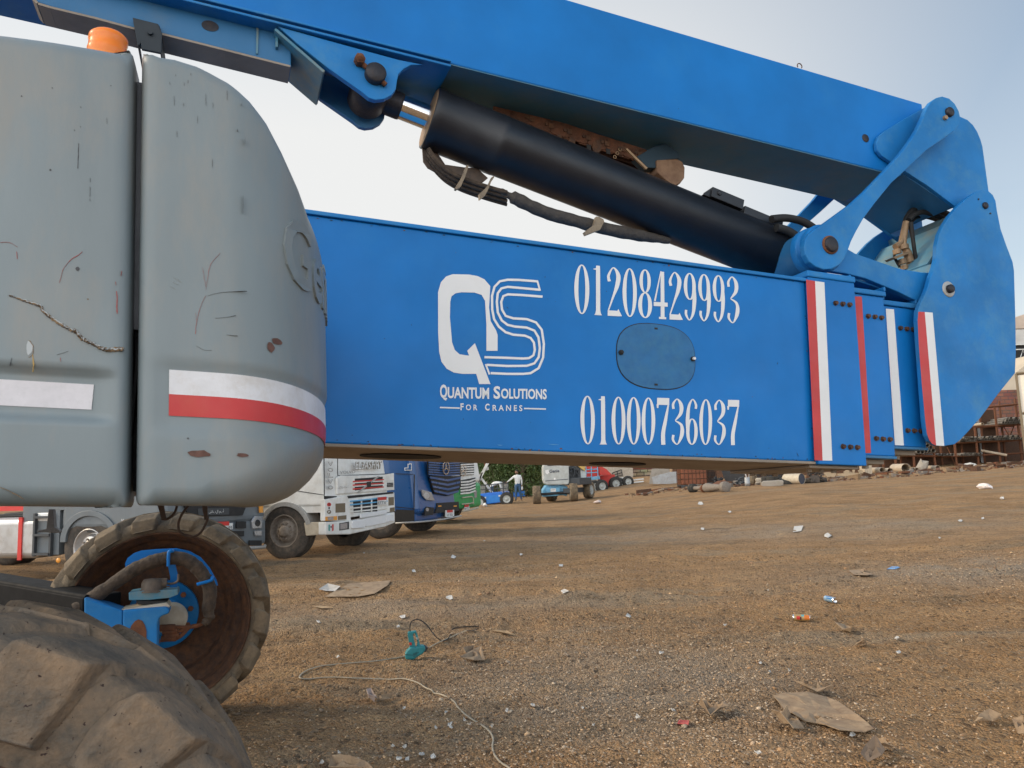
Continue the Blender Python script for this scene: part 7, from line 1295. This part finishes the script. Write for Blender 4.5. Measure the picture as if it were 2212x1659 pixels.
scrap(B6, [(815, 1305), (870, 1330), (905, 1320), (925, 1290), (960, 1335), (1000, 1365), (940, 1385), (870, 1355)], m_card2, 'cardboard_scrap', 'curled cardboard scrap at the lower left of the biggest sheet', 'cardboard', curl=.08, up=.02)
scrap(B6, [(410, 1240), (440, 1228), (490, 1252), (545, 1230), (585, 1280), (530, 1300), (475, 1306), (430, 1275)], m_card2, 'cardboard_scrap', 'bent cardboard scrap right of the small red card', 'cardboard', curl=.09, up=.015)
scrap(B6, [(292, 1325), (302, 1302), (358, 1304), (352, 1332)], mat('red_card', (.60, .10, .08), .6), 'red_card', 'small flat red card on the gravel', 'card', curl=.006)
scrap(B6, [(1940, 1330), (1960, 1300), (2030, 1302), (2095, 1318), (2040, 1332), (1990, 1340)], m_card2, 'cardboard_scrap', 'cardboard scrap near the right edge of the foreground', 'cardboard', curl=.05, up=.02)
scrap(B6, [(2150, 1322), (2212, 1330), (2230, 1400), (2180, 1390)], m_card2, 'cardboard_scrap', 'cardboard scrap cut by the right edge of the picture', 'cardboard', curl=.05, up=.02)
scrap(B6, [(1310, 1530), (1340, 1498), (1400, 1505), (1450, 1530), (1430, 1550), (1350, 1555)], mat('grey_brown_cloth', (.16, .12, .09), .9), 'cloth_scrap', 'grey brown rag at the bottom edge below the biggest cardboard', 'rag', curl=.10, up=.02)
scrap(B6, [(1350, 1470), (1380, 1448), (1450, 1455), (1500, 1480), (1440, 1475)], m_card2, 'cardboard_scrap', 'thin curved strip just above the grey brown rag', 'cardboard', curl=.05, up=.02)
scrap(B6, [(1240, 470), (1290, 462), (1330, 472), (1310, 480), (1380, 495), (1345, 503), (1270, 492)], m_card2, 'cardboard_scrap', 'cardboard flap beyond the blue can', 'cardboard', curl=.03); scrap(B6, [(1170, 795), (1220, 788), (1285, 805), (1262, 820), (1210, 805)], m_card2, 'cardboard_scrap', 'arched cardboard scrap below right of the orange can', 'cardboard', curl=.06)
scrap(B6, [(1452, 458), (1480, 444), (1525, 448), (1500, 458)], mat('blue_plastic', (.15, .30, .55), .5), 'plastic_scrap', 'small blue plastic scrap beyond the cans', 'scrap', curl=.02); scrap(B6, [(1272, 888), (1310, 872), (1342, 878), (1330, 892)], m_card2, 'cardboard_scrap', 'small rolled brown scrap under the arched one', 'cardboard', curl=.05)
scrap(B5, [(1160, 752), (1230, 735), (1280, 730), (1300, 765), (1240, 768)], m_card2, 'cardboard_scrap', 'crumpled cardboard scrap right of the heat gun', 'cardboard', curl=.07); scrap(B5, [(1180, 712), (1240, 704), (1245, 726), (1195, 728)], m_card2, 'cardboard_scrap', 'pale cardboard strip just above the crumpled scrap', 'cardboard', curl=.04); scrap(B5, [(1330, 592), (1420, 600), (1475, 620), (1400, 612)], m_card, 'cardboard_scrap', 'narrow board lying right of the cable loop', 'cardboard', curl=.02); scrap(B5, [(705, 975), (790, 962), (780, 972), (720, 985)], m_card2, 'cardboard_scrap', 'brown sliver beside the cream flex', 'cardboard', curl=.03); scrap(B5, [(645, 960), (670, 955), (705, 985), (695, 1000), (655, 985)], mat('pinkish_film', (.45, .36, .32), .6), 'plastic_film', 'crumpled pinkish film left of the brown sliver', 'plastic film', curl=.05)
scrap(B5, [(435, 1385), (450, 1332), (500, 1328), (560, 1345), (640, 1342), (680, 1385)], m_card2, 'crumpled_paper', 'crumpled brown paper at the bottom edge', 'paper', curl=.05, up=.01); scrap(B5, [(345, 458), (395, 453), (468, 462), (400, 467)], m_card, 'cardboard_scrap', 'thin strip left of the heat gun on the mid ground', 'cardboard', curl=.01)
pb = blobprop('plastic_bag', 'white plastic bag lying far out at the right', 'bag', B4, [(1605, 1420), (1640, 1385), (1700, 1375), (1760, 1385), (1815, 1420), (1820, 1450), (1740, 1455), (1650, 1450)], mat('white_bag', (.75, .68, .64), .5, scale=6), seed=3, th=.3)
blobprop('plastic_bag', 'small white plastic bag on the ground beside the blue scissor lift', 'bag', B2, [(210, 580), (220, 555), (240, 552), (258, 575), (255, 590), (225, 592)], m_plate, seed=6, th=.3)
blobprop('plastic_tub', 'small pale tub lying at the far right edge of the yard', 'tub', B4, [(1905, 1575), (1915, 1552), (1955, 1550), (1960, 1578), (1930, 1585)], m_plate, seed=8, th=.15)
blobprop('paper_heap', 'pinkish white crumpled heap before the grey covered lift', 'paper', B2, [(1360, 548), (1380, 535), (1420, 520), (1445, 535), (1440, 552), (1390, 556)], mat('pink_white', (.6, .5, .45), .8), seed=9, th=.3)
# white paper bits: nothing tells these apart
bits = [(B5, x, y, s) for x, y, s in ((845, 515, 26), (380, 545, 18), (820, 572, 20), (905, 262, 22), (1735, 374, 36), (1105, 408, 34), (1565, 1010, 26), (1085, 1048, 14), (852, 1028, 18), (1105, 1120, 22), (1110, 1135, 18), (1188, 1098, 10), (1030, 1142, 14), (1218, 1120, 8), (1340, 1134, 9), (790, 1240, 15), (855, 1248, 20), (822, 1310, 28), (870, 1312, 22), (950, 1284, 24), (1010, 1302, 26), (495, 1282, 18), (400, 1334, 22), (1548, 1275, 14), (1840, 1028, 14), (1900, 1126, 12), (2145, 1080, 22), (485, 741, 16), (1125, 183, 32), (630, 160, 9), (1295, 92, 10), (1420, 1044, 14),  (1720, 230, 30), (1500, 168, 14))] + [(B6, x, y, s) for x, y, s in ((200, 930, 26), (750, 985, 16), (805, 1036, 12), (915, 1030, 9), (1508, 847, 22), (70, 1292, 20), (68, 918, 8), (80, 1488, 12), (1265, 1392, 26), (555, 772, 16), (795, 577, 7), (1120, 270, 34), (960, 235, 60), (420, 92, 26), (1860, 188, 20), (1985, 176, 16), (580, 138, 16), (270, 1252, 20), (740, 1490, 28), (1520, 925, 22), (430, 232, 22), (1745, 285, 14), (20, 722, 24))]
for i, (Z, x, y, s) in enumerate(bits):
    rr = random.Random(i); n = rr.choice((4, 5, 6)); a0 = rr.random() * 6; s *= 1.05; L = [(x + s * .7 * math.cos(a0 + 6.283 * k / n) * rr.uniform(.6, 1.1), y + s * .36 * math.sin(a0 + 6.283 * k / n) * rr.uniform(.6, 1.2)) for k in range(n)]
    scrap(Z, L, m_paper, 'paper_scrap', 'torn scrap of white paper lying on the brown gravel', 'paper', 'scraps of white paper', curl=.015, up=.014, seed=i + 1)
# drinks cans
def can(label, a, b, cols, decos):
    A_, B_ = G(*B6(*a)), G(*B6(*b)); d = B_ - A_; d[2] = 0; Lc = .165 if 'blue' in label else .155; d = d / np.linalg.norm(d); r = .029; c = (A_ + B_) / 2; c[2] = float(gz(c[0], c[1])) + r + .006; s = c - d * Lc / 2; root = thing('drinks_can', label, 'can', c - [0, 0, r]); o_ = c - np.array([0, 0, r])
    mb = MB(); mb.lathe(s, d, [(0, .006), (r * .78, .006), (r * .84, 0), (r * .9, .004), (r, .014)], 32, 1); mb.lathe(s, d, [(r, .014), (r, Lc - .014)], 32, 0); mb.lathe(s, d, [(r, Lc - .014), (r * .88, Lc - .003), (r * .84, Lc), (r * .78, Lc - .006), (0, Lc - .006)], 32, 1); bd_ = mb.build('shell', [cols, m_chrome], root, o_)
    up_ = UP; side_ = np.cross(d, up_); 
    for (t0, t1, a0, a1, m_, nm) in decos:
        mb = MB(); V = []; nn = 8
        for i in range(nn + 1):
            for t in (t0, t1): th = a0 + (a1 - a0) * i / nn; V.append(s + d * t * Lc + (math.cos(th) * up_ + math.sin(th) * side_) * (r + .0006))
        Fs = [(2 * i, 2 * i + 1, 2 * i + 3, 2 * i + 2) for i in range(nn)]; mb.add(V, Fs, 0, True); mb.build(nm, m_, bd_, o_)
m_can1 = mat('can_silver_blue', (.20, .42, .62), .3, metal=.4, dirt=(.5, .55, .6), amt=.6, scale=25, var=.4, stretch=(1, 1, 3)); m_can2 = mat('can_gold', (.50, .33, .14), .35, metal=.3, var=.1)
can('blue and silver drinks can lying farther from the camera', (1100, 628), (1180, 655), m_can1, [(.2, .7, -.2, .5, mat('can_deep_blue', (.02, .15, .42), .3), 'blue_flash'), (.35, .9, .9, 1.3, mat('can_deep_blue', (.02, .15, .42), .3), 'blue_flash')])
can('gold and orange drinks can lying nearer the camera', (925, 745), (1035, 745), m_can2, [(.22, .42, .9, 2.0, m_redp, 'red_tomato_mark'), (.66, .96, .5, 2.0, mat('can_orange', (.6, .16, .02), .4), 'orange_mark'), (.5, .66, .2, 1.0, mat('can_teal', (.12, .38, .42), .4), 'teal_patch'), (.42, .5, 1.1, 2.1, m_ink, 'dark_band')])
# heat gun standing nose down and its flex
hg0 = G(*C6(500, 1270)); FH = Face(hg0, (-hg0[0], -hg0[1], 0)); m_tealp = mat('teal_tool_plastic', (.02, .22, .24), .45, dirt=(.06, .25, .25), amt=.3, scale=30); HG = thing('heat_gun', 'teal electric hand tool with an upright handle standing on the gravel', 'power tool', hg0)
def hpart(L, off, th, name, m, par=None, bevel=.006): mb = MB(); FH.poly(mb, pts(C6, L), off, th); return mb.build(name, m, par or HG, hg0, bevel, 3)
bodyh = hpart([(345, 1165), (370, 1110), (440, 1045), (470, 1020), (560, 1030), (640, 1000), (700, 1000), (745, 1020), (745, 1100), (690, 1170), (600, 1220), (500, 1285), (420, 1290), (350, 1275)], .035, .07, 'body', m_tealp, bevel=.016)
hpart([(395, 760), (410, 735), (560, 712), (575, 745), (500, 775), (510, 850), (540, 960), (555, 1050), (440, 1055), (425, 950), (400, 820)], .022, .045, 'handle', m_tealp, bodyh, .010); hpart([(555, 740), (580, 750), (620, 900), (645, 1010), (575, 1030), (590, 940), (565, 850), (540, 770)], .018, .035, 'handle_strut', m_tealp, bodyh, .008); hpart([(425, 940), (475, 940), (478, 990), (432, 992)], .030, .01, 'red_label', m_redp, bodyh, .001); hpart([(560, 840), (590, 835), (605, 880), (575, 880)], .030, .02, 'switch', m_lgrey, bodyh, .002)
mb = MB(); a = FH.p(*C6(730, 1050), 0); b = FH.p(*C6(760, 1015), 0); mb.tube([a - (b - a), b + (b - a) * .2], [.026, .018], 20); mb.build('nozzle', m_tgrey2, HG, hg0)
mb = MB()
for i in range(5): y = 1095 + i * 16; FH.poly(mb, pts(C6, [(500, y + 60), (580, y + 30), (580, y + 36), (500, y + 67)]), .037, .004)
FH.poly(mb, pts(C6, [(345, 1170), (500, 1180), (620, 1120), (620, 1130), (500, 1192), (345, 1182)]), .037, .004); mb.build('vent_slot', mat('dark_teal', (.01, .09, .10), .5), bodyh, hg0)
mb = MB(); pth = []
for x, y, h in ((448, 730, 0), (440, 620, 0), (480, 520, 0), (580, 485, 0), (680, 515, 0), (780, 600, 0), (870, 720, 0), (960, 830, 0)): pth.append(FH.p(*C6(x, y), 0))
for x, y in ((1040, 905), (1100, 920), (1180, 890), (1240, 800), (1260, 710), (1340, 665), (1500, 645), (1700, 632), (1790, 640), (1780, 680), (1680, 725), (1560, 722)): pth.append(G(*C6(x, y), .008))
mb.tube(cr(pth, 7), .0042, 8); o = mb.build('power_cord', m_blk, HG, hg0)
mb = MB(); fl_ = [(1560, 722), (1480, 745), (1350, 800), (1220, 860), (1090, 915), (960, 975), (860, 1030), (760, 1085)]; fl2 = [(860, 732), (780, 745), (700, 757), (610, 765), (520, 772), (440, 780), (390, 786), (340, 800), (300, 818), (276, 840), (280, 854), (330, 857), (400, 850), (480, 848), (560, 852), (640, 855), (720, 858), (780, 860), (840, 855), (900, 868), (940, 885), (970, 905), (1005, 920), (1018, 936), (1045, 940), (1090, 958), (1130, 985), (1150, 1015), (1190, 1055), (1240, 1090), (1290, 1120), (1325, 1150), (1345, 1190), (1340, 1230), (1350, 1275), (1385, 1320), (1430, 1350), (1500, 1400)]
pp = [G(*C6(x, y), .007) for x, y in fl_] + [G(*C6(560, 1180), .006), G(*C6(330, 1215), .006)] + [G(*B5(x, y), .007) for x, y in fl2]
mb.tube(cr(pp, 6), .0052, 8); o = mb.build('extension_flex', mat('cream_flex', (.40, .34, .25), .6), None, pp[0]); o.location = tuple(pp[0]); tag(o, 'long cream extension flex snaking over the gravel from the teal tool to the bottom edge', 'cable')
# ================================================================ GROUND
def ground():
    def axis(a, b, pts_): return np.unique(np.concatenate([np.arange(*p) for p in pts_] + [[a, b]]))
    xs = axis(-400, 400, [(-400, -60, 20), (-60, -15, 2.5), (-15, -6, .4), (-6, -3, .08), (-3, 6, .026), (6, 12, .07), (12, 40, .5), (40, 400, 20)])
    ys = axis(-60, 600, [(-60, 0, 5), (0, 2, .25), (2, 7.5, .026), (7.5, 13, .045), (13, 24, .12), (24, 70, .5), (70, 600, 15)])
    X, Y = np.meshgrid(xs, ys); Zz = gz(X, Y); V = np.stack([X, Y, Zz], -1).reshape(-1, 3); nx, ny = len(xs), len(ys)
    i = np.arange(nx - 1)[None, :] + nx * np.arange(ny - 1)[:, None]; i = i.reshape(-1); Fq = np.stack([i, i + 1, i + nx + 1, i + nx], -1)
    me = bpy.data.meshes.new('ground'); me.vertices.add(len(V)); me.vertices.foreach_set('co', V.astype(np.float32).ravel()); me.loops.add(Fq.size); me.loops.foreach_set('vertex_index', Fq.astype(np.int32).ravel())
    me.polygons.add(len(Fq)); me.polygons.foreach_set('loop_start', (np.arange(len(Fq)) * 4).astype(np.int32)); me.polygons.foreach_set('loop_total', np.full(len(Fq), 4, np.int32)); me.polygons.foreach_set('use_smooth', np.ones(len(Fq), bool)); me.update(calc_edges=True)
    pa = me.attributes.new('patch', 'FLOAT', 'POINT'); x_, y_ = V[:, 0], V[:, 1]; gp = np.exp(-(((x_ - .75) / 1.2) ** 2 + ((y_ - 5.4) / 1.3) ** 2)) + .9 * np.exp(-(((x_ - 6.5) / 2.6) ** 2 + ((y_ - 10) / 1.3) ** 2)) + .7 * np.exp(-(((x_ + 1.2) / 2) ** 2 + ((y_ - 8.6) / .8) ** 2)) + .6 * np.exp(-(((x_ - 6) / 6) ** 2 + ((y_ - 17) / 2) ** 2)); pa.data.foreach_set('value', (gp * (.5 + vn(x_ * 2.2, y_ * 2.8))).astype(np.float32))
    o = bpy.data.objects.new('ground', me); COL.objects.link(o); tag(o, kind='structure', label='dusty brown yard of sand, grit and gravel'); return o
def ground_mat():
    m = bpy.data.materials.new('yard_soil'); m.use_nodes = True; nt = m.node_tree; N = nt.nodes; L = nt.links; b = N['Principled BSDF']; b.inputs['Roughness'].default_value = .95; b.inputs['Specular IOR Level'].default_value = .2
    tc = N.new('ShaderNodeTexCoord')
    def mapn(sc): mp = N.new('ShaderNodeMapping'); mp.inputs['Scale'].default_value = sc; L.new(tc.outputs['Object'], mp.inputs['Vector']); return mp.outputs[0]
    def nz(v, s, d=5, r=.6): n = N.new('ShaderNodeTexNoise'); n.inputs['Scale'].default_value = s; n.inputs['Detail'].default_value = d; n.inputs['Roughness'].default_value = r; L.new(v, n.inputs['Vector']); return n.outputs['Fac']
    def rg(s, a, c, lo=0, hi=1): r = N.new('ShaderNodeMapRange'); r.inputs['From Min'].default_value = a; r.inputs['From Max'].default_value = c; r.inputs['To Min'].default_value = lo; r.inputs['To Max'].default_value = hi; L.new(s, r.inputs['Value']); return r.outputs[0]
    def mix(f, A, B, bt='MIX'):
        x = N.new('ShaderNodeMix'); x.data_type = 'RGBA'; x.blend_type = bt
        if isinstance(f, float): x.inputs[0].default_value = f
        else: L.new(f, x.inputs['Factor'])
        for i, v in ((6, A), (7, B)):
            if isinstance(v, tuple): x.inputs[i].default_value = (*v, 1)
            else: L.new(v, x.inputs[i])
        return x.outputs[2]
    v1 = mapn((1, 1.6, 1)); v2 = mapn((.5, 1.6, 1)); v3 = mapn((1, 1, 1))
    c = mix(rg(nz(v1, .9), .35, .65), (.390, .220, .098), (.610, .365, .175))
    c = mix(rg(nz(v2, .55, 6), .52, .66), c, (.47, .355, .235))
    at_ = N.new('ShaderNodeAttribute'); at_.attribute_name = 'patch'; c = mix(rg(at_.outputs['Fac'], .0, 1., 0, .85), c, (.44, .38, .31))
    c = mix(rg(nz(v1, 2.6, 6), .55, .72, 0, .6), c, (.70, .44, .215))
    c = mix(rg(nz(v2, 1.1, 6, .7), .54, .70, 0, .8), c, (.150, .098, .054))
    v4 = mapn((.16, 1.9, 1)); c = mix(rg(nz(v4, 1.7, 6, .7), .55, .72, 0, .55), c, (.19, .122, .066)); c = mix(rg(nz(v4, 2.9, 5, .7), .58, .72, 0, .5), c, (.55, .38, .21))
    vo = N.new('ShaderNodeTexVoronoi'); vo.inputs['Scale'].default_value = 75; L.new(v3, vo.inputs['Vector'])
    vo2 = N.new('ShaderNodeTexVoronoi'); vo2.inputs['Scale'].default_value = 34; L.new(v3, vo2.inputs['Vector'])
    sep = N.new('ShaderNodeSeparateColor'); L.new(vo.outputs['Color'], sep.inputs[0]); sep2 = N.new('ShaderNodeSeparateColor'); L.new(vo2.outputs['Color'], sep2.inputs[0])
    c = mix(rg(sep.outputs[0], 0, 1, .0, .55), c, mix(rg(sep.outputs[1], 0, 1), (.06, .036, .02), (.66, .48, .31)))
    c = mix(rg(sep2.outputs[0], .94, .96, 0, .4), c, (.40, .33, .25))
    c = mix(rg(sep2.outputs[1], .92, .95, 0, .6), c, (.07, .05, .035))
    c = mix(rg(nz(v3, 26, 4, .7), .3, .75, 0, .5), c, (.12, .08, .05), 'MULTIPLY') if False else c
    L.new(c, b.inputs['Base Color'])
    h = N.new('ShaderNodeMath'); h.operation = 'MULTIPLY_ADD'; h.inputs[1].default_value = -.7; L.new(vo.outputs['Distance'], h.inputs[0]); L.new(nz(v3, 30, 6, .75), h.inputs[2])
    h2 = N.new('ShaderNodeMath'); h2.operation = 'MULTIPLY_ADD'; h2.inputs[1].default_value = -.9; L.new(vo2.outputs['Distance'], h2.inputs[0]); L.new(h.outputs[0], h2.inputs[2])
    h3 = N.new('ShaderNodeMath'); h3.operation = 'MULTIPLY_ADD'; h3.inputs[1].default_value = 2.2; L.new(nz(v1, 5, 5, .7), h3.inputs[0]); L.new(h2.outputs[0], h3.inputs[2])
    bp = N.new('ShaderNodeBump'); bp.inputs['Strength'].default_value = 1.; bp.inputs['Distance'].default_value = .045; L.new(h3.outputs[0], bp.inputs['Height']); L.new(bp.outputs[0], b.inputs['Normal'])
    return m
gr = ground(); gr.data.materials.append(ground_mat())
# loose gravel: far too many stones to count, one object
def gravel(n):
    t = (1 + 5 ** .5) / 2; ico = np.array([(-1, t, 0), (1, t, 0), (-1, -t, 0), (1, -t, 0), (0, -1, t), (0, 1, t), (0, -1, -t), (0, 1, -t), (t, 0, -1), (t, 0, 1), (-t, 0, -1), (-t, 0, 1)], float); ico /= np.linalg.norm(ico[0])
    fi = np.array([(0, 11, 5), (0, 5, 1), (0, 1, 7), (0, 7, 10), (0, 10, 11), (1, 5, 9), (5, 11, 4), (11, 10, 2), (10, 7, 6), (7, 1, 8), (3, 9, 4), (3, 4, 2), (3, 2, 6), (3, 6, 8), (3, 8, 9), (4, 9, 5), (2, 4, 11), (6, 2, 10), (8, 6, 7), (9, 8, 1)])
    k = n * 4; Y = 2.2 + 10.5 * rng.random(k) ** 1.35; X = (rng.random(k) * 1.55 - .72) * Y * .98
    gp = 1.6 * np.exp(-(((X - .75) / 1.3) ** 2 + ((Y - 5.3) / 1.5) ** 2)) + .9 * np.exp(-(((X - 6.5) / 2.2) ** 2 + ((Y - 9.5) / 1.2) ** 2))
    den = .10 + ss(vn(X * .7 + 2, Y * .8), .42, .75) * .55 + .35 * ss(-Y, -4.6, -3.2) + gp
    keep = rng.random(k) < den; X = X[keep][:n]; Y = Y[keep][:n]; gpk = gp[keep][:n]; n = len(X)
    s = .0026 + .0046 * rng.random(n) ** 1.5 + .012 * (rng.random(n) > .993) * rng.random(n); s *= 1 + .06 * np.maximum(0, Y - 5)
    Zs = gz(X, Y) + s * .25
    a = rng.random(n) * 6.283; sc = np.stack([s * (1 + .7 * rng.random(n)), s * (.8 + .4 * rng.random(n)), s * (.5 + .35 * rng.random(n))], -1)
    J = ico[None] * (1 + .22 * (rng.random((n, 12, 1)) - .5)) * sc[:, None, :]; ca, sa = np.cos(a)[:, None], np.sin(a)[:, None]
    Vx = J[..., 0] * ca - J[..., 1] * sa; Vy = J[..., 0] * sa + J[..., 1] * ca; tx = (rng.random(n)[:, None] - .5) * .8
    V = np.stack([Vx + X[:, None], Vy + Y[:, None], J[..., 2] + Vx * tx + Zs[:, None]], -1).reshape(-1, 3)
    Fq = (fi[None] + 12 * np.arange(n)[:, None, None]).reshape(-1, 3)
    me = bpy.data.meshes.new('gravel'); me.vertices.add(len(V)); me.vertices.foreach_set('co', V.astype(np.float32).ravel()); me.loops.add(Fq.size); me.loops.foreach_set('vertex_index', Fq.astype(np.int32).ravel()); me.polygons.add(len(Fq)); me.polygons.foreach_set('loop_start', (np.arange(len(Fq)) * 3).astype(np.int32)); me.polygons.foreach_set('loop_total', np.full(len(Fq), 3, np.int32)); me.update(calc_edges=True)
    pal = np.array([(.20, .135, .085), (.26, .185, .12), (.15, .105, .072), (.24, .20, .165), (.32, .25, .18), (.12, .09, .07), (.22, .15, .095)]); grey = np.array([(.27, .245, .22), (.33, .30, .265), (.20, .18, .165), (.24, .20, .165)])
    cc = pal[rng.integers(0, len(pal), n)]; g2 = grey[rng.integers(0, 4, n)]; mk = (rng.random(n) < np.minimum(.75, gpk * .75))[:, None]; cc = np.where(mk, g2, cc) * (.9 + 1.05 * rng.random((n, 1))) * np.array([1.16, 1., .80])
    col = me.color_attributes.new('stone', 'FLOAT_COLOR', 'POINT'); cc4 = np.concatenate([cc, np.ones((n, 1))], 1).repeat(12, 0); col.data.foreach_set('color', cc4.astype(np.float32).ravel())
    m = bpy.data.materials.new('stone'); m.use_nodes = True; b = m.node_tree.nodes['Principled BSDF']; b.inputs['Roughness'].default_value = .9; at_ = m.node_tree.nodes.new('ShaderNodeAttribute'); at_.attribute_name = 'stone'; m.node_tree.links.new(at_.outputs['Color'], b.inputs['Base Color']); me.materials.append(m)
    o = bpy.data.objects.new('gravel', me); COL.objects.link(o); tag(o, kind='stuff', label='loose small stones scattered thickly over the brown yard', cat='gravel')
gravel(62000)
# ================================================================ SKY, SUN, CAMERA
SUN_EL = math.radians(30); SUN_AZ = math.radians(-84)     # clockwise from +Y: the sun stands to the left, a little behind the machine
w = bpy.data.worlds.new('World'); scene.world = w; w.use_nodes = True; nt = w.node_tree; N = nt.nodes; L = nt.links
bg = N['Background']; sky = N.new('ShaderNodeTexSky'); sky.sky_type = 'NISHITA'; sky.sun_disc = False; sky.sun_elevation = SUN_EL; sky.sun_rotation = SUN_AZ % (2 * math.pi); sky.air_density = 1.0; sky.dust_density = 1.2; sky.ozone_density = 2.5
tc = N.new('ShaderNodeTexCoord'); mp = N.new('ShaderNodeMapping'); mp.inputs['Scale'].default_value = (1, 1, 2.6); L.new(tc.outputs['Generated'], mp.inputs['Vector'])
nz = N.new('ShaderNodeTexNoise'); nz.inputs['Scale'].default_value = 1.6; nz.inputs['Detail'].default_value = 6; nz.inputs['Roughness'].default_value = .5; L.new(mp.outputs[0], nz.inputs['Vector'])
sx = N.new('ShaderNodeSeparateXYZ'); L.new(tc.outputs['Generated'], sx.inputs[0])
def mr(src, a, b, lo=0., hi=1.):
    r = N.new('ShaderNodeMapRange'); r.interpolation_type = 'SMOOTHSTEP'; r.inputs['From Min'].default_value = a; r.inputs['From Max'].default_value = b; r.inputs['To Min'].default_value = lo; r.inputs['To Max'].default_value = hi; L.new(src, r.inputs['Value']); return r.outputs[0]
def mth(op, a, b):
    x = N.new('ShaderNodeMath'); x.operation = op
    for i, v in enumerate((a, b)):
        if isinstance(v, float): x.inputs[i].default_value = v
        else: L.new(v, x.inputs[i])
    return x.outputs[0]
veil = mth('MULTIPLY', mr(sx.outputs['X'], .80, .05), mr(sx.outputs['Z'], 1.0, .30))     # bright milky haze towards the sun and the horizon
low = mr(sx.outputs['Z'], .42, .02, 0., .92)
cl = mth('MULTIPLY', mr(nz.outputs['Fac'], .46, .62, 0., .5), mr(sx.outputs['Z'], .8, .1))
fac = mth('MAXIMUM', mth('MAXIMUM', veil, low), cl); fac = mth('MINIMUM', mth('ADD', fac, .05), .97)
mx_ = N.new('ShaderNodeMix'); mx_.data_type = 'RGBA'; L.new(fac, mx_.inputs['Factor']); tint = N.new('ShaderNodeMix'); tint.data_type = 'RGBA'; tint.blend_type = 'MULTIPLY'; tint.inputs[0].default_value = 1; L.new(sky.outputs[0], tint.inputs[6]); tint.inputs[7].default_value = (.92, 1.12, 1.08, 1); L.new(tint.outputs[2], mx_.inputs[6]); back = mr(sx.outputs['Y'], .25, -.45, 5.6, 16.0); up2 = mr(sx.outputs['Z'], .62, .95, 0., 4.); cmb = N.new('ShaderNodeCombineColor'); bb = mth('ADD', back, up2); L.new(mth('MULTIPLY', bb, 1.0), cmb.inputs[0]); L.new(bb, cmb.inputs[1]); L.new(mth('MULTIPLY', bb, .985), cmb.inputs[2]); L.new(cmb.outputs[0], mx_.inputs[7])  # veil raised overhead and behind the camera as added, unseen fill light
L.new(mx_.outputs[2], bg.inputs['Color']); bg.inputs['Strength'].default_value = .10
sl2 = bpy.data.lights.new('sun', 'SUN'); sl2.energy = 1.6; sl2.angle = math.radians(16); sl2.color = (1, .80, .56); so = bpy.data.objects.new('sun', sl2); COL.objects.link(so)
sd = Vector((math.sin(SUN_AZ) * math.cos(SUN_EL), math.cos(SUN_AZ) * math.cos(SUN_EL), math.sin(SUN_EL))); so.rotation_euler = sd.to_track_quat('Z', 'Y').to_euler(); so.location = (-10, 0, 12)
cam = bpy.data.cameras.new('camera'); co = bpy.data.objects.new('camera', cam); COL.objects.link(co); cam.sensor_width = 36; cam.lens = 36 * F / 2212; cam.clip_start = .05; cam.clip_end = 2000
co.matrix_world = Matrix([[*R[0], 0], [*R[1], 0], [*R[2], CAMZ], [0, 0, 0, 1]]); scene.camera = co
cam.dof.use_dof = True; cam.dof.focus_distance = 6; cam.dof.aperture_fstop = 20
vs = scene.view_settings; vs.view_transform = 'Standard'; vs.look = 'None'; vs.exposure = .66; vs.gamma = 1; vs.use_curve_mapping = False
